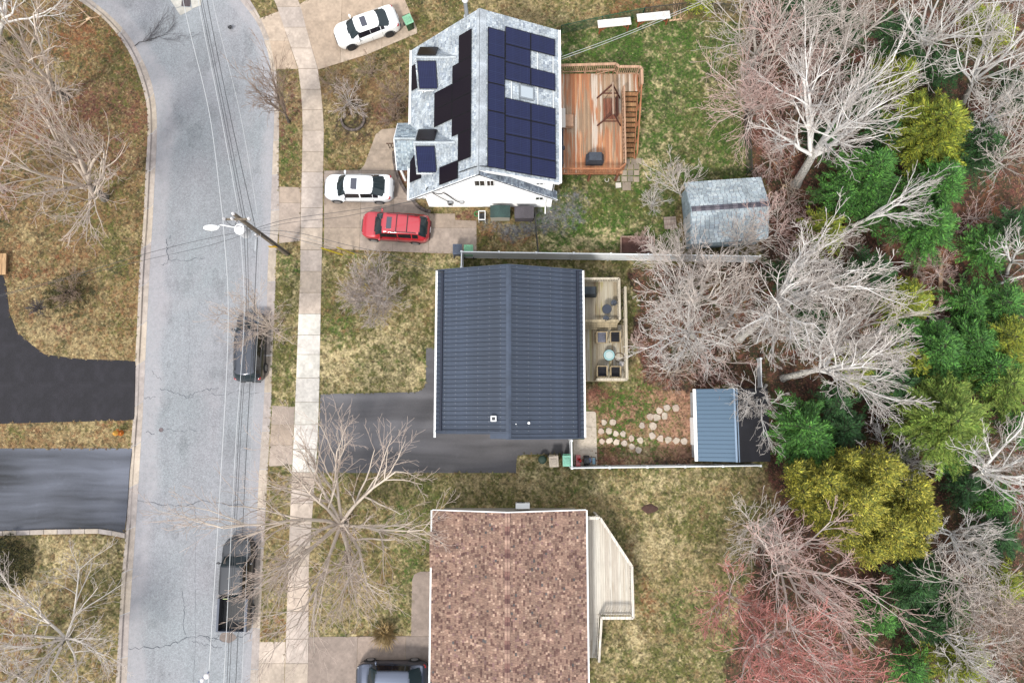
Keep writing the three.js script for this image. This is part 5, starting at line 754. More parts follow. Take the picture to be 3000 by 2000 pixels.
// ---------------------------------------------------------------- stepping stones, pavers, small ground things
{
  const mats = [[230, 216, 198], [236, 220, 202], [222, 208, 194], [226, 206, 190]].map((c) => mat(alb(...c), { map: cloudy, bump: 0.02 }));
  const st = [[1769, 1237], [1796, 1236], [1881, 1246], [1762, 1263], [1784, 1263], [1805, 1270], [1825, 1271], [1763, 1292], [1785, 1290], [1806, 1295], [1829, 1298], [1850, 1283], [1876, 1290], [1851, 1308], [1871, 1317], [1905, 1220], [1924, 1223], [1931, 1203], [1955, 1194], [1980, 1194], [1947, 1219], [1913, 1248], [1911, 1276], [1935, 1284], [1957, 1288], [1982, 1290], [2005, 1292]];
  const nth = ['first', 'second', 'third', 'fourth', 'fifth', 'sixth', 'seventh', 'eighth', 'ninth', 'tenth'];
  const stoneLabel = (i) => i < 2 ? ['small stepping stone at the top of the grass path, left one', 'small stepping stone at the top of the grass path, right one'][i] : i === 2 ? 'lone pale stepping stone at the right edge of the grass' : i < 7 ? nth[i - 3] + ' stepping stone from the concrete pad, upper grass row' : i < 15 ? nth[[0, 1, 2, 3, 4, 6, 5, 7][i - 7]] + ' stepping stone from the concrete pad, lower grass row' : i < 23 ? nth[i - 15] + ' stepping stone round the upper part of the bare soil ring' : nth[i - 23] + ' stepping stone along the lower soil row toward the shed';
  st.forEach(([u, v], i) => {
    const R = rng(300 + i), c = P(u, v), n = 7, big = i > 14 ? 0.25 : 0.22, pts = []; for (let k = 0; k < n; k++) { const a = (k + R() * 0.5) / n * 2 * PI, r = big * (0.82 + R() * 0.36); pts.push([c.x + r * Math.cos(a) * (0.85 + 0.2 * R()), c.z + r * Math.sin(a)]); }
    single('stepping_stone', stoneLabel(i), 'stone', prism(pts, -0.03, 0.05 + R() * 0.01, 0.012), mats[i % 4], i < 15 ? 'stepping stones in the grass' : 'stepping stones in the soil');
  });
  const pav = pavement('paver_landing', 'square grey pavers at the foot of the red deck stair'), pm = [[190, 174, 156], [176, 162, 146], [200, 186, 168], [166, 156, 142]].map((c) => mat(alb(...c), { map: cloudy, bump: 0.015 }));
  [[1838, 473], [1857, 473], [1872, 471], [1829, 488], [1847, 488], [1865, 488], [1829, 506], [1847, 506], [1865, 506], [1808, 524], [1829, 524], [1847, 524], [1865, 525], [1836, 545], [1846, 548]].forEach(([u, v], i) => { const c = P(u, v), s = i > 12 ? 0.3 : 0.19; if (i === 14) return; part(pav, 'paver', prism([[c.x - s, c.z - s], [c.x + s, c.z - s], [c.x + s, c.z + s], [c.x - s, c.z + s]], -0.05, 0.03 + (i % 3) * 0.004, 0.008), pm[i % 4]); });
  single('white_block', 'white stone block at the edge of the pavers', 'block', prism(outline([[1803, 537], [1819, 536], [1820, 550], [1804, 552]]), 0, 0.14, 0.01), mat(alb(244, 238, 228), { map: cloudy }));
  const hs = P(1778, 527); single('horseshoe_ring', 'small pale ring lying on the grass below the red deck', 'ring', new THREE.TorusGeometry(0.13, 0.035, 6, 20, 4.6).rotateX(PI / 2).rotateY(0.8).translate(hs.x, 0.03, hs.z), mat(alb(220, 214, 200)));
  const fh = P(354, 1268), F = thing('fire_hydrant', 'orange fire hydrant with yellow cap on the dry verge', 'hydrant', fh), og = mat(alb(232, 128, 40), { rough: 0.5 }), yl = mat(alb(236, 176, 70), { rough: 0.5 });
  part(F, 'hydrant_barrel', new THREE.LatheGeometry([[0, 0], [0.19, 0], [0.19, 0.06], [0.14, 0.08], [0.14, 0.58], [0.18, 0.6], [0.18, 0.64], [0, 0.64]].map(([x, y]) => new THREE.Vector2(x, y)), 20).translate(fh.x, 0, fh.z), og); part(F, 'bonnet', new THREE.LatheGeometry([[0.17, 0.64], [0.15, 0.76], [0.08, 0.84], [0.05, 0.9], [0, 0.91]].map(([x, y]) => new THREE.Vector2(x, y)), 20).translate(fh.x, 0, fh.z), yl);
  for (const a of [0, PI / 2, PI]) part(F, 'nozzle', new THREE.CylinderGeometry(0.07, 0.08, 0.16, 12).rotateZ(PI / 2).rotateY(a).translate(fh.x + 0.19 * Math.cos(a), 0.45, fh.z - 0.19 * Math.sin(a)), og);
  // tan timber step at the west edge
  const ws = thing('timber_steps', 'tan timber landing at the edge of the black driveway', 'steps', P(-4, 772)); for (let i = 0; i < 5; i++) { const a = outline([[-40 + i * 11.5, 742], [-40 + i * 11.5 + 10.8, 742], [-42 + i * 11.5 + 10.8, 804], [-42 + i * 11.5, 804]], 0.4); part(ws, 'plank', prism(a, 0.35, 0.4), mat(alb(...[[226, 186, 140], [214, 172, 126]][i % 2]), { map: grainT })); } part(ws, 'base', prism(outline([[-38, 746], [14, 746], [12, 800], [-38, 800]], 0.3), 0, 0.345), mat(alb(160, 120, 84)));
  // ring of stones with a planting bed in the front lawn
  const bed = thing('bed_edging', 'low curved stone edging of the shrub bed in the front lawn', 'edging', P(1034, 360)), em = [[124, 112, 108], [140, 128, 122], [112, 102, 98]].map((c) => mat(alb(...c), { map: cloudy, bump: 0.03 }));
  for (let i = 0; i < 22; i++) { const a = -0.55 + i / 21 * 3.6, c = P(1034 + 33 * Math.cos(a), 352 + 30 * Math.sin(a)), g = rbox(0.24, 0.2, 0.17, 0, 0.09, 0, 0.04).rotateY(-a + PI / 2).translate(c.x, 0, c.z); part(bed, 'edging_stone', g, em[i % 3]); }
  const eb = thing('bed_edging', 'brick edging curving round the bark bed at the white house corner', 'edging', P(1180, 540)), pts = [[1153, 445], [1156, 480], [1164, 512], [1175, 538], [1192, 566], [1210, 588], [1226, 606], [1245, 617], [1262, 621]], cv = spline(pts, 30); for (let i = 0; i < 30; i++) part(eb, 'brick', bar(cv[i].clone().lerp(cv[i + 1], 0.04).setY(0.08), cv[i].clone().lerp(cv[i + 1], 0.93).setY(0.08), 0.2, 0.16), em[(i * 5) % 3]);
  const sm = P(1904, 1490), mg = new THREE.SphereGeometry(0.5, 20, 10, 0, 2 * PI, 0, PI / 2).scale(1.05, 0.16, 0.6), mp = mg.attributes.position; for (let i = 0; i < mp.count; i++) { const k = 1 + 0.25 * (vnoise(mp.getX(i) * 6 + 9, mp.getZ(i) * 6) - 0.5); mp.setXYZ(i, mp.getX(i) * k, mp.getY(i), mp.getZ(i) * k); } mg.computeVertexNormals(); single('soil_mound', 'dark brown soil mound on the lawn behind the brown house', 'mound', mg.translate(sm.x, 0, sm.z), mat(alb(96, 68, 58), { map: cloudy, bump: 0.05 }));
  // stair hand rail by the porch
  const hr = P(1163, 435), hrT = thing('porch_rail', 'small dark slatted rail beside the front porch', 'railing', hr); for (let i = 0; i < 6; i++) part(hrT, 'slat', bar(new V3(hr.x - 0.5 + i * 0.2, 0.05, hr.z), new V3(hr.x - 0.5 + i * 0.2, 0.85, hr.z), 0.05, 0.04), mat(alb(104, 84, 70), { map: grainT })); part(hrT, 'rail', bar(new V3(hr.x - 0.6, 0.88, hr.z), new V3(hr.x + 0.6, 0.88, hr.z), 0.08, 0.05), mat(alb(120, 96, 80), { map: grainT }));
  // timber frame bed by the grey shed
  const gb = thing('raised_bed', 'timber framed garden bed against the pale fence', 'garden bed', P(1867, 718)), wood = mat(alb(206, 176, 160), { map: grainT }); for (const [a, b] of [[[1819, 694], [1916, 694]], [[1819, 694], [1819, 742]], [[1916, 694], [1917, 742]]]) part(gb, 'bed_board', bar(P(...a, 0.15), P(...b, 0.15), 0.06, 0.3), wood); part(gb, 'bed_soil', prism(outline([[1822, 697], [1913, 697], [1914, 741], [1822, 741]]), 0, 0.1), mat(alb(120, 84, 76), { map: cloudy, bump: 0.06 }));
}
// ---------------------------------------------------------------- cars: one lofted skin cut into body, glass and roof
M.tyre = mat([0.018, 0.018, 0.02], { rough: 0.9 }); M.rim = mat([0.4, 0.41, 0.43], { rough: 0.35, metal: 0.8 }); M.black = mat([0.012, 0.012, 0.014], { rough: 0.6 });
M.windshield = mat([0.012, 0.02, 0.024], { rough: 0.05, specularIntensity: 0.8 }); M.sideGlass = mat([0.008, 0.008, 0.012], { rough: 0.06, coat: 0.4 }); M.redLamp = mat([0.3, 0.01, 0.015], { rough: 0.2, coat: 1 }); M.headLamp = mat([0.25, 0.26, 0.28], { rough: 0.1, coat: 1 });
function smoothGrid(rows) { // vertex normals of a grid of points
  const n = rows.map((r) => r.map(() => new V3()));
  for (let i = 0; i < rows.length - 1; i++) for (let j = 0; j < rows[0].length - 1; j++) { const a = rows[i][j], b = rows[i + 1][j], c = rows[i + 1][j + 1], d = rows[i][j + 1], f = new V3().crossVectors(new V3().subVectors(c, a), new V3().subVectors(d, b)); for (const [p, q] of [[i, j], [i + 1, j], [i + 1, j + 1], [i, j + 1]]) n[p][q].add(f); }
  n.forEach((r) => r.forEach((v) => v.normalize())); return n;
}
function car(name, label, { pos, turn, L, W, H, paint, hood = 0.86, deck = 1.0, ws = [0.25, 0.4], rw = [0.72, 0.86], bow = 0.05, roofW = 0.66, side = [0.32, 0.8], sunroof = null, rails = null, cross = null, wheels = [0.185, 0.8], rimM = M.rim, tyreR = 0.34, bed = null, rearGlass = true, group = 'parked vehicles', category = 'car', lowTrim = null, rearM = null, frontM = null }) {
  const C = thing(name, label, category, pos, turn, group), hw = W / 2, bodyEnd = bed ? bed[0] : 1;
  const st = []; for (let i = 0; i <= 64; i++) { let t = i / 64; t = t < 0.5 ? 0.5 * Math.pow(2 * t, 1.15) : 1 - 0.5 * Math.pow(2 * (1 - t), 1.15); if (t <= bodyEnd) st.push(t); } const seams = [[ws[0] - 0.025, 5, 9], [bed ? 2 : Math.min(0.955, rw[1] + 0.02), 5, 9], [side[0] + 0.0, 1, 4], [lerp(side[0], side[1], 0.46), 1, 4], [lerp(side[0], side[1], 0.86), 1, 4]];
  for (const e of [ws[0], ws[1], rw[0], rw[1], bodyEnd, 0.004, 0.012, ...seams.flatMap(([q]) => [q - 0.0017, q + 0.0017])]) if (e <= bodyEnd) st.push(e); st.sort((a, b) => a - b); const ts = st.filter((t, i) => i === 0 || t - st[i - 1] > 0.0015);
  const plan = (t) => hw * (t < 0.16 ? 0.5 + 0.49 * Math.pow(1 - Math.pow(1 - t / 0.16, 2.2), 0.62) : t > 0.88 && !bed ? 0.66 + 0.33 * Math.pow(1 - Math.pow((t - 0.88) / 0.12, 2.3), 0.6) : 0.99 + 0.01 * Math.sin(t * PI));
  const cab = (t, q) => { const s = bow * (1 - q * q), f = clamp((t + s - ws[0]) / (ws[1] - ws[0])), r = clamp((rw[1] - (t - s * (bed ? 0 : 1))) / (rw[1] - rw[0])); return Math.min(f, r); };
  const top = (t) => t < 0.02 ? lerp(0.52, hood * 0.8, t / 0.02) : t < 0.1 ? lerp(hood * 0.8, hood * 0.95, smooth(0.02, 0.1, t)) : t < ws[0] + 0.05 ? lerp(hood * 0.95, hood + 0.08, (t - 0.1) / (ws[0] - 0.05)) : t < 0.93 || bed ? lerp(hood + 0.08, deck, smooth(ws[0], 0.85, t)) : lerp(deck, deck * 0.72, Math.pow((t - 0.93) / 0.07, 2));
  const rows = ts.map((t) => {
    const w = plan(t), yd = top(t), yb = Math.min(yd - 0.03, lerp(0.8, 0.98, smooth(0.1, 0.8, t)) * (hood + 0.06) / 0.92), wr = hw * roofW * (1 - 0.08 * smooth(0.55, 0.8, t)), rs = L * 0.5 - t * L, lo = 0.2 + 0.1 * smooth(0.06, 0, t) + 0.12 * smooth(0.93, 1, t);
    const Hm = H - 0.05 * Math.pow((t - 0.52) * 3, 2), mix = (q, hx, hy, cx, cy) => { const c = cab(t, q); return [lerp(hx, cx, c), lerp(hy, cy, c)]; };
    const half = [[w * 0.9, lo], [w * 0.985, lo + 0.1], [w, Math.min(0.52, yb * 0.75)], [w * 0.99, yb * 0.86], [w * 0.955, yb], mix(0.95, w * 0.9, Math.min(yd, yb + 0.02), w * 0.885, yb + 0.035), mix(0.85, w * 0.8, yd - 0.018, wr + 0.075, Hm - 0.12), mix(0.78, w * 0.72, yd - 0.008, wr + 0.012, Hm - 0.045), mix(0.6, w * 0.55, yd + 0.004, wr * 0.8, Hm - 0.008), mix(0.3, w * 0.28, yd + 0.012, wr * 0.4, Hm + 0.008), mix(0, 0, yd + 0.015, 0, Hm + 0.012)];
    const full = [...half.map(([z, y]) => new V3(rs, y, z)), ...half.slice(0, -1).reverse().map(([z, y]) => new V3(rs, y, -z))];
    return full;
  });
  const nrm = smoothGrid(rows), nj = rows[0].length, bins = {};
  const put = (k, i, j) => { const b = bins[k] || (bins[k] = { p: [], n: [] }); for (const [x, y] of [[i, j], [i + 1, j + 1], [i + 1, j], [i, j], [i, j + 1], [i + 1, j + 1]]) { const p = rows[x][y], q = nrm[x][y]; b.p.push(p.x, p.y, p.z); b.n.push(-q.x, -q.y, -q.z); } };
  for (let i = 0; i < rows.length - 1; i++) for (let j = 0; j < nj - 1; j++) {
    const t = (ts[i] + ts[i + 1]) / 2, jj = j < 10 ? j : nj - 2 - j, c = cab(t, jj >= 9 ? 0.15 : jj >= 8 ? 0.45 : jj >= 7 ? 0.7 : 0.82), f = t < (ws[0] + rw[1]) / 2; let k = 'body';
    if (jj === 0 || (jj === 1 && lowTrim)) k = j < 10 ? 'sill' : 'sill_b';
    else if (jj >= 6 && c > 0.05 && c < 0.97) k = f ? 'windshield' : (rearGlass ? 'rear_window' : 'roof');
    else if (jj === 5 && t > side[0] && t < side[1] && cab(t, 0.85) > 0.25) k = j < 10 ? 'side_window' : 'side_window_b';
    else if (jj >= 6 && c >= 0.97) k = 'roof';
    if (k === 'side_window' || k === 'side_window_b') { const b1 = lerp(side[0], side[1], 0.46), b2 = lerp(side[0], side[1], 0.84); if (Math.abs(t - b1) < 0.008 || Math.abs(t - b2) < 0.006) k = 'body'; }
    if (k === 'body' && seams.some(([q, a, b]) => Math.abs(t - q) < 0.0016 && jj >= a && jj <= b)) k = t < ws[0] ? 'hood_gap' : jj > 4 ? 'boot_gap' : j < 10 ? 'door_gap' : 'door_gap_b';
    put(k, i, j);
  }
  const mk = (k, m) => { if (!bins[k]) return null; const g = new THREE.BufferGeometry(); g.setAttribute('position', new THREE.Float32BufferAttribute(bins[k].p, 3)); g.setAttribute('normal', new THREE.Float32BufferAttribute(bins[k].n, 3)); const e = part(C, k.replace('_b', ''), metreUV(g), m); return e; };
  mk('body', paint); mk('hood_gap', M.black); mk('boot_gap', M.black); mk('door_gap', M.black); mk('door_gap_b', M.black); mk('roof', rearM || paint); mk('sill', lowTrim || paint); mk('sill_b', lowTrim || paint); mk('windshield', M.windshield); mk('rear_window', M.windshield); mk('side_window', M.sideGlass); mk('side_window_b', M.sideGlass);
  for (const [i, s] of [[0, 1], [rows.length - 1, -1]]) { const r = rows[i], c = r.reduce((a, p) => a.add(p), new V3()).multiplyScalar(1 / r.length), pos2 = []; for (let j = 0; j < r.length; j++) { const a = r[j], b = r[(j + 1) % r.length]; pos2.push(c.x, c.y, c.z, a.x, a.y, a.z, b.x, b.y, b.z); } const g = new THREE.BufferGeometry(); g.setAttribute('position', new THREE.Float32BufferAttribute(pos2, 3)); g.computeVertexNormals(); part(C, s > 0 ? 'front_panel' : 'rear_panel', g, s > 0 ? M.black : paint); }
  for (const z of [-1, 1]) {
    for (const wt of wheels) { const x = L / 2 - wt * L, w = part(C, 'wheel', new THREE.CylinderGeometry(tyreR, tyreR, 0.23, 28).rotateX(PI / 2).translate(x, tyreR, z * (hw - 0.085)), M.tyre); part(w, 'rim', [new THREE.CylinderGeometry(tyreR * 0.66, tyreR * 0.62, 0.02, 24).rotateX(z > 0 ? PI / 2 : -PI / 2).translate(x, tyreR, z * (hw + 0.036))], rimM); part(C, 'wheel_arch', new THREE.TorusGeometry(tyreR + 0.055, 0.035, 6, 22, PI).translate(x, tyreR - 0.02, z * (hw - 0.02)), lowTrim || M.black); }
    part(C, 'mirror', [new THREE.SphereGeometry(0.1, 12, 8).scale(0.8, 0.75, 1.25).translate(L / 2 - (ws[0] + 0.07) * L, hood + 0.14, z * (hw + 0.08)), bar(new V3(L / 2 - (ws[0] + 0.07) * L, hood + 0.08, z * (hw - 0.1)), new V3(L / 2 - (ws[0] + 0.07) * L, hood + 0.12, z * (hw + 0.05)), 0.05)], frontM || paint);
    const hl = plan(0.05); part(C, 'headlight', new THREE.SphereGeometry(0.15, 12, 8).scale(1.5, 0.34, 0.45).rotateY(z * 0.75).translate(L / 2 - 0.055 * L, hood * 0.76, z * (hl - 0.1)), M.headLamp);
    if (!bed) part(C, 'tail_light', new THREE.SphereGeometry(0.16, 12, 8).scale(0.9, 0.5, 0.9).translate(-L / 2 + 0.05 * L, deck * 0.86, z * (plan(0.96) - 0.1)), M.redLamp);
    part(C, 'door_handle', rbox(0.2, 0.03, 0.03, L / 2 - lerp(side[0], side[1], 0.42) * L, hood * 0.92, z * (hw + 0.0), 0.012), paint);
    if (rails) part(C, 'roof_rail', rod([new V3(L / 2 - rails[0] * L, H - 0.04, z * hw * roofW), new V3(L / 2 - (rails[0] + 0.03) * L, H + 0.03, z * hw * roofW), new V3(L / 2 - (rails[1] - 0.03) * L, H + 0.02, z * hw * (roofW - 0.04)), new V3(L / 2 - rails[1] * L, H - 0.06, z * hw * (roofW - 0.05))], 0.022, 6), rails[2]);
  }
  if (cross) for (const t of cross) part(C, 'roof_bar', rbox(0.05, 0.03, W * roofW * 0.94, L / 2 - t * L, H + 0.035, 0, 0.012), M.black);
  if (sunroof) part(C, 'sunroof', rbox((sunroof[1] - sunroof[0]) * L, 0.02, sunroof[2], L / 2 - (sunroof[0] + sunroof[1]) / 2 * L, H + 0.006, 0, 0.01), mat(alb(74, 76, 92), { rough: 0.1, coat: 0.5 }));
  part(C, 'wiper', [bar(new V3(L / 2 - (ws[0] + 0.01) * L, hood + 0.1, 0.1), new V3(L / 2 - (ws[0] + 0.03) * L, hood + 0.14, 0.6), 0.02), bar(new V3(L / 2 - (ws[0] + 0.005) * L, hood + 0.1, -0.5), new V3(L / 2 - (ws[0] + 0.02) * L, hood + 0.13, 0.0), 0.02)], M.black);
  part(C, 'grille', rbox(0.06, 0.16, W * 0.45, L / 2 - 0.005, 0.48, 0, 0.02), M.black);
  if (!bed) { part(C, 'rear_bumper', rbox(0.1, 0.18, W * 0.72, -L / 2 + 0.0, 0.42, 0, 0.04), lowTrim || M.black); part(C, 'licence_plate', rbox(0.02, 0.12, 0.4, -L / 2 - 0.05, 0.6, 0, 0.005), mat([0.6, 0.6, 0.62])); }
  if (bed) {
    const x0 = L / 2 - bodyEnd * L - 0.02, x1 = -L / 2, y1 = bed[1];
    for (const z of [-1, 1]) { part(C, 'bed_side', rbox(x0 - x1, y1 - 0.35, 0.16, (x0 + x1) / 2, (y1 + 0.35) / 2, z * (hw - 0.08), 0.04), paint); part(C, 'bed_rail', rbox(x0 - x1 - 0.06, 0.03, 0.14, (x0 + x1) / 2, y1 + 0.012, z * (hw - 0.085), 0.012), mat(alb(62, 72, 96), { rough: 0.4, coat: 0.5 })); part(C, 'tail_light', rbox(0.1, 0.3, 0.1, x1 + 0.04, 0.85, z * (hw - 0.06), 0.02), M.redLamp); }
    part(C, 'bed_floor', box(x1 + 0.05, x0, 0.55, 0.6, -hw + 0.16, hw - 0.16), M.black); part(C, 'bed_front', box(x0 - 0.04, x0, 0.5, y1, -hw + 0.16, hw - 0.16), M.black); part(C, 'tailgate', rbox(0.09, y1 - 0.45, W - 0.16, x1 + 0.02, (y1 + 0.45) / 2, 0, 0.03), mat(alb(62, 72, 92), { rough: 0.4, coat: 0.5 })); part(C, 'rear_bumper', rbox(0.16, 0.2, W * 0.9, x1 - 0.06, 0.45, 0, 0.04), M.rim);
    for (let i = 0; i < 9; i++) part(C, 'bed_rib', box(x1 + 0.1, x0 - 0.05, 0.6, 0.612, -0.66 + i * 0.16, -0.66 + i * 0.16 + 0.05), M.black);
    part(C, 'cab_lamp', rbox(0.04, 0.03, 0.34, x0 + 0.01, 1.5, -0.35, 0.01), mat(alb(220, 230, 160), { rough: 0.3 }));
  }
  return C;
}
const paint = (c, metal = 0.0, rough = 0.35) => mat(c, { rough, metal, coat: 1 });
{
  const q = P(1051, 551, 0.6);
  car('white_sedan', 'pearl white sedan with sunroof parked facing the sidewalk', { pos: new V3(q.x, 0.028, q.z), turn: PI - 0.02, L: 4.72, W: 1.84, H: 1.46, paint: paint([0.66, 0.68, 0.7]), hood: 0.86, deck: 1.04, ws: [0.24, 0.37], rw: [0.69, 0.86], sunroof: [0.42, 0.51, 0.78], roofW: 0.64, lowTrim: mat(alb(150, 152, 160), { rough: 0.4, coat: 0.6 }) });
  const r = P(1159, 665, 0.7);
  car('red_suv', 'bright red sport utility car with black roof bars', { pos: new V3(r.x, 0.028, r.z), turn: PI - 0.073, L: 4.64, W: 1.88, H: 1.66, paint: paint([0.33, 0.009, 0.02], 0.1, 0.38), hood: 1.0, deck: 1.12, ws: [0.23, 0.36], rw: [0.86, 0.965], bow: 0.025, roofW: 0.68, side: [0.3, 0.86], sunroof: [0.4, 0.475, 0.8], rails: [0.4, 0.84, M.black], cross: [0.545, 0.7], lowTrim: mat([0.05, 0.012, 0.014], { rough: 0.6 }) });
  const w = P(1074, 82, 0.55);
  car('white_coupe', 'white coupe with dark glass on the cream driveway', { pos: new V3(w.x, 0.03, w.z), turn: PI + 0.355, L: 4.62, W: 1.82, H: 1.4, paint: paint([0.76, 0.77, 0.77]), hood: 0.86, deck: 1.02, ws: [0.25, 0.39], rw: [0.66, 0.82], sunroof: [0.44, 0.53, 0.75], roofW: 0.63, side: [0.34, 0.76], rimM: M.black });
  car('dark_suv', 'charcoal sport utility car parked on the street under a bare tree', { pos: new V3(-17.52, ROAD_Y, -4.9), turn: PI / 2, L: 4.68, W: 1.9, H: 1.7, paint: paint([0.038, 0.043, 0.056], 0.75, 0.3), hood: 1.0, deck: 1.14, ws: [0.2, 0.33], rw: [0.87, 0.965], roofW: 0.7, side: [0.28, 0.88], rails: [0.36, 0.85, M.black], lowTrim: M.black });
  car('black_pickup', 'black pickup truck with open bed parked by the kerb', { pos: new V3(-17.72, ROAD_Y, 10.4), turn: PI / 2 - 0.01, L: 5.78, W: 1.96, H: 1.8, paint: paint([0.014, 0.015, 0.019], 0.3, 0.35), hood: 1.08, deck: 1.12, ws: [0.2, 0.3], rw: [0.575, 0.625], bow: 0.015, roofW: 0.7, side: [0.25, 0.6], bed: [0.635, 1.22], wheels: [0.17, 0.81], tyreR: 0.38, category: 'pickup', lowTrim: M.black });
  car('navy_car', 'dark navy hatchback parked beside the brown roof', { pos: new V3(-7.6, 0.028, 16.12), turn: PI, L: 4.56, W: 1.84, H: 1.6, paint: paint([0.045, 0.055, 0.085], 0.7, 0.35), hood: 0.95, deck: 1.1, ws: [0.22, 0.35], rw: [0.72, 0.88], roofW: 0.66, side: [0.3, 0.78], lowTrim: M.black });
}
// ---------------------------------------------------------------- utility pole, lamp, wires
M.pole = mat(alb(150, 138, 122), { map: grainT }); M.wireDark = mat([0.03, 0.032, 0.035], { rough: 0.6 }); M.wireLight = mat([0.5, 0.51, 0.52], { rough: 0.4, metal: 0.4 }); M.ins = mat([0.55, 0.53, 0.54], { rough: 0.25, coat: 0.6 });
const PX = -15.5, PZ = -11.4;
{
  const U = thing('utility_pole', 'weathered utility pole with white transformer and street lamp arm', 'utility pole', new V3(PX, 0, PZ)), v = (x, y, z) => new V3(PX + x, y, PZ + z);
  part(U, 'pole_shaft', cyl(0.17, 0.11, 9.2, PX, -0.1, PZ, 14), M.pole);
  part(U, 'crossarm', bar(v(-0.75, 8.55, 0.14), v(0.75, 8.55, 0.14), 0.1, 0.12), M.pole);
  for (const [x, y, z] of [[0, 9.1, 0], [-0.7, 8.62, 0.14], [-0.25, 8.62, 0.14], [0.7, 8.62, 0.14]]) { const i = part(U, 'insulator', new THREE.LatheGeometry([[0, 0], [0.09, 0], [0.1, 0.06], [0.05, 0.08], [0.09, 0.1], [0.07, 0.16], [0, 0.2]].map(([a, b]) => new THREE.Vector2(a, b)), 14).translate(PX + x, y, PZ + z), M.ins); }
  const tx = PX - 0.42, tz = PZ + 0.3, tr = part(U, 'transformer', [cyl(0.3, 0.3, 0.9, tx, 6.2, tz, 24)], mat([0.5, 0.51, 0.53], { rough: 0.4 })); part(tr, 'transformer_lid', [cyl(0.33, 0.3, 0.1, tx, 7.1, tz, 24)], mat([0.78, 0.78, 0.79], { rough: 0.35 })); for (const s of [-0.12, 0.12]) part(tr, 'bushing', cyl(0.05, 0.035, 0.22, tx + s, 7.18, tz - 0.1, 10), M.ins); part(tr, 'hanger', [bar(v(-0.18, 6.4, 0.1), v(-0.05, 6.4, 0.02), 0.08), bar(v(-0.18, 6.9, 0.1), v(-0.05, 6.9, 0.02), 0.08)], M.galv);
  const lampP = P(618, 667, 7.3), la = part(U, 'lamp_arm', rod([v(-0.1, 6.6, 0.12), v(-0.8, 7.0, 0.15), v(-1.6, 7.25, 0.1), new V3(lampP.x + 0.5, 7.3, lampP.z)], 0.045, 8), mat([0.62, 0.63, 0.64], { rough: 0.35, metal: 0.4 }));
  const lh = part(U, 'lamp_head', new THREE.SphereGeometry(0.4, 20, 12).scale(1.15, 0.28, 0.46).translate(lampP.x, 7.32, lampP.z), mat([0.75, 0.76, 0.76], { rough: 0.4 })); part(lh, 'lamp_lens', new THREE.SphereGeometry(0.3, 16, 8, 0, 2 * PI, PI / 2, PI / 2).scale(1.1, 0.35, 0.6).translate(lampP.x - 0.1, 7.24, lampP.z), mat([0.5, 0.5, 0.46], { rough: 0.2 }));
  for (const [x, y, z] of [[-0.25, 7.9, 0.1], [0.1, 5.7, 0.35]]) part(U, 'fuse_cutout', [cyl(0.05, 0.05, 0.42, PX + x, y, PZ + z, 10)], M.ins);
  part(U, 'splice_case', rod([v(-0.05, 5.5, 0.5), v(-0.08, 5.45, 1.2)], 0.09, 10), mat(alb(200, 204, 210), { rough: 0.5 }));
  part(U, 'marker_sign', [box(PX - 0.36, PX + 0.16, 2.35, 2.75, PZ + 0.17, PZ + 0.185)], mat(alb(238, 190, 40), { rough: 0.5 }));
  part(U, 'conduit', rod([v(0.16, 0, 0.06), v(0.15, 5.2, 0.06)], 0.05, 8), M.darkMetal); part(U, 'jumper', rod([v(-0.7, 8.65, 0.14), v(-0.62, 8.0, 0.3), v(-0.5, 7.35, 0.25)], 0.014, 5), M.wireDark); part(U, 'jumper', rod([v(0.05, 8.5, 0.1), v(-0.3, 8.1, 0.3), v(-0.3, 7.35, 0.2)], 0.014, 5), M.wireDark);
  // wires: runs of sheet positions with heights
  const wire = (label, m, r, pts) => { const p3 = pts.map(([a, b, h]) => (a === 'p' ? v(...b) : P(a, b, h))); single('overhead_wire', label, 'wire', rod(p3, r, 5, 40), m, 'overhead wires'); };
  wire('pale single wire at the far left, north of the pole', M.wireLight, 0.017, [[470, -320, 8.9], [505, -150, 8.7], [548, 60, 8.5], [612, 330, 8.5], ['p', [-0.7, 8.84, 0.14]]]);
  wire('pale single wire at the far left, south of the pole', M.wireLight, 0.017, [['p', [-0.7, 8.84, 0.14]], [668, 900, 8.5], [640, 1500, 8.45], [611, 1975, 8.7], [598, 2200, 8.9]]);
  wire('second pale wire, running north from the pole', M.wireLight, 0.016, [[540, -220, 7.9], [585, 30, 7.7], [645, 330, 7.6], ['p', [-0.2, 7.7, -0.1]]]);
  wire('second pale wire, running south over the parked vehicles', M.wireLight, 0.016, [['p', [-0.2, 7.7, 0.1]], [715, 900, 7.3], [690, 1300, 7.2], [655, 2000, 7.4], [640, 2260, 7.5]]);
  wire('left of the close dark pair, running north', M.wireDark, 0.016, [[545, -220, 7.5], [592, 30, 7.3], [652, 330, 7.2], ['p', [-0.15, 7.3, -0.1]]]);
  wire('left of the close dark pair, running south', M.wireDark, 0.014, [['p', [-0.12, 7.3, 0.1]], [721, 900, 7.0], [697, 1300, 6.9], [664, 2000, 7.1], [650, 2260, 7.2]]);
  wire('right of the close dark pair, running north', M.wireDark, 0.016, [[550, -220, 7.2], [598, 30, 7.0], [659, 330, 6.9], ['p', [-0.1, 7.0, -0.1]]]);
  wire('right of the close dark pair, running south', M.wireDark, 0.014, [['p', [-0.05, 7.0, 0.1]], [726, 900, 6.7], [703, 1300, 6.6], [671, 2000, 6.8], [657, 2260, 6.9]]);
  wire('lowest dark cable, running north along the street', M.wireDark, 0.02, [[570, -220, 6.2], [606, 0, 6.0], [672, 330, 5.9], ['p', [0.05, 6.0, -0.1]]]);
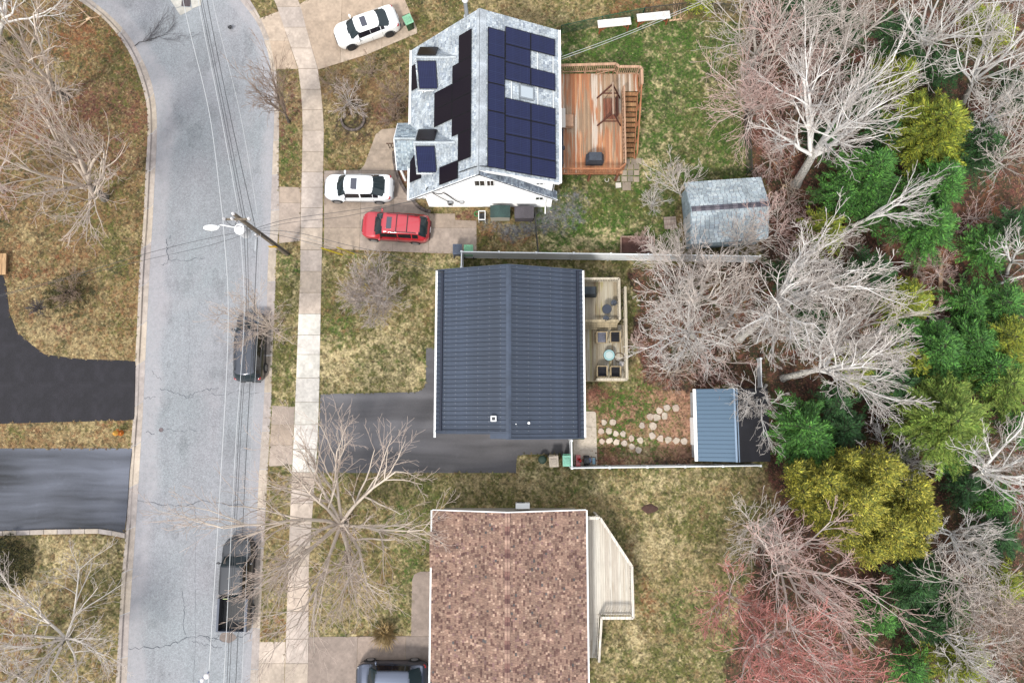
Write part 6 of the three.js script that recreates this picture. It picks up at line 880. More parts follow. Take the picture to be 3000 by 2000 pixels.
  wire('lowest dark cable, running south along the street', M.wireDark, 0.018, [['p', [0.05, 5.6, 0.1]], [744, 900, 5.4], [722, 1300, 5.3], [690, 2000, 5.5], [678, 2260, 5.6]]);
  wire('pale cable nearest the kerb, running north', M.wireLight, 0.012, [[590, -220, 5.6], [622, 0, 5.4], [702, 330, 5.3], ['p', [0.15, 5.5, -0.1]]]);
  wire('pale cable nearest the kerb, running south over the pickup', M.wireLight, 0.011, [['p', [0.15, 5.4, 0.1]], [757, 900, 5.0], [737, 1300, 4.9], [708, 2000, 5.1], [697, 2260, 5.2]]);
  wire('upper service wire from the pole to the white house', M.wireDark, 0.014, [['p', [0.1, 6.2, 0]], [830, 645, 5.7], [1000, 620, 5.0], [1205, 590, 3.7], [1244, 577, 3.6]]);
  wire('lower service wire from the pole to the white house', M.wireDark, 0.012, [['p', [0.1, 5.9, 0]], [850, 652, 5.3], [1020, 632, 4.6], [1244, 579, 3.5]]);
  wire('upper service wire from the pole to the blue roofed house', M.wireDark, 0.014, [['p', [0.1, 6.0, 0.05]], [860, 680, 5.6], [1010, 716, 5.0], [1150, 748, 4.7], [1300, 798, 4.7]]);
  wire('lower service wire from the pole to the blue roofed house', M.wireDark, 0.012, [['p', [0.1, 5.6, 0.05]], [820, 690, 5.2], [1000, 732, 4.6], [1150, 762, 4.5], [1300, 800, 4.6]]);
  wire('upper service wire crossing the street to the west', M.wireDark, 0.014, [['p', [-0.1, 6.1, 0.05]], [600, 700, 5.8], [430, 742, 5.4], [200, 810, 5.2], [-80, 885, 5.3]]);
  wire('lower service wire crossing the street to the west', M.wireDark, 0.012, [['p', [-0.1, 5.7, 0.05]], [600, 722, 5.4], [430, 760, 5.1], [200, 816, 5.0], [-80, 888, 5.1]]);
  const ins = P(604, 1986, 8.75), I = thing('line_insulator', 'white and blue insulator hanging on the far left wire at the bottom', 'insulator', ins); part(I, 'insulator_shell', [new THREE.SphereGeometry(0.16, 12, 8).scale(1, 0.8, 1).translate(ins.x, ins.y, ins.z - 0.1), new THREE.SphereGeometry(0.12, 12, 8).translate(ins.x - 0.22, ins.y, ins.z + 0.1)], M.ins); part(I, 'clamp', bar(new V3(ins.x + 0.1, ins.y, ins.z - 0.3), new V3(ins.x - 0.4, ins.y, ins.z + 0.2), 0.07), mat(alb(70, 90, 130), { rough: 0.4 }));
  for (const [a, b, lb] of [[[1003, 746], [940, 726], 'yellow guy wire guard, nearer the sidewalk'], [[1037, 743], [986, 724], 'yellow guy wire guard, nearer the white house']]) { const p0 = P(...a, 0), p1 = P(b[0], b[1], 1.7), G = thing('guy_guard', lb, 'guy wire', p0, 0, 'guy wire guards'); part(G, 'guard_tube', rod([p0, p1], 0.045, 8, 1), mat(alb(240, 214, 40), { rough: 0.5 })); part(G, 'guy_wire', rod([p1, v(0.1, 8.3, 0)], 0.008, 5, 1), M.wireLight); }
  const cl0 = P(1640, 168, 4.4), cl1 = P(1958, 45, 4.4), cl2 = P(2060, 2, 4.6); for (const o of [0, 0.16]) single('line_cable', o ? 'lower of the two pale lines over the back lawn' : 'upper of the two pale lines over the back lawn', 'cable', rod([cl0.clone().setZ(cl0.z + o), cl0.clone().lerp(cl1, 0.5).setY(4.25).setZ((cl0.z + cl1.z) / 2 + o), cl1.clone().setZ(cl1.z + o), cl2.clone().setZ(cl2.z + o)], 0.014, 5, 30), M.wireLight, 'lines over the back lawn');
}
{ // crow standing on the road
  const b = P(677, 84, ROAD_Y), B = thing('crow', 'black crow standing on the asphalt', 'bird', b), k = mat([0.01, 0.01, 0.013], { rough: 0.5 });
  const s = new THREE.LatheGeometry([[0, 0], [0.03, 0.01], [0.07, 0.08], [0.085, 0.17], [0.07, 0.25], [0.045, 0.3], [0.05, 0.34], [0.03, 0.39], [0, 0.44]].map(([x, y]) => new THREE.Vector2(x, y)), 14).rotateZ(-1.15).translate(b.x - 0.2, b.y + 0.12, b.z); part(B, 'body', s, k);
  part(B, 'wing', [new THREE.SphereGeometry(0.12, 10, 6).scale(1.3, 0.3, 0.5).rotateY(0.5).translate(b.x - 0.05, b.y + 0.2, b.z - 0.08), ], k); part(B, 'wing', new THREE.SphereGeometry(0.12, 10, 6).scale(1.3, 0.3, 0.5).rotateY(-0.5).translate(b.x - 0.05, b.y + 0.2, b.z + 0.08), k);
  for (const z of [-0.03, 0.03]) part(B, 'leg', rod([new V3(b.x, b.y, b.z + z), new V3(b.x - 0.01, b.y + 0.15, b.z + z)], 0.008, 5, 1), k);
}
// ---------------------------------------------------------------- trees
class Strands { // collects tapered tubes into one indexed geometry
  constructor() { this.p = []; this.n = []; this.i = []; }
  tube(pts, rad, sides) {
    const base = this.p.length / 3, up = new V3(), x = new V3(), y = new V3(), d = new V3();
    for (let k = 0; k < pts.length; k++) {
      d.subVectors(pts[Math.min(k + 1, pts.length - 1)], pts[Math.max(0, k - 1)]).normalize();
      up.set(Math.abs(d.y) > 0.9 ? 1 : 0, Math.abs(d.y) > 0.9 ? 0 : 1, 0); x.crossVectors(up, d).normalize(); y.crossVectors(d, x);
      for (let s = 0; s < sides; s++) { const a = s / sides * 2 * PI, c = Math.cos(a), e = Math.sin(a), nx = x.x * c + y.x * e, ny = x.y * c + y.y * e, nz = x.z * c + y.z * e; this.p.push(pts[k].x + nx * rad[k], pts[k].y + ny * rad[k], pts[k].z + nz * rad[k]); this.n.push(nx, ny, nz); }
    }
    for (let k = 0; k < pts.length - 1; k++) for (let s = 0; s < sides; s++) { const a = base + k * sides + s, b = base + k * sides + (s + 1) % sides; this.i.push(a, b, b + sides, a, b + sides, a + sides); }
  }
  mesh(parent, name, m) {
    if (!this.p.length) return null;
    const o = OFF.get(parent), g = new THREE.BufferGeometry(), P3 = new Float32Array(this.p), uv = new Float32Array(this.p.length / 3 * 2);
    for (let i = 0; i < P3.length; i += 3) { uv[i / 3 * 2] = (P3[i] + P3[i + 2]) * 1.0; uv[i / 3 * 2 + 1] = P3[i + 1]; P3[i] -= o.x; P3[i + 1] -= o.y; P3[i + 2] -= o.z; }
    g.setAttribute('position', new THREE.BufferAttribute(P3, 3)); g.setAttribute('normal', new THREE.Float32BufferAttribute(this.n, 3)); g.setAttribute('uv', new THREE.BufferAttribute(uv, 2)); g.setIndex(this.i);
    const e = shadows(new THREE.Mesh(g, m)); e.name = name; parent.add(e); return e;
  }
}
const barkT = tex(128, 256, (i, j) => { const v = 190 + 80 * (vnoise(i / 4, j / 16, 32) - 0.5) + 70 * (vnoise(i / 10.667, j / 12.8, 12) - 0.5) + 30 * (hash2(i, j) - 0.5); return [v, v, v * 0.98]; }, { rep: [2.2, 0.9] });
const bark = (c) => mat(alb(...c).map((x) => Math.min(0.8, x * 1.4)), { map: barkT, rough: 0.95, gain: 1.25 }), twig = (c) => mat(alb(...c).map((x) => Math.min(0.8, x * 1.6)), { rough: 0.9 });
const TR = {
  white: [bark([214, 210, 206]), twig([236, 233, 230]), twig([202, 194, 188])], pale: [bark([196, 190, 184]), twig([220, 212, 204]), twig([196, 184, 176])], tan: [bark([140, 134, 128]), twig([204, 190, 176]), twig([190, 172, 160])],
  pink: [bark([186, 176, 170]), twig([218, 204, 196]), twig([202, 172, 164])], red: [bark([176, 166, 160]), twig([214, 196, 188]), twig([200, 134, 126])], brown: [bark([104, 94, 88]), twig([150, 132, 118]), twig([156, 134, 118])], grey: [bark([168, 164, 162]), twig([202, 196, 192]), twig([180, 166, 158])], dark: [bark([78, 74, 76]), twig([92, 88, 92]), twig([104, 98, 102])],
};
let treeTris = 0;
function bareTree(name, label, { b, t, h, R: spread, r = 0.16, seed = 1, kind = 'pale', fork = 0.38, limbs = 6, lv = 4, kids = 5, droop = 0.0, tips = 0.012, open = 0.9, group = 'bare trees', lean = null, cat = 'tree', y0 = 0, whip = 1 }) {
  const base = P(b[0], b[1], y0), topP = P(t[0], t[1], h), ax = new V3().subVectors(topP, base), Lt = ax.length(), R = rng(seed + 1000), T = thing(name, label, cat, base, 0, group);
  const trunk = new Strands(), limb = new Strands(), fine = new Strands(), A = ax.clone().normalize();
  const rv = (k) => new V3((R() - 0.5) * k, (R() - 0.5) * k, (R() - 0.5) * k);
  const grow = (p, d, len, rad, level) => {
    const n = level <= 1 ? 6 : level === 2 ? 5 : 3, pts = [p.clone()], rads = [rad], q = p.clone(), dir = d.clone().normalize(), step = len / n, nodes = [];
    for (let k = 1; k <= n; k++) { dir.add(rv(level <= 1 ? 0.26 : level === 2 ? 0.3 : 0.4)).addScaledVector(new V3(0, 1, 0), (level <= 1 ? 0.05 : 0.07) - droop).normalize(); q.addScaledVector(dir, step); if (q.y < y0 + 0.25) q.y = y0 + 0.25 + R() * 0.1; pts.push(q.clone()); const f = k / n; rads.push(Math.max(tips * 0.8, lerp(rad, rad * (level >= lv ? 0.45 : 0.32), f))); nodes.push([q.clone(), dir.clone(), f, rads[k]]); }
    (level <= 1 ? limb : level === 2 ? (lv > 3 ? limb : fine) : fine).tube(pts, rads, level <= 1 ? 5 : level === 2 ? 4 : 3);
    if (level >= lv) return;
    const nk = Math.round(kids * (0.75 + 0.5 * R()) * (level === 1 ? 1.5 : level === 2 ? 1.0 : 0.7));
    for (let k = 0; k < nk; k++) {
      const f = 0.16 + 0.84 * (k + R() * 0.8) / nk, [np, nd, nf, nr] = nodes[Math.min(n - 1, Math.floor(f * n))];
      const side = rv(2).cross(nd).normalize(), cd = nd.clone().multiplyScalar(0.8 + 0.35 * R()).addScaledVector(side, open * (0.4 + 0.42 * R())).normalize();
      grow(np, cd, len * (0.4 + 0.28 * R()) * (1.1 - 0.45 * nf) * (level >= 3 ? 0.85 : 1) * whip, Math.max(tips * (level < 3 ? 1.2 : 0.8), nr * 0.68), level + 1);
    }
  };
  const n = 8, pts = [], rads = [], fl = Lt * fork, wob = rv(0.5);
  for (let k = 0; k <= n; k++) { const f = k / n; pts.push(base.clone().addScaledVector(A, fl * f).addScaledVector(wob, Math.sin(f * PI) * 0.25 * r * 4)); rads.push(lerp(r * (k === 0 ? 1.35 : 1.05), r * 0.72, f)); }
  trunk.tube(pts, rads, 9);
  const side0 = new V3().crossVectors(A, new V3(0.3, 0, 1)).normalize(), side1 = new V3().crossVectors(A, side0);
  for (let k = 0; k < limbs; k++) {
    const a = (k + R() * 0.7) / limbs * 2 * PI, at = k === 0 ? 1 : 0.72 + 0.28 * R(), st = base.clone().addScaledVector(A, fl * at), rem = Lt * (1 - fork);
    const out = side0.clone().multiplyScalar(Math.cos(a)).addScaledVector(side1, Math.sin(a)), target = base.clone().addScaledVector(A, fl + rem * (0.55 + 0.4 * R())).addScaledVector(out, spread * (k === 0 ? 0.15 : 0.35 + 0.3 * R()));
    const d = new V3().subVectors(target, st), L = d.length(); grow(st, d, L * 1.05, r * (0.45 + 0.2 * R()), 1);
  }
  const [m0, m1, m2] = TR[kind]; trunk.mesh(T, 'trunk', m0); limb.mesh(T, 'limbs', m1 ); fine.mesh(T, 'twigs', m2);
  treeTris += (trunk.i.length + limb.i.length + fine.i.length) / 3; return T;
}
// ---------------------------------------------------------------- conifers: whorls of branches carrying flat needle sprays
class Leaves {
  constructor() { this.p = []; this.n = []; this.c = []; }
  blade(o, d, w, side, col, bend) { // narrow pointed leaf-like spray: 2 triangles folded along its midrib
    const m = o.clone().addScaledVector(d, 0.45), e = o.clone().add(d); m.y += bend; const a = m.clone().addScaledVector(side, w), b = m.clone().addScaledVector(side, -w), nn = new V3().crossVectors(side, d).normalize(); const up = nn.y >= 0; if (!up) nn.negate();
    for (const q of up ? [o, a, e, o, e, b] : [o, e, a, o, b, e]) { this.p.push(q.x, q.y, q.z); this.n.push(nn.x, nn.y, nn.z); this.c.push(col[0], col[1], col[2]); }
  }
  mesh(parent, name, m) { const o = OFF.get(parent), g = new THREE.BufferGeometry(), p = new Float32Array(this.p); for (let i = 0; i < p.length; i += 3) { p[i] -= o.x; p[i + 1] -= o.y; p[i + 2] -= o.z; } g.setAttribute('position', new THREE.BufferAttribute(p, 3)); g.setAttribute('normal', new THREE.Float32BufferAttribute(this.n, 3)); g.setAttribute('color', new THREE.Float32BufferAttribute(this.c, 3)); treeTris += p.length / 9; const e = shadows(new THREE.Mesh(g, m)); e.name = name; parent.add(e); return e; }
}
M.leaf = new THREE.MeshStandardMaterial({ vertexColors: true, roughness: 0.8, side: THREE.DoubleSide });
const GREENS = { fir: [[58, 104, 40], [74, 126, 50], [46, 86, 36], [92, 142, 58]], pine: [[104, 130, 48], [124, 146, 60], [88, 116, 44], [140, 156, 70]], cedar: [[162, 160, 60], [182, 174, 66], [136, 138, 54], [104, 112, 46], [198, 186, 84], [86, 96, 42]], olive: [[138, 146, 44], [156, 158, 52], [116, 130, 42], [98, 118, 42]], deep: [[46, 84, 42], [58, 98, 46], [40, 72, 38]] };
function conifer(name, label, { b, t, h, R: rad, seed = 1, kind = 'fir', dens = 1, full = 0.75, clump = 0, group = 'conifers', y0 = 0.25 }) {
  const base = P(b[0], b[1], 0), topP = P(t[0], t[1], h), ax = new V3().subVectors(topP, base), Rn = rng(seed + 5000), T = thing(name, label, 'tree', base, 0, group), wood = new Strands(), lv = new Leaves(), cols = GREENS[kind].map((c) => alb(...c).map((x) => x * (kind === 'cedar' ? 2.0 : 1.85)));
  wood.tube([base, base.clone().lerp(topP, 0.5), topP], [0.06 + h * 0.014, 0.04 + h * 0.008, 0.02], 7);
  const nW = Math.round(h / 0.34 * (0.7 + 0.3 * dens)), UP = new V3(0, 1, 0);
  for (let i = 0; i < nW; i++) {
    const f = y0 + (1 - y0) * Math.pow((i + 0.5) / nW, 0.92), c = base.clone().lerp(topP, f), len0 = rad * Math.pow((1 - f) / (1 - y0), full) + 0.18, nb = Math.max(4, Math.round((5 + 3 * Rn()) * (0.5 + 0.7 * len0 / 1.6)));
    for (let k = 0; k < nb; k++) {
      const a = (k + Rn() * 0.9) / nb * 2 * PI + i * 1.3, L = len0 * (0.68 + 0.45 * Rn()), rise = lerp(0.12, 0.7, f), d = new V3(Math.cos(a), rise - 0.1, Math.sin(a)).normalize(), e = c.clone().addScaledVector(d, L), mid = c.clone().lerp(e, 0.55); mid.y += 0.06 * L; e.y -= 0.1 * L;
      if (L > 0.5) wood.tube([c, mid, e], [0.022, 0.016, 0.008], 3);
      const side = new V3(-Math.sin(a), 0, Math.cos(a)), ns = Math.max(3, Math.round(L * 11 * dens)), tint = 0.6 + 0.75 * Rn() * Rn() + 0.15 * Rn();
      for (let s = 0; s < ns; s++) {
        const g = (s + Rn()) / ns, q = g < 0.55 ? c.clone().lerp(mid, g / 0.55) : mid.clone().lerp(e, (g - 0.55) / 0.45); if (g < 0.18) continue;
        for (const sg of [-1, 1]) {
          const ll = (0.18 + 0.34 * L * (1 - g) * 0.6 + 0.1 * Rn()) * (clump ? 0.8 : 1), cl = cols[Math.floor(Rn() * cols.length)], kf = tint * (0.8 + 0.45 * Rn()), col = [cl[0] * kf, cl[1] * kf, cl[2] * kf];
          const dd = d.clone().multiplyScalar(0.75 + 0.3 * Rn()).addScaledVector(side, sg * (0.55 + 0.5 * Rn())).add(new V3(0, (Rn() - 0.35) * 0.5, 0)).normalize();
          const sd = new V3().crossVectors(dd, UP).normalize().addScaledVector(UP, (Rn() - 0.5) * 1.1).normalize();
          lv.blade(q.clone().add(new V3((Rn() - 0.5) * 0.08, (Rn() - 0.5) * 0.08, (Rn() - 0.5) * 0.08)), dd.multiplyScalar(ll), 0.017 + 0.016 * Rn(), sd, col, 0.02);
          if (Rn() < 0.6 + clump) { const d2 = new V3(Rn() - 0.5, 0.4 + Rn() * 0.6, Rn() - 0.5).normalize().add(d.clone().multiplyScalar(0.5)).normalize(), s2 = new V3(Rn() - 0.5, 0.2, Rn() - 0.5).normalize(); lv.blade(q.clone(), d2.multiplyScalar(0.14 + 0.12 * Rn()), 0.03, s2, col, 0); }
        }
      }
      if (clump) for (let s = 0; s < 26 * clump; s++) { const cc = e.clone().lerp(mid, Rn() * 0.6), cl = cols[Math.floor(Rn() * cols.length)], kf = tint * (0.8 + 0.45 * Rn()), o = cc.add(new V3((Rn() - 0.5) * 0.42, (Rn() - 0.5) * 0.3, (Rn() - 0.5) * 0.42)), d2 = new V3(Rn() - 0.5, Rn() * 0.8, Rn() - 0.5).add(d.clone().multiplyScalar(0.4)).normalize(); lv.blade(o, d2.multiplyScalar(0.16 + 0.14 * Rn()), 0.02 + 0.016 * Rn(), new V3(Rn() - 0.5, (Rn() - 0.5) * 0.9, Rn() - 0.5).normalize(), [cl[0] * kf, cl[1] * kf, cl[2] * kf], 0); }
    }
  }
  wood.mesh(T, 'trunk', TR.brown[0]); lv.mesh(T, 'crown', M.leaf); return T;
}
// conifers of the wood: [base u, v, top u, v, height, radius, kind, density, label]
[
  [2655, 440, 2790, 330, 7.5, 2.6, 'olive', 1.1, 'yellow green pine standing right of the big white bare tree'],
  [2690, 590, 2790, 500, 6.5, 1.9, 'fir', 1.2, 'bright green fir just below the yellow green pine'],
  [2480, 560, 2590, 470, 5.5, 2.1, 'fir', 1.1, 'green fir behind the foot of the big white bare tree'],
  [2420, 600, 2490, 560, 3.5, 1.5, 'fir', 1.0, 'low green fir right beside the grey shed corner'],
  [2650, 690, 2760, 640, 6.0, 2.0, 'fir', 1.2, 'green fir left of the open leaf litter clearing'],
  [2790, 470, 2910, 390, 6.0, 2.0, 'deep', 1.1, 'dark green fir under the white bare trees at the right edge'],
  [2840, 750, 2915, 710, 4.0, 1.6, 'fir', 1.1, 'round green fir at the right of the clearing, upper one'],
  [2930, 690, 2990, 650, 4.0, 1.5, 'deep', 1.0, 'dark green fir at the right edge above the clearing'],
  [2500, 830, 2590, 790, 4.5, 1.7, 'deep', 1.1, 'dark green fir right of the spreading central bare tree'],
  [2610, 900, 2690, 870, 4.5, 1.6, 'olive', 1.1, 'olive green fir on the left rim of the clearing'],
  [2620, 970, 2680, 950, 3.4, 1.2, 'fir', 1.1, 'small green fir below the olive one at the clearing'],
  [2790, 900, 2865, 885, 3.6, 1.6, 'fir', 1.1, 'round green fir at the right of the clearing, lower one'],
  [2890, 900, 2965, 885, 4.2, 1.7, 'fir', 1.1, 'green fir at the right edge level with the clearing'],
  [2690, 1040, 2775, 1010, 5.0, 2.1, 'fir', 1.2, 'broad green fir below the fallen grey trunks'],
  [2800, 1020, 2880, 995, 4.6, 1.9, 'fir', 1.2, 'green fir next to the broad one below the fallen trunks'],
  [2900, 1010, 2985, 985, 5.0, 1.8, 'olive', 1.0, 'olive fir at the right edge below the fallen trunks'],
  [2580, 1130, 2650, 1120, 4.0, 1.7, 'deep', 1.1, 'dark fir left of the large fluffy pine'],
  [2700, 1240, 2810, 1230, 7.0, 2.9, 'pine', 1.25, 'large fluffy yellow green pine in the middle of the wood'],
  [2300, 1255, 2375, 1250, 4.6, 2.0, 'fir', 1.15, 'olive green fir right behind the blue shed'],
  [2330, 1290, 2395, 1290, 4.0, 1.9, 'fir', 1.15, 'green fir between the blue shed fir and the golden cedar'],
  [2420, 1190, 2470, 1185, 3.2, 1.4, 'deep', 1.0, 'dark low fir above the white bare shrub'],
  [2890, 1140, 2975, 1120, 5.0, 1.9, 'pine', 1.1, 'yellow green pine at the right edge of the wood'],
  [2950, 1250, 2990, 1240, 3.0, 1.3, 'fir', 1.0, 'small fir at the right edge beside the fluffy pine'],
  [2640, 1690, 2710, 1720, 4.6, 1.9, 'deep', 1.1, 'dark fir directly below the golden cedar'],
  [2690, 1800, 2750, 1840, 4.2, 1.6, 'deep', 1.0, 'dark fir near the leaning white trunk at the bottom'],
  [2540, 1790, 2590, 1820, 3.4, 1.4, 'fir', 1.0, 'green fir between the red maples and leaning white trunk'],
  [2760, 1900, 2840, 1960, 4.6, 1.9, 'olive', 1.0, 'olive fir at the bottom right edge'],
  [2640, 1930, 2680, 1970, 3.4, 1.4, 'fir', 1.0, 'green fir at the bottom between maple and olive fir'],
  [2800, 1430, 2840, 1435, 3.4, 1.3, 'deep', 1.0, 'dark fir touching the right side of the golden cedar'],
  [2880, 1560, 2940, 1580, 4.0, 1.6, 'deep', 1.0, 'dark fir beneath the bare trees at the right edge'],
  [2900, 1700, 2950, 1720, 3.4, 1.5, 'olive', 0.9, 'olive fir beneath the tan bare tree at the right edge'],
  [2420, 120, 2480, 60, 4.6, 1.9, 'deep', 1.0, 'dark fir at the top under white branches, leftmost'],
  [2600, 140, 2670, 80, 5.0, 1.9, 'deep', 1.0, 'dark fir at the top between two white bare trees'],
  [2590, 250, 2650, 200, 4.0, 1.7, 'olive', 0.9, 'olive fir behind the crown of the big white bare tree'],
  [2850, 120, 2920, 60, 5.0, 1.8, 'olive', 0.9, 'olive fir at the top right edge'],
  [2950, 300, 3010, 250, 4.4, 1.7, 'deep', 1.0, 'dark fir at the right edge under the bare crown cluster'],
  [2380, 700, 2440, 660, 3.6, 1.5, 'olive', 0.9, 'olive fir behind the leaning dead white tree'],
  [2520, 640, 2580, 600, 3.6, 1.5, 'fir', 1.0, 'green fir under the tip of the leaning dead tree'],
  [2350, 950, 2390, 935, 3.0, 1.4, 'deep', 0.9, 'dark low fir under the central bare trees'],
  [2480, 1090, 2530, 1080, 3.2, 1.3, 'olive', 0.9, 'olive low fir under the rightmost central bare crown'],
  [2560, 420, 2620, 380, 4.2, 1.8, 'deep', 1.0, 'dark fir between the big white tree and yellow green pine'],
  [2860, 1090, 2930, 1070, 4.4, 1.9, 'fir', 1.1, 'green fir above the fluffy pine at the right'],
  [2640, 1060, 2700, 1045, 4.0, 1.6, 'olive', 1.0, 'olive fir above the fluffy pine at the left'],
  [2440, 1260, 2490, 1255, 3.2, 1.5, 'deep', 1.0, 'dark fir left of the white bare shrub'],
  [2760, 1320, 2820, 1320, 3.8, 1.6, 'fir', 1.0, 'green fir below the fluffy pine'],
  [2880, 1460, 2930, 1465, 3.4, 1.5, 'fir', 1.0, 'green fir below the white barked leaning tree'],
  [2740, 1760, 2790, 1785, 3.6, 1.6, 'fir', 1.0, 'green fir right of the leaning white trunk foot'],
  [2480, 300, 2530, 250, 3.6, 1.7, 'deep', 1.0, 'dark fir deep under the big white bare crown'],
  [2720, 230, 2780, 180, 4.0, 1.7, 'deep', 1.0, 'dark fir above the yellow green pine'],
  [2380, 430, 2420, 400, 3.0, 1.4, 'deep', 1.0, 'dark fir left of the big white trunk'],
  [2320, 60, 2360, 20, 3.6, 1.6, 'deep', 1.0, 'dark fir at the top above the tan bare trees'],
  [2290, 820, 2320, 800, 2.6, 1.3, 'deep', 1.0, 'dark fir right of the rear fence under bare branches'],
  [2040, 12, 2062, -4, 2.6, 1.0, 'olive', 0.9, 'small olive fir at the top edge of the back lawn'],
].forEach(([bu, bv, tu, tv, h, r, k, dn, lb], i) => conifer('fir_tree', lb, { b: [bu, bv], t: [tu, tv], h, R: r * 1.25, kind: k, dens: dn * 1.15, seed: i }));
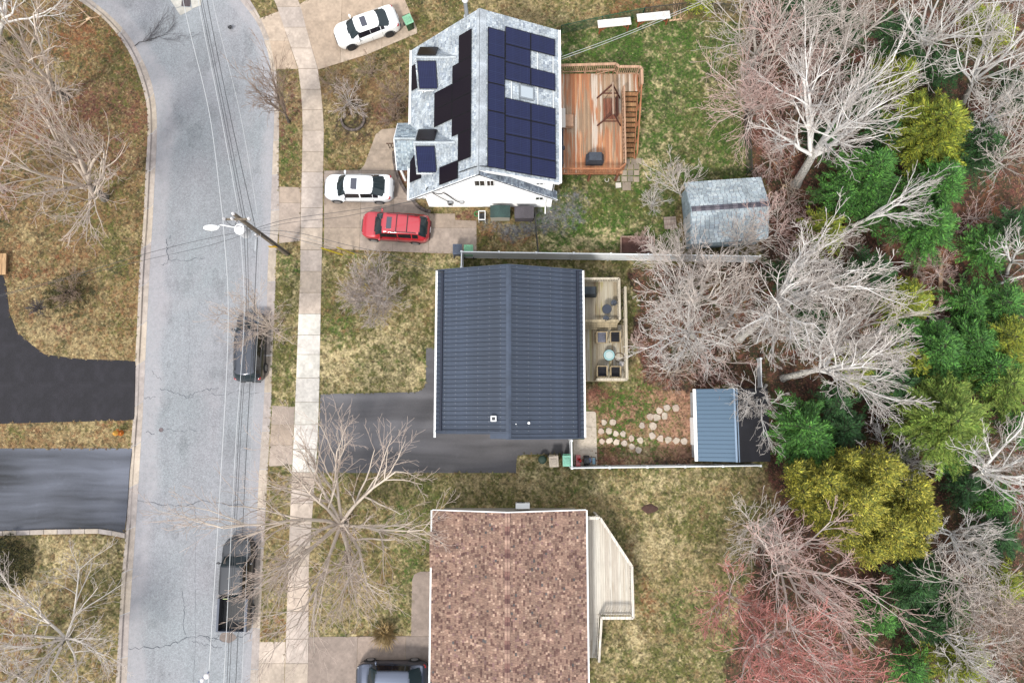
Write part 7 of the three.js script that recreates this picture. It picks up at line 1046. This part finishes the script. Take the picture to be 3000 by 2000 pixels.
// the golden cedar: one broad many-topped crown
{
  const b = [2440, 1455]; const lead = [[2530, 1480, 7.5, 2.5], [2430, 1415, 6.2, 2.0], [2600, 1370, 7.0, 1.9], [2700, 1430, 6.4, 1.7], [2640, 1560, 6.6, 2.1], [2480, 1560, 5.8, 2.0], [2350, 1440, 4.8, 1.8], [2720, 1520, 6.0, 1.8], [2560, 1620, 5.2, 1.7], [2330, 1380, 4.0, 1.5], [2690, 1610, 5.0, 1.5], [2400, 1500, 5.2, 1.7], [2500, 1350, 5.4, 1.6]];
  const C = thing('golden_cedar', 'broad golden yellow cedar, brightest crown in the wood', 'tree', P(b[0], b[1], 0), 0, 'conifers');
  lead.forEach(([u, v, h, r], i) => { const tmp = conifer('fir_tree', 'x', { b: [lerp(b[0], u, 0.62), lerp(b[1], v, 0.55)], t: [u, v], h, R: r, kind: 'cedar', dens: 1.0, clump: 0.55, full: 0.7, seed: 80 + i, y0: 0.35 }); used.fir_tree--; const o = tmp.position.clone().sub(C.position); for (const k of [...tmp.children]) { k.position.add(o); C.add(k); } scene.remove(tmp); });
}
// ---------------------------------------------------------------- bare trees of the wood
[
  ['Big', 'large white bare tree with thick leaning trunk at top right', { b: [2332, 540], t: [2500, 255], h: 10.8, R: 5.4, r: 0.3, kind: 'white', fork: 0.44, limbs: 9, kids: 6, tips: 0.016 }],
  ['', 'white bare tree at the top right corner edge', { b: [2822, 300], t: [2935, 60], h: 10.5, R: 3.8, r: 0.17, kind: 'white', fork: 0.36, limbs: 7, kids: 5 }],
  ['', 'white bare tree left of the corner tree at the top', { b: [2676, 172], t: [2775, 10], h: 10, R: 4.2, r: 0.18, kind: 'white', fork: 0.36, limbs: 7, kids: 5 }],
  ['', 'white bare tree at the top, second left of the corner tree', { b: [2455, 190], t: [2540, 0], h: 10, R: 3.8, r: 0.16, kind: 'pale', fork: 0.34, limbs: 7, kids: 5 }],
  ['', 'small compact white bare crown at the right edge', { b: [2872, 366], t: [2945, 305], h: 7, R: 2.6, r: 0.13, kind: 'white', fork: 0.5, limbs: 8, kids: 5 }],
  ['', 'tan bare tree overhanging the green lawn, upper one', { b: [2195, 190], t: [2280, 60], h: 9.5, R: 5.0, r: 0.17, kind: 'pale', fork: 0.3, limbs: 8, kids: 6, tips: 0.013 }],
  ['', 'tan pink bare tree overhanging the green lawn, lower one', { b: [2195, 340], t: [2235, 230], h: 8.5, R: 4.6, r: 0.15, kind: 'pink', fork: 0.3, limbs: 8, kids: 6, droop: 0.03 }],
  ['', 'thin pinkish bare tree between the lawn trees and big white tree', { b: [2330, 330], t: [2390, 200], h: 8, R: 3.4, r: 0.12, kind: 'pink', fork: 0.35, limbs: 6, kids: 5 }],
  ['', 'dead white tree leaning far to the right', { b: [2436, 692], t: [2725, 556], h: 6.5, R: 2.0, r: 0.15, kind: 'white', fork: 0.5, limbs: 6, kids: 4, lv: 4, open: 0.8 }],
  ['', 'spreading bare tree with thick trunk, centre of the group', { b: [2165, 992], t: [2430, 765], h: 11, R: 4.2, r: 0.24, kind: 'white', fork: 0.5, limbs: 9, kids: 6, tips: 0.015 }],
  ['', 'bare tree above the pale fence behind the grey deck', { b: [2042, 905], t: [2070, 790], h: 9, R: 4.2, r: 0.17, kind: 'pale', fork: 0.4, limbs: 8, kids: 6, tips: 0.014 }],
  ['', 'broad bare tree just right of the grey deck', { b: [2030, 985], t: [2000, 940], h: 7.5, R: 4.4, r: 0.17, kind: 'white', fork: 0.42, limbs: 9, kids: 6, tips: 0.015 }],
  ['', 'lichen grey bare tree left of the central trunk', { b: [2110, 960], t: [2210, 845], h: 8, R: 2.8, r: 0.13, kind: 'grey', fork: 0.45, limbs: 6, kids: 5 }],
  ['', 'low white bare tree right below the central trunk', { b: [2215, 1000], t: [2330, 945], h: 7.5, R: 3.2, r: 0.15, kind: 'white', fork: 0.5, limbs: 8, kids: 5, tips: 0.014 }],
  ['', 'bare tree with pale trunk reaching right above the blue shed', { b: [2295, 1108], t: [2590, 1040], h: 9.5, R: 4.0, r: 0.2, kind: 'white', fork: 0.5, limbs: 9, kids: 6, tips: 0.014 }],
  ['', 'fine bare tree upper right in the central group', { b: [2395, 1020], t: [2570, 905], h: 9, R: 3.8, r: 0.15, kind: 'pale', fork: 0.4, limbs: 8, kids: 6 }],
  ['', 'thin bare tree bending over the blue shed roof', { b: [2245, 1128], t: [2190, 1230], h: 4.8, R: 2.1, r: 0.09, kind: 'white', fork: 0.3, limbs: 6, kids: 5, tips: 0.011 }],
  ['', 'small bare tree beside the grey shed', { b: [2002, 582], t: [1945, 490], h: 4.2, R: 2.2, r: 0.08, kind: 'pale', fork: 0.25, limbs: 5, kids: 5 }],
  ['', 'reddish bare sapling right of the grey shed', { b: [2270, 690], t: [2310, 630], h: 5, R: 2.4, r: 0.08, kind: 'pink', fork: 0.25, limbs: 6, kids: 5 }],
  ['', 'pale bare sapling above the pale fence end', { b: [2160, 740], t: [2185, 690], h: 4.6, R: 2.2, r: 0.08, kind: 'pale', fork: 0.25, limbs: 6, kids: 5 }],
  ['', 'bare sapling between the grey shed and pale fence', { b: [1990, 770], t: [1985, 720], h: 4.2, R: 2.4, r: 0.07, kind: 'pale', fork: 0.2, limbs: 6, kids: 5 }],
  ['', 'dense white bare shrub above the golden cedar', { b: [2590, 1335], t: [2610, 1335], h: 4.2, R: 3.0, r: 0.09, kind: 'white', fork: 0.15, limbs: 9, kids: 5, open: 1.1 }],
  ['', 'white barked tree lying toward the right edge', { b: [2790, 1406], t: [3020, 1355], h: 8, R: 3.4, r: 0.18, kind: 'white', fork: 0.5, limbs: 7, kids: 5 }],
  ['', 'white bare crown right of the golden cedar', { b: [2770, 1560], t: [2850, 1575], h: 6, R: 2.9, r: 0.12, kind: 'white', fork: 0.3, limbs: 8, kids: 5 }],
  ['', 'twisted white bare tree at the lower right edge', { b: [2800, 1700], t: [2870, 1740], h: 7, R: 3.4, r: 0.13, kind: 'pale', fork: 0.3, limbs: 8, kids: 5, open: 1.1 }],
  ['', 'leaning white trunk at the bottom right', { b: [2655, 1795], t: [2895, 1935], h: 6.5, R: 1.8, r: 0.12, kind: 'white', fork: 0.5, limbs: 5, kids: 4 }],
  ['', 'tan bushy bare tree at the bottom right edge', { b: [2890, 1760], t: [2975, 1840], h: 7, R: 3.2, r: 0.14, kind: 'tan', fork: 0.3, limbs: 8, kids: 6 }],
  ['', 'white twiggy tree in the bottom right corner', { b: [2770, 1920], t: [2850, 1995], h: 6, R: 2.8, r: 0.12, kind: 'white', fork: 0.3, limbs: 7, kids: 5 }],
  ['', 'pinkish red maple, upper one beside the lawn', { b: [2270, 1650], t: [2380, 1680], h: 8.5, R: 5.2, r: 0.17, kind: 'pink', fork: 0.3, limbs: 9, kids: 6, tips: 0.013 }],
  ['', 'deep red budding maple at the bottom edge', { b: [2220, 1870], t: [2300, 1945], h: 8.0, R: 5.4, r: 0.19, kind: 'red', fork: 0.25, limbs: 10, kids: 6, tips: 0.013 }],
  ['', 'red budding maple sapling between the two large maples', { b: [2140, 1740], t: [2140, 1770], h: 5.5, R: 3.2, r: 0.09, kind: 'red', fork: 0.25, limbs: 7, kids: 6 }],
  ['', 'red maple at the very bottom, right of the deep red one', { b: [2430, 1900], t: [2490, 1970], h: 7, R: 3.6, r: 0.13, kind: 'red', fork: 0.3, limbs: 7, kids: 5 }],
  ['', 'thin pale tree between the cedar and upper maple', { b: [2240, 1540], t: [2230, 1560], h: 6, R: 2.6, r: 0.09, kind: 'pale', fork: 0.25, limbs: 6, kids: 5 }],
  ['', 'pale bare tree at the right edge above the clearing', { b: [2950, 800], t: [3000, 690], h: 7, R: 2.4, r: 0.12, kind: 'white', fork: 0.4, limbs: 6, kids: 4 }],
  ['', 'thin white bare tree at the right edge, mid height', { b: [2900, 480], t: [2990, 430], h: 7, R: 2.6, r: 0.11, kind: 'pale', fork: 0.35, limbs: 6, kids: 5 }],
  ['', 'pale bare shrub right of the fluffy pine', { b: [2900, 1330], t: [2950, 1310], h: 5, R: 2.8, r: 0.1, kind: 'pale', fork: 0.2, limbs: 7, kids: 5 }],
].forEach(([, lb, o], i) => bareTree('bare_tree', lb, { ...o, seed: 40 + i, group: 'bare trees of the wood' }));
// west side of the street
bareTree('bare_tree', 'wide bare tree with dark trunk at the upper left', { b: [192, 285], t: [40, 140], h: 9.5, R: 5.2, r: 0.26, kind: 'tan', fork: 0.34, limbs: 8, kids: 5, seed: 201, group: 'bare trees along the street', tips: 0.013 });
bareTree('bare_tree', 'large spreading bare tree on the west lawn', { b: [306, 580], t: [165, 455], h: 9.5, R: 5.4, r: 0.24, kind: 'tan', fork: 0.38, limbs: 10, kids: 5, seed: 202, group: 'bare trees along the street', tips: 0.013 });
bareTree('bare_tree', 'white trunked bare tree cut by the top left corner', { b: [-10, 130], t: [40, -60], h: 8, R: 3.0, r: 0.16, kind: 'white', fork: 0.5, limbs: 6, kids: 5, seed: 203, group: 'bare trees along the street' });
bareTree('bare_tree', 'low spreading bare tree at the bottom left', { b: [200, 1868], t: [160, 1880], h: 5.5, R: 5.8, r: 0.16, kind: 'pale', fork: 0.25, limbs: 9, kids: 6, open: 1.0, seed: 204, group: 'bare trees along the street', tips: 0.012 });
bareTree('bare_tree', 'pinkish bare tree at the far left edge beside the west lawn tree', { b: [10, 560], t: [-60, 470], h: 7, R: 3.6, r: 0.14, kind: 'pink', fork: 0.3, limbs: 7, kids: 6, seed: 205, group: 'bare trees along the street' });
bareTree('bare_tree', 'small bare tree in the bottom left corner', { b: [60, 1970], t: [20, 2010], h: 5, R: 3.2, r: 0.1, kind: 'pale', fork: 0.25, limbs: 7, kids: 5, seed: 206, group: 'bare trees along the street' });
bareTree('bare_tree', 'slender brown bare street tree north of the white sedan', { b: [846, 356], t: [790, 230], h: 6.5, R: 2.2, r: 0.1, kind: 'brown', fork: 0.2, limbs: 8, kids: 5, seed: 207, group: 'bare trees along the street', tips: 0.009, open: 0.7 });
bareTree('bare_tree', 'bare street tree hanging over the charcoal parked car', { b: [812, 968], t: [715, 925], h: 6.2, R: 3.4, r: 0.1, kind: 'tan', fork: 0.25, limbs: 9, kids: 5, seed: 208, group: 'bare trees along the street', tips: 0.009, open: 0.95 });
bareTree('bare_tree', 'wide bare tree in front of the brown roofed house', { b: [1010, 1528], t: [955, 1570], h: 8.0, R: 8.2, r: 0.22, kind: 'tan', fork: 0.28, limbs: 14, kids: 6, seed: 209, group: 'bare trees along the street', tips: 0.011, open: 0.95 });
// shrubs
const shrub = (label, o) => bareTree('bare_shrub', label, { limbs: 9, lv: 3, kids: 6, fork: 0.12, open: 1.0, r: 0.05, tips: 0.008, cat: 'shrub', group: 'bare shrubs', ...o });
shrub('grey twiggy shrub in the lawn before the blue roofed house', { b: [1112, 885], t: [1078, 845], h: 3.4, R: 2.5, lv: 4, kids: 7, limbs: 14, r: 0.08, kind: 'grey', seed: 301, tips: 0.011 });
shrub('weeping grey shrub inside the stone edged bed', { b: [1022, 300], t: [1025, 285], h: 1.5, R: 1.6, kind: 'grey', seed: 302, droop: 0.12, tips: 0.012, r: 0.06 });
shrub('brown twiggy shrub by the porch, upper one', { b: [1160, 290], t: [1150, 265], h: 1.9, R: 1.5, kind: 'brown', seed: 303, lv: 4, kids: 4 });
shrub('brown twiggy shrub by the porch, lower one', { b: [1155, 350], t: [1145, 335], h: 1.6, R: 1.2, kind: 'brown', seed: 304, lv: 4, kids: 4 });
shrub('sparse brown shrub left of the stone edged bed', { b: [985, 255], t: [975, 240], h: 1.6, R: 1.6, kind: 'brown', seed: 305, lv: 4, kids: 4 });
shrub('sparse brown shrub above the stone edged bed', { b: [1090, 215], t: [1080, 195], h: 1.7, R: 1.7, kind: 'brown', seed: 306, lv: 4, kids: 4 });
shrub('grey bare shrub between red deck pavers and grey shed', { b: [1912, 600], t: [1920, 580], h: 1.3, R: 1.5, kind: 'white', seed: 307, open: 1.2 });
shrub('red twiggy shrub under the deck railing of the grey deck', { b: [1862, 1010], t: [1872, 1000], h: 1.6, R: 1.6, kind: 'pink', seed: 308, lv: 4, kids: 4 });
shrub('red twiggy shrub in the timber framed bed', { b: [1880, 712], t: [1885, 702], h: 1.4, R: 1.3, kind: 'pink', seed: 309 });
shrub('olive twiggy shrub on the west lawn', { b: [212, 862], t: [203, 855], h: 1.3, R: 1.5, kind: 'brown', seed: 310, lv: 4, kids: 5 });
shrub('small dark twiggy shrub on the west lawn', { b: [120, 905], t: [115, 902], h: 0.8, R: 0.7, kind: 'dark', seed: 311 });
for (let i = 0; i < 14; i++) { const R = rng(700 + i), u = [2260, 2310, 2290, 2700, 2750, 2680, 2860, 2330, 2060, 1960, 2120, 2480, 2700, 2830][i], v = [470, 590, 420, 760, 800, 690, 640, 760, 1080, 1090, 1060, 730, 930, 950][i]; shrub(['reddish bare undergrowth at the lawn edge of the wood', 'reddish bare undergrowth near the grey shed', 'reddish bare undergrowth under the big white tree', 'low undergrowth in the leaf litter clearing, upper', 'low undergrowth in the leaf litter clearing, middle', 'low undergrowth in the leaf litter clearing, left', 'low undergrowth above the clearing at the right', 'undergrowth right of the pale fence corner', 'undergrowth above the blue shed', 'undergrowth right of the grey deck end', 'undergrowth above the blue shed, right one', 'undergrowth under the dead leaning tree', 'brushwood on the fallen grey trunks, left', 'brushwood on the fallen grey trunks, right'][i], { b: [u, v], t: [u + 6, v - 4], h: 1.6 + R(), R: 1.6 + R(), kind: ['pink', 'tan', 'pink', 'tan'][i % 4], seed: 320 + i, lv: 4, kids: 4, group: 'undergrowth shrubs' }); }
// leafy evergreen shrubs
function leafShrub(label, u, v, r, h, cols, n, seed) {
  const b = P(u, v), T = thing('evergreen_shrub', label, 'shrub', b, 0, 'evergreen shrubs'), L = new Leaves(), R = rng(seed), W = new Strands();
  for (let i = 0; i < 26; i++) { const a = R() * 2 * PI, e = new V3(b.x + Math.cos(a) * r * 0.8 * R(), h * (0.6 + 0.35 * R()), b.z + Math.sin(a) * r * 0.8 * R()); W.tube([b, b.clone().lerp(e, 0.5).add(new V3(0, 0.1, 0)), e], [0.03, 0.02, 0.01], 4); }
  for (let i = 0; i < n; i++) { const a = R() * 2 * PI, q = Math.pow(R(), 0.55), lump = 0.8 + 0.35 * vnoise(Math.cos(a) * 3 + 7, Math.sin(a) * 3 + seed), x = Math.cos(a) * q * r * lump, z = Math.sin(a) * q * r * lump, y = h * Math.sqrt(Math.max(0.02, 1 - q * q)) * (0.55 + 0.5 * R()), c = alb(...cols[Math.floor(R() * cols.length)]), k = 0.7 + 0.6 * R(); L.blade(new V3(b.x + x, y, b.z + z), new V3(R() - 0.5, 0.2 + R() * 0.5, R() - 0.5).normalize().multiplyScalar(0.1 + 0.1 * R()), 0.035, new V3(R() - 0.5, 0, R() - 0.5).normalize(), [c[0] * k, c[1] * k, c[2] * k], 0); }
  W.mesh(T, 'stems', TR.brown[0]); L.mesh(T, 'foliage', M.leaf);
}
leafShrub('dense dark green round shrub below the pale edging', 28, 1645, 1.75, 1.6, [[58, 62, 30], [74, 76, 36], [44, 50, 26], [96, 94, 48]], 5200, 401);
leafShrub('thin olive evergreen shrub on the west lawn', 208, 858, 1.5, 1.1, [[108, 98, 42], [92, 86, 38], [80, 78, 40]], 900, 402);
// ornamental grass, fallen branch, logs, stumps
{
  const b = P(1128, 1850), T = thing('ornamental_grass', 'golden tuft of ornamental grass leaning over the driveway', 'grass tuft', b), L = new Leaves(), R = rng(410); for (let i = 0; i < 420; i++) { const a = R() * 2 * PI, d = new V3(Math.cos(a), 0.5 + R() * 0.9, Math.sin(a) + 0.35).normalize(), c = alb(...[[226, 196, 140], [212, 178, 120], [236, 210, 160]][Math.floor(R() * 3)]).map((x) => x * 1.5); L.blade(b.clone().add(new V3((R() - 0.5) * 0.5, 0, (R() - 0.5) * 0.5)), d.multiplyScalar(0.6 + 0.7 * R()), 0.012, new V3(-Math.sin(a), 0, Math.cos(a)), c, 0.1); } L.mesh(T, 'blades', M.leaf).userData.kind = 'stuff';
  const fb = P(394, 134, 0), S = new Strands(), S2 = new Strands(), F = thing('fallen_branch', 'dark bare branch lying on the street near the west kerb', 'branch', P(455, 100, ROAD_Y)), Rn = rng(411), yr = ROAD_Y + 0.03;
  const walk = (p, ang, len, rad, lvl) => { const pts = [p.clone()], rs = [rad]; let q = p.clone(), a = ang; const n = 6; for (let k = 1; k <= n; k++) { a += (Rn() - 0.5) * 0.35 + (lvl ? 0.06 * Math.sign(ang + 0.5) : 0); q = q.clone().add(new V3(Math.cos(a) * len / n, 0, -Math.sin(a) * len / n)); q.y = yr + 0.05 + 0.12 * Rn() * (lvl ? 1 : 2); pts.push(q); rs.push(Math.max(0.007, rad * (1 - 0.7 * k / n))); if (lvl < 2) for (let m = 0; m < (lvl ? 2 : 2); m++) if (Rn() < 0.8) walk(q.clone(), a + (Rn() - 0.5) * 1.6, len * (0.38 + 0.25 * Rn()), rs[k] * 0.6, lvl + 1); } (lvl < 1 ? S : S2).tube(pts, rs, lvl ? 3 : 6); };
  walk(fb, 0.5, 2.6, 0.035, 0); walk(fb.clone().add(new V3(0.8, 0, -0.4)), 0.75, 2.2, 0.025, 1); S.mesh(F, 'branch_stem', TR.dark[0]); S2.mesh(F, 'twigs', TR.dark[1]);
  const log = (label, pts, r, m) => { const p3 = pts.map(([u, v, h]) => P(u, v, h)); const Sx = new Strands(), Lg = thing('fallen_log', label, 'log', p3[0].clone().setY(0), 0, 'fallen trunks'); Sx.tube(p3, p3.map((_, k) => r * (1 - 0.45 * k / p3.length)), 8); Sx.mesh(Lg, 'stem', m); const Rb = rng(Math.round(pts[0][0])); for (let k = 0; k < 7; k++) { const f = 0.25 + 0.7 * Rb(), q = p3[0].clone().lerp(p3[p3.length - 1], f), S3 = new Strands(), d = new V3(Rb() - 0.5, 0.25 * Rb(), Rb() - 0.5).normalize(); S3.tube([q, q.clone().addScaledVector(d, 0.5 + Rb()), q.clone().addScaledVector(d, 1 + Rb()).add(new V3(0, 0.15, 0))], [0.03, 0.02, 0.01], 4); S3.mesh(Lg, 'side_branch', m); } };
  log('pale fallen trunk across the clearing, upright one', [[2756, 850, 0.2], [2758, 790, 0.25], [2752, 735, 0.3]], 0.16, bark([206, 172, 146])); log('grey fallen trunk below the clearing, upper one', [[2700, 938, 0.2], [2800, 945, 0.35], [2930, 935, 0.4]], 0.1, TR.grey[0]); log('grey fallen trunk below the clearing, lower one', [[2710, 925, 0.5], [2830, 950, 0.3], [2960, 945, 0.3]], 0.08, TR.grey[0]); log('pale broken pole below the yellow green pine, left', [[2670, 470, 0.3], [2720, 425, 1.2]], 0.09, TR.white[0]); log('pale broken pole below the yellow green pine, right', [[2692, 495, 0.2], [2738, 425, 1.0]], 0.1, bark([206, 176, 156])); log('white dead trunk at the right edge above the olive pine', [[2915, 838, 0.2], [2960, 818, 0.6], [3010, 805, 0.9]], 0.09, TR.white[0]); log('short pale log in the leaf litter by the big white tree', [[2292, 555, 0.1], [2297, 540, 0.12]], 0.09, bark([214, 184, 156])); log('pale stick at the end of the white tables', [[1962, 60, 0.1], [1998, 55, 0.12]], 0.07, bark([214, 180, 150])); log('short pale log right of the green lawn', [[2262, 470, 0.1], [2280, 482, 0.12]], 0.08, bark([206, 160, 130])); log('pale split log on the west lawn by the curve', [[252, 57, 0.1], [266, 52, 0.1]], 0.1, bark([224, 190, 160]));
}
// ---------------------------------------------------------------- grass tufts and fallen leaves
{
  const R = rng(55), blade = new THREE.BufferGeometry(), pp = [], nn = []; for (let k = 0; k < 5; k++) { const a = k / 5 * 2 * PI + 0.4, c = Math.cos(a), s = Math.sin(a), w = 0.015, l = 0.06 + 0.02 * (k % 3), hgt = 0.014 + 0.008 * (k % 2); pp.push(s * w + c * 0.006, 0, -c * w + s * 0.006, -s * w + c * 0.006, 0, c * w + s * 0.006, c * l, hgt, s * l); for (let q = 0; q < 3; q++) nn.push(c * 0.25, 0.95, s * 0.25); }
  blade.setAttribute('position', new THREE.Float32BufferAttribute(pp, 3)); blade.setAttribute('normal', new THREE.Float32BufferAttribute(nn, 3));
  const hide = [[[-6, -24.8], [2.8, -24.8], [2.8, -14.5], [-6, -14.5]], [[-4.2, -9], [4, -9], [4, 0.6], [-4.2, 0.6]], [[-4.6, 5.6], [4.3, 5.6], [4.3, 18], [-4.6, 18]]];
  const mats = [], cols = [], leaves = [], lcol = []; const m4 = new THREE.Matrix4(), q = new THREE.Quaternion(), e = new THREE.Euler();
  const N = 330000; let nT = 0;
  for (let i = 0; i < N; i++) {
    const x = -38 + R() * 76, z = -31 + R() * 49, [u0, v0] = sheet(x, z), u = u0 + (R() - 0.5) * 9, v = v0 + (R() - 0.5) * 9; if (u < -20 || u > 3020 || v < -20 || v > 2020) continue;
    const wood = inside(FOREST, u, v) || inside(BACKWOOD, u, v), bare = inside(DIRT, u, v);
    if (paved(u, v) || hide.some((p) => inside(p, x, z))) continue;
    const g = groundColour(x, z);
    if (wood || (bare && R() < 0.75)) { if (R() < 0.55) continue; q.setFromEuler(e.set((R() - 0.5) * 1.2, R() * 6.3, (R() - 0.5) * 1.2)); const s = 0.7 + R() * 0.9; m4.compose(new V3(x, 0.015 + R() * 0.03, z), q, new V3(s, s, s)); leaves.push(...m4.elements); const c = alb(...[[150, 92, 78], [176, 120, 98], [120, 70, 60], [206, 160, 130], [96, 66, 52], [164, 104, 90]][Math.floor(R() * 6)]); const mx = 0.6; lcol.push(lerp(g[0], c[0], mx), lerp(g[1], c[1], mx), lerp(g[2], c[2], mx)); continue; }
    q.setFromEuler(e.set((R() - 0.5) * 0.5, R() * 6.3, (R() - 0.5) * 0.5)); const s = 0.7 + R() * 0.9; m4.compose(new V3(x, paved(u0, v0) ? 0.02 : 0, z), q, new V3(s, s * (0.7 + R() * 0.6), s)); mats.push(...m4.elements); const k = 0.3 + 1.35 * R() * R() + 0.2 * R(), w = R() < 0.14 ? 0.5 : 0; const st = PL[PK.indexOf('straw')]; cols.push(lerp(g[0], st[0], w) * k, lerp(g[1], st[1], w) * k, lerp(g[2], st[2], w) * k); nT++;
  }
  const inst = (name, label, cat, geo, mm, cc) => { const n = mm.length / 16, im = new THREE.InstancedMesh(geo, new THREE.MeshStandardMaterial({ roughness: 1, side: THREE.DoubleSide }), n); im.instanceMatrix.array.set(mm); im.instanceColor = new THREE.InstancedBufferAttribute(new Float32Array(cc), 3); im.name = name; im.userData = { kind: 'stuff', label, category: cat }; shadows(im); scene.add(im); };
  const push = (arr) => { const f = new Float32Array(arr.length); for (let i = 0; i < arr.length; i++) f[i] = arr[i]; return f; };
  inst('grass', 'short dry spring grass tufts on all the lawns', 'grass', blade, push(mats), push(cols));
  const lg = new THREE.BufferGeometry(); lg.setAttribute('position', new THREE.Float32BufferAttribute([-0.05, 0, 0, 0, 0.012, 0.032, 0.055, 0, 0, -0.05, 0, 0, 0.055, 0, 0, 0, 0.01, -0.032], 3)); lg.computeVertexNormals();
  inst('leaf_litter', 'fallen brown and red leaves over the woodland floor', 'leaves', lg, push(leaves), push(lcol));
  console.log('tufts', nT, 'leaves', leaves.length / 16, 'tree triangles', Math.round(treeTris));
}
renderer.render(scene, camera);
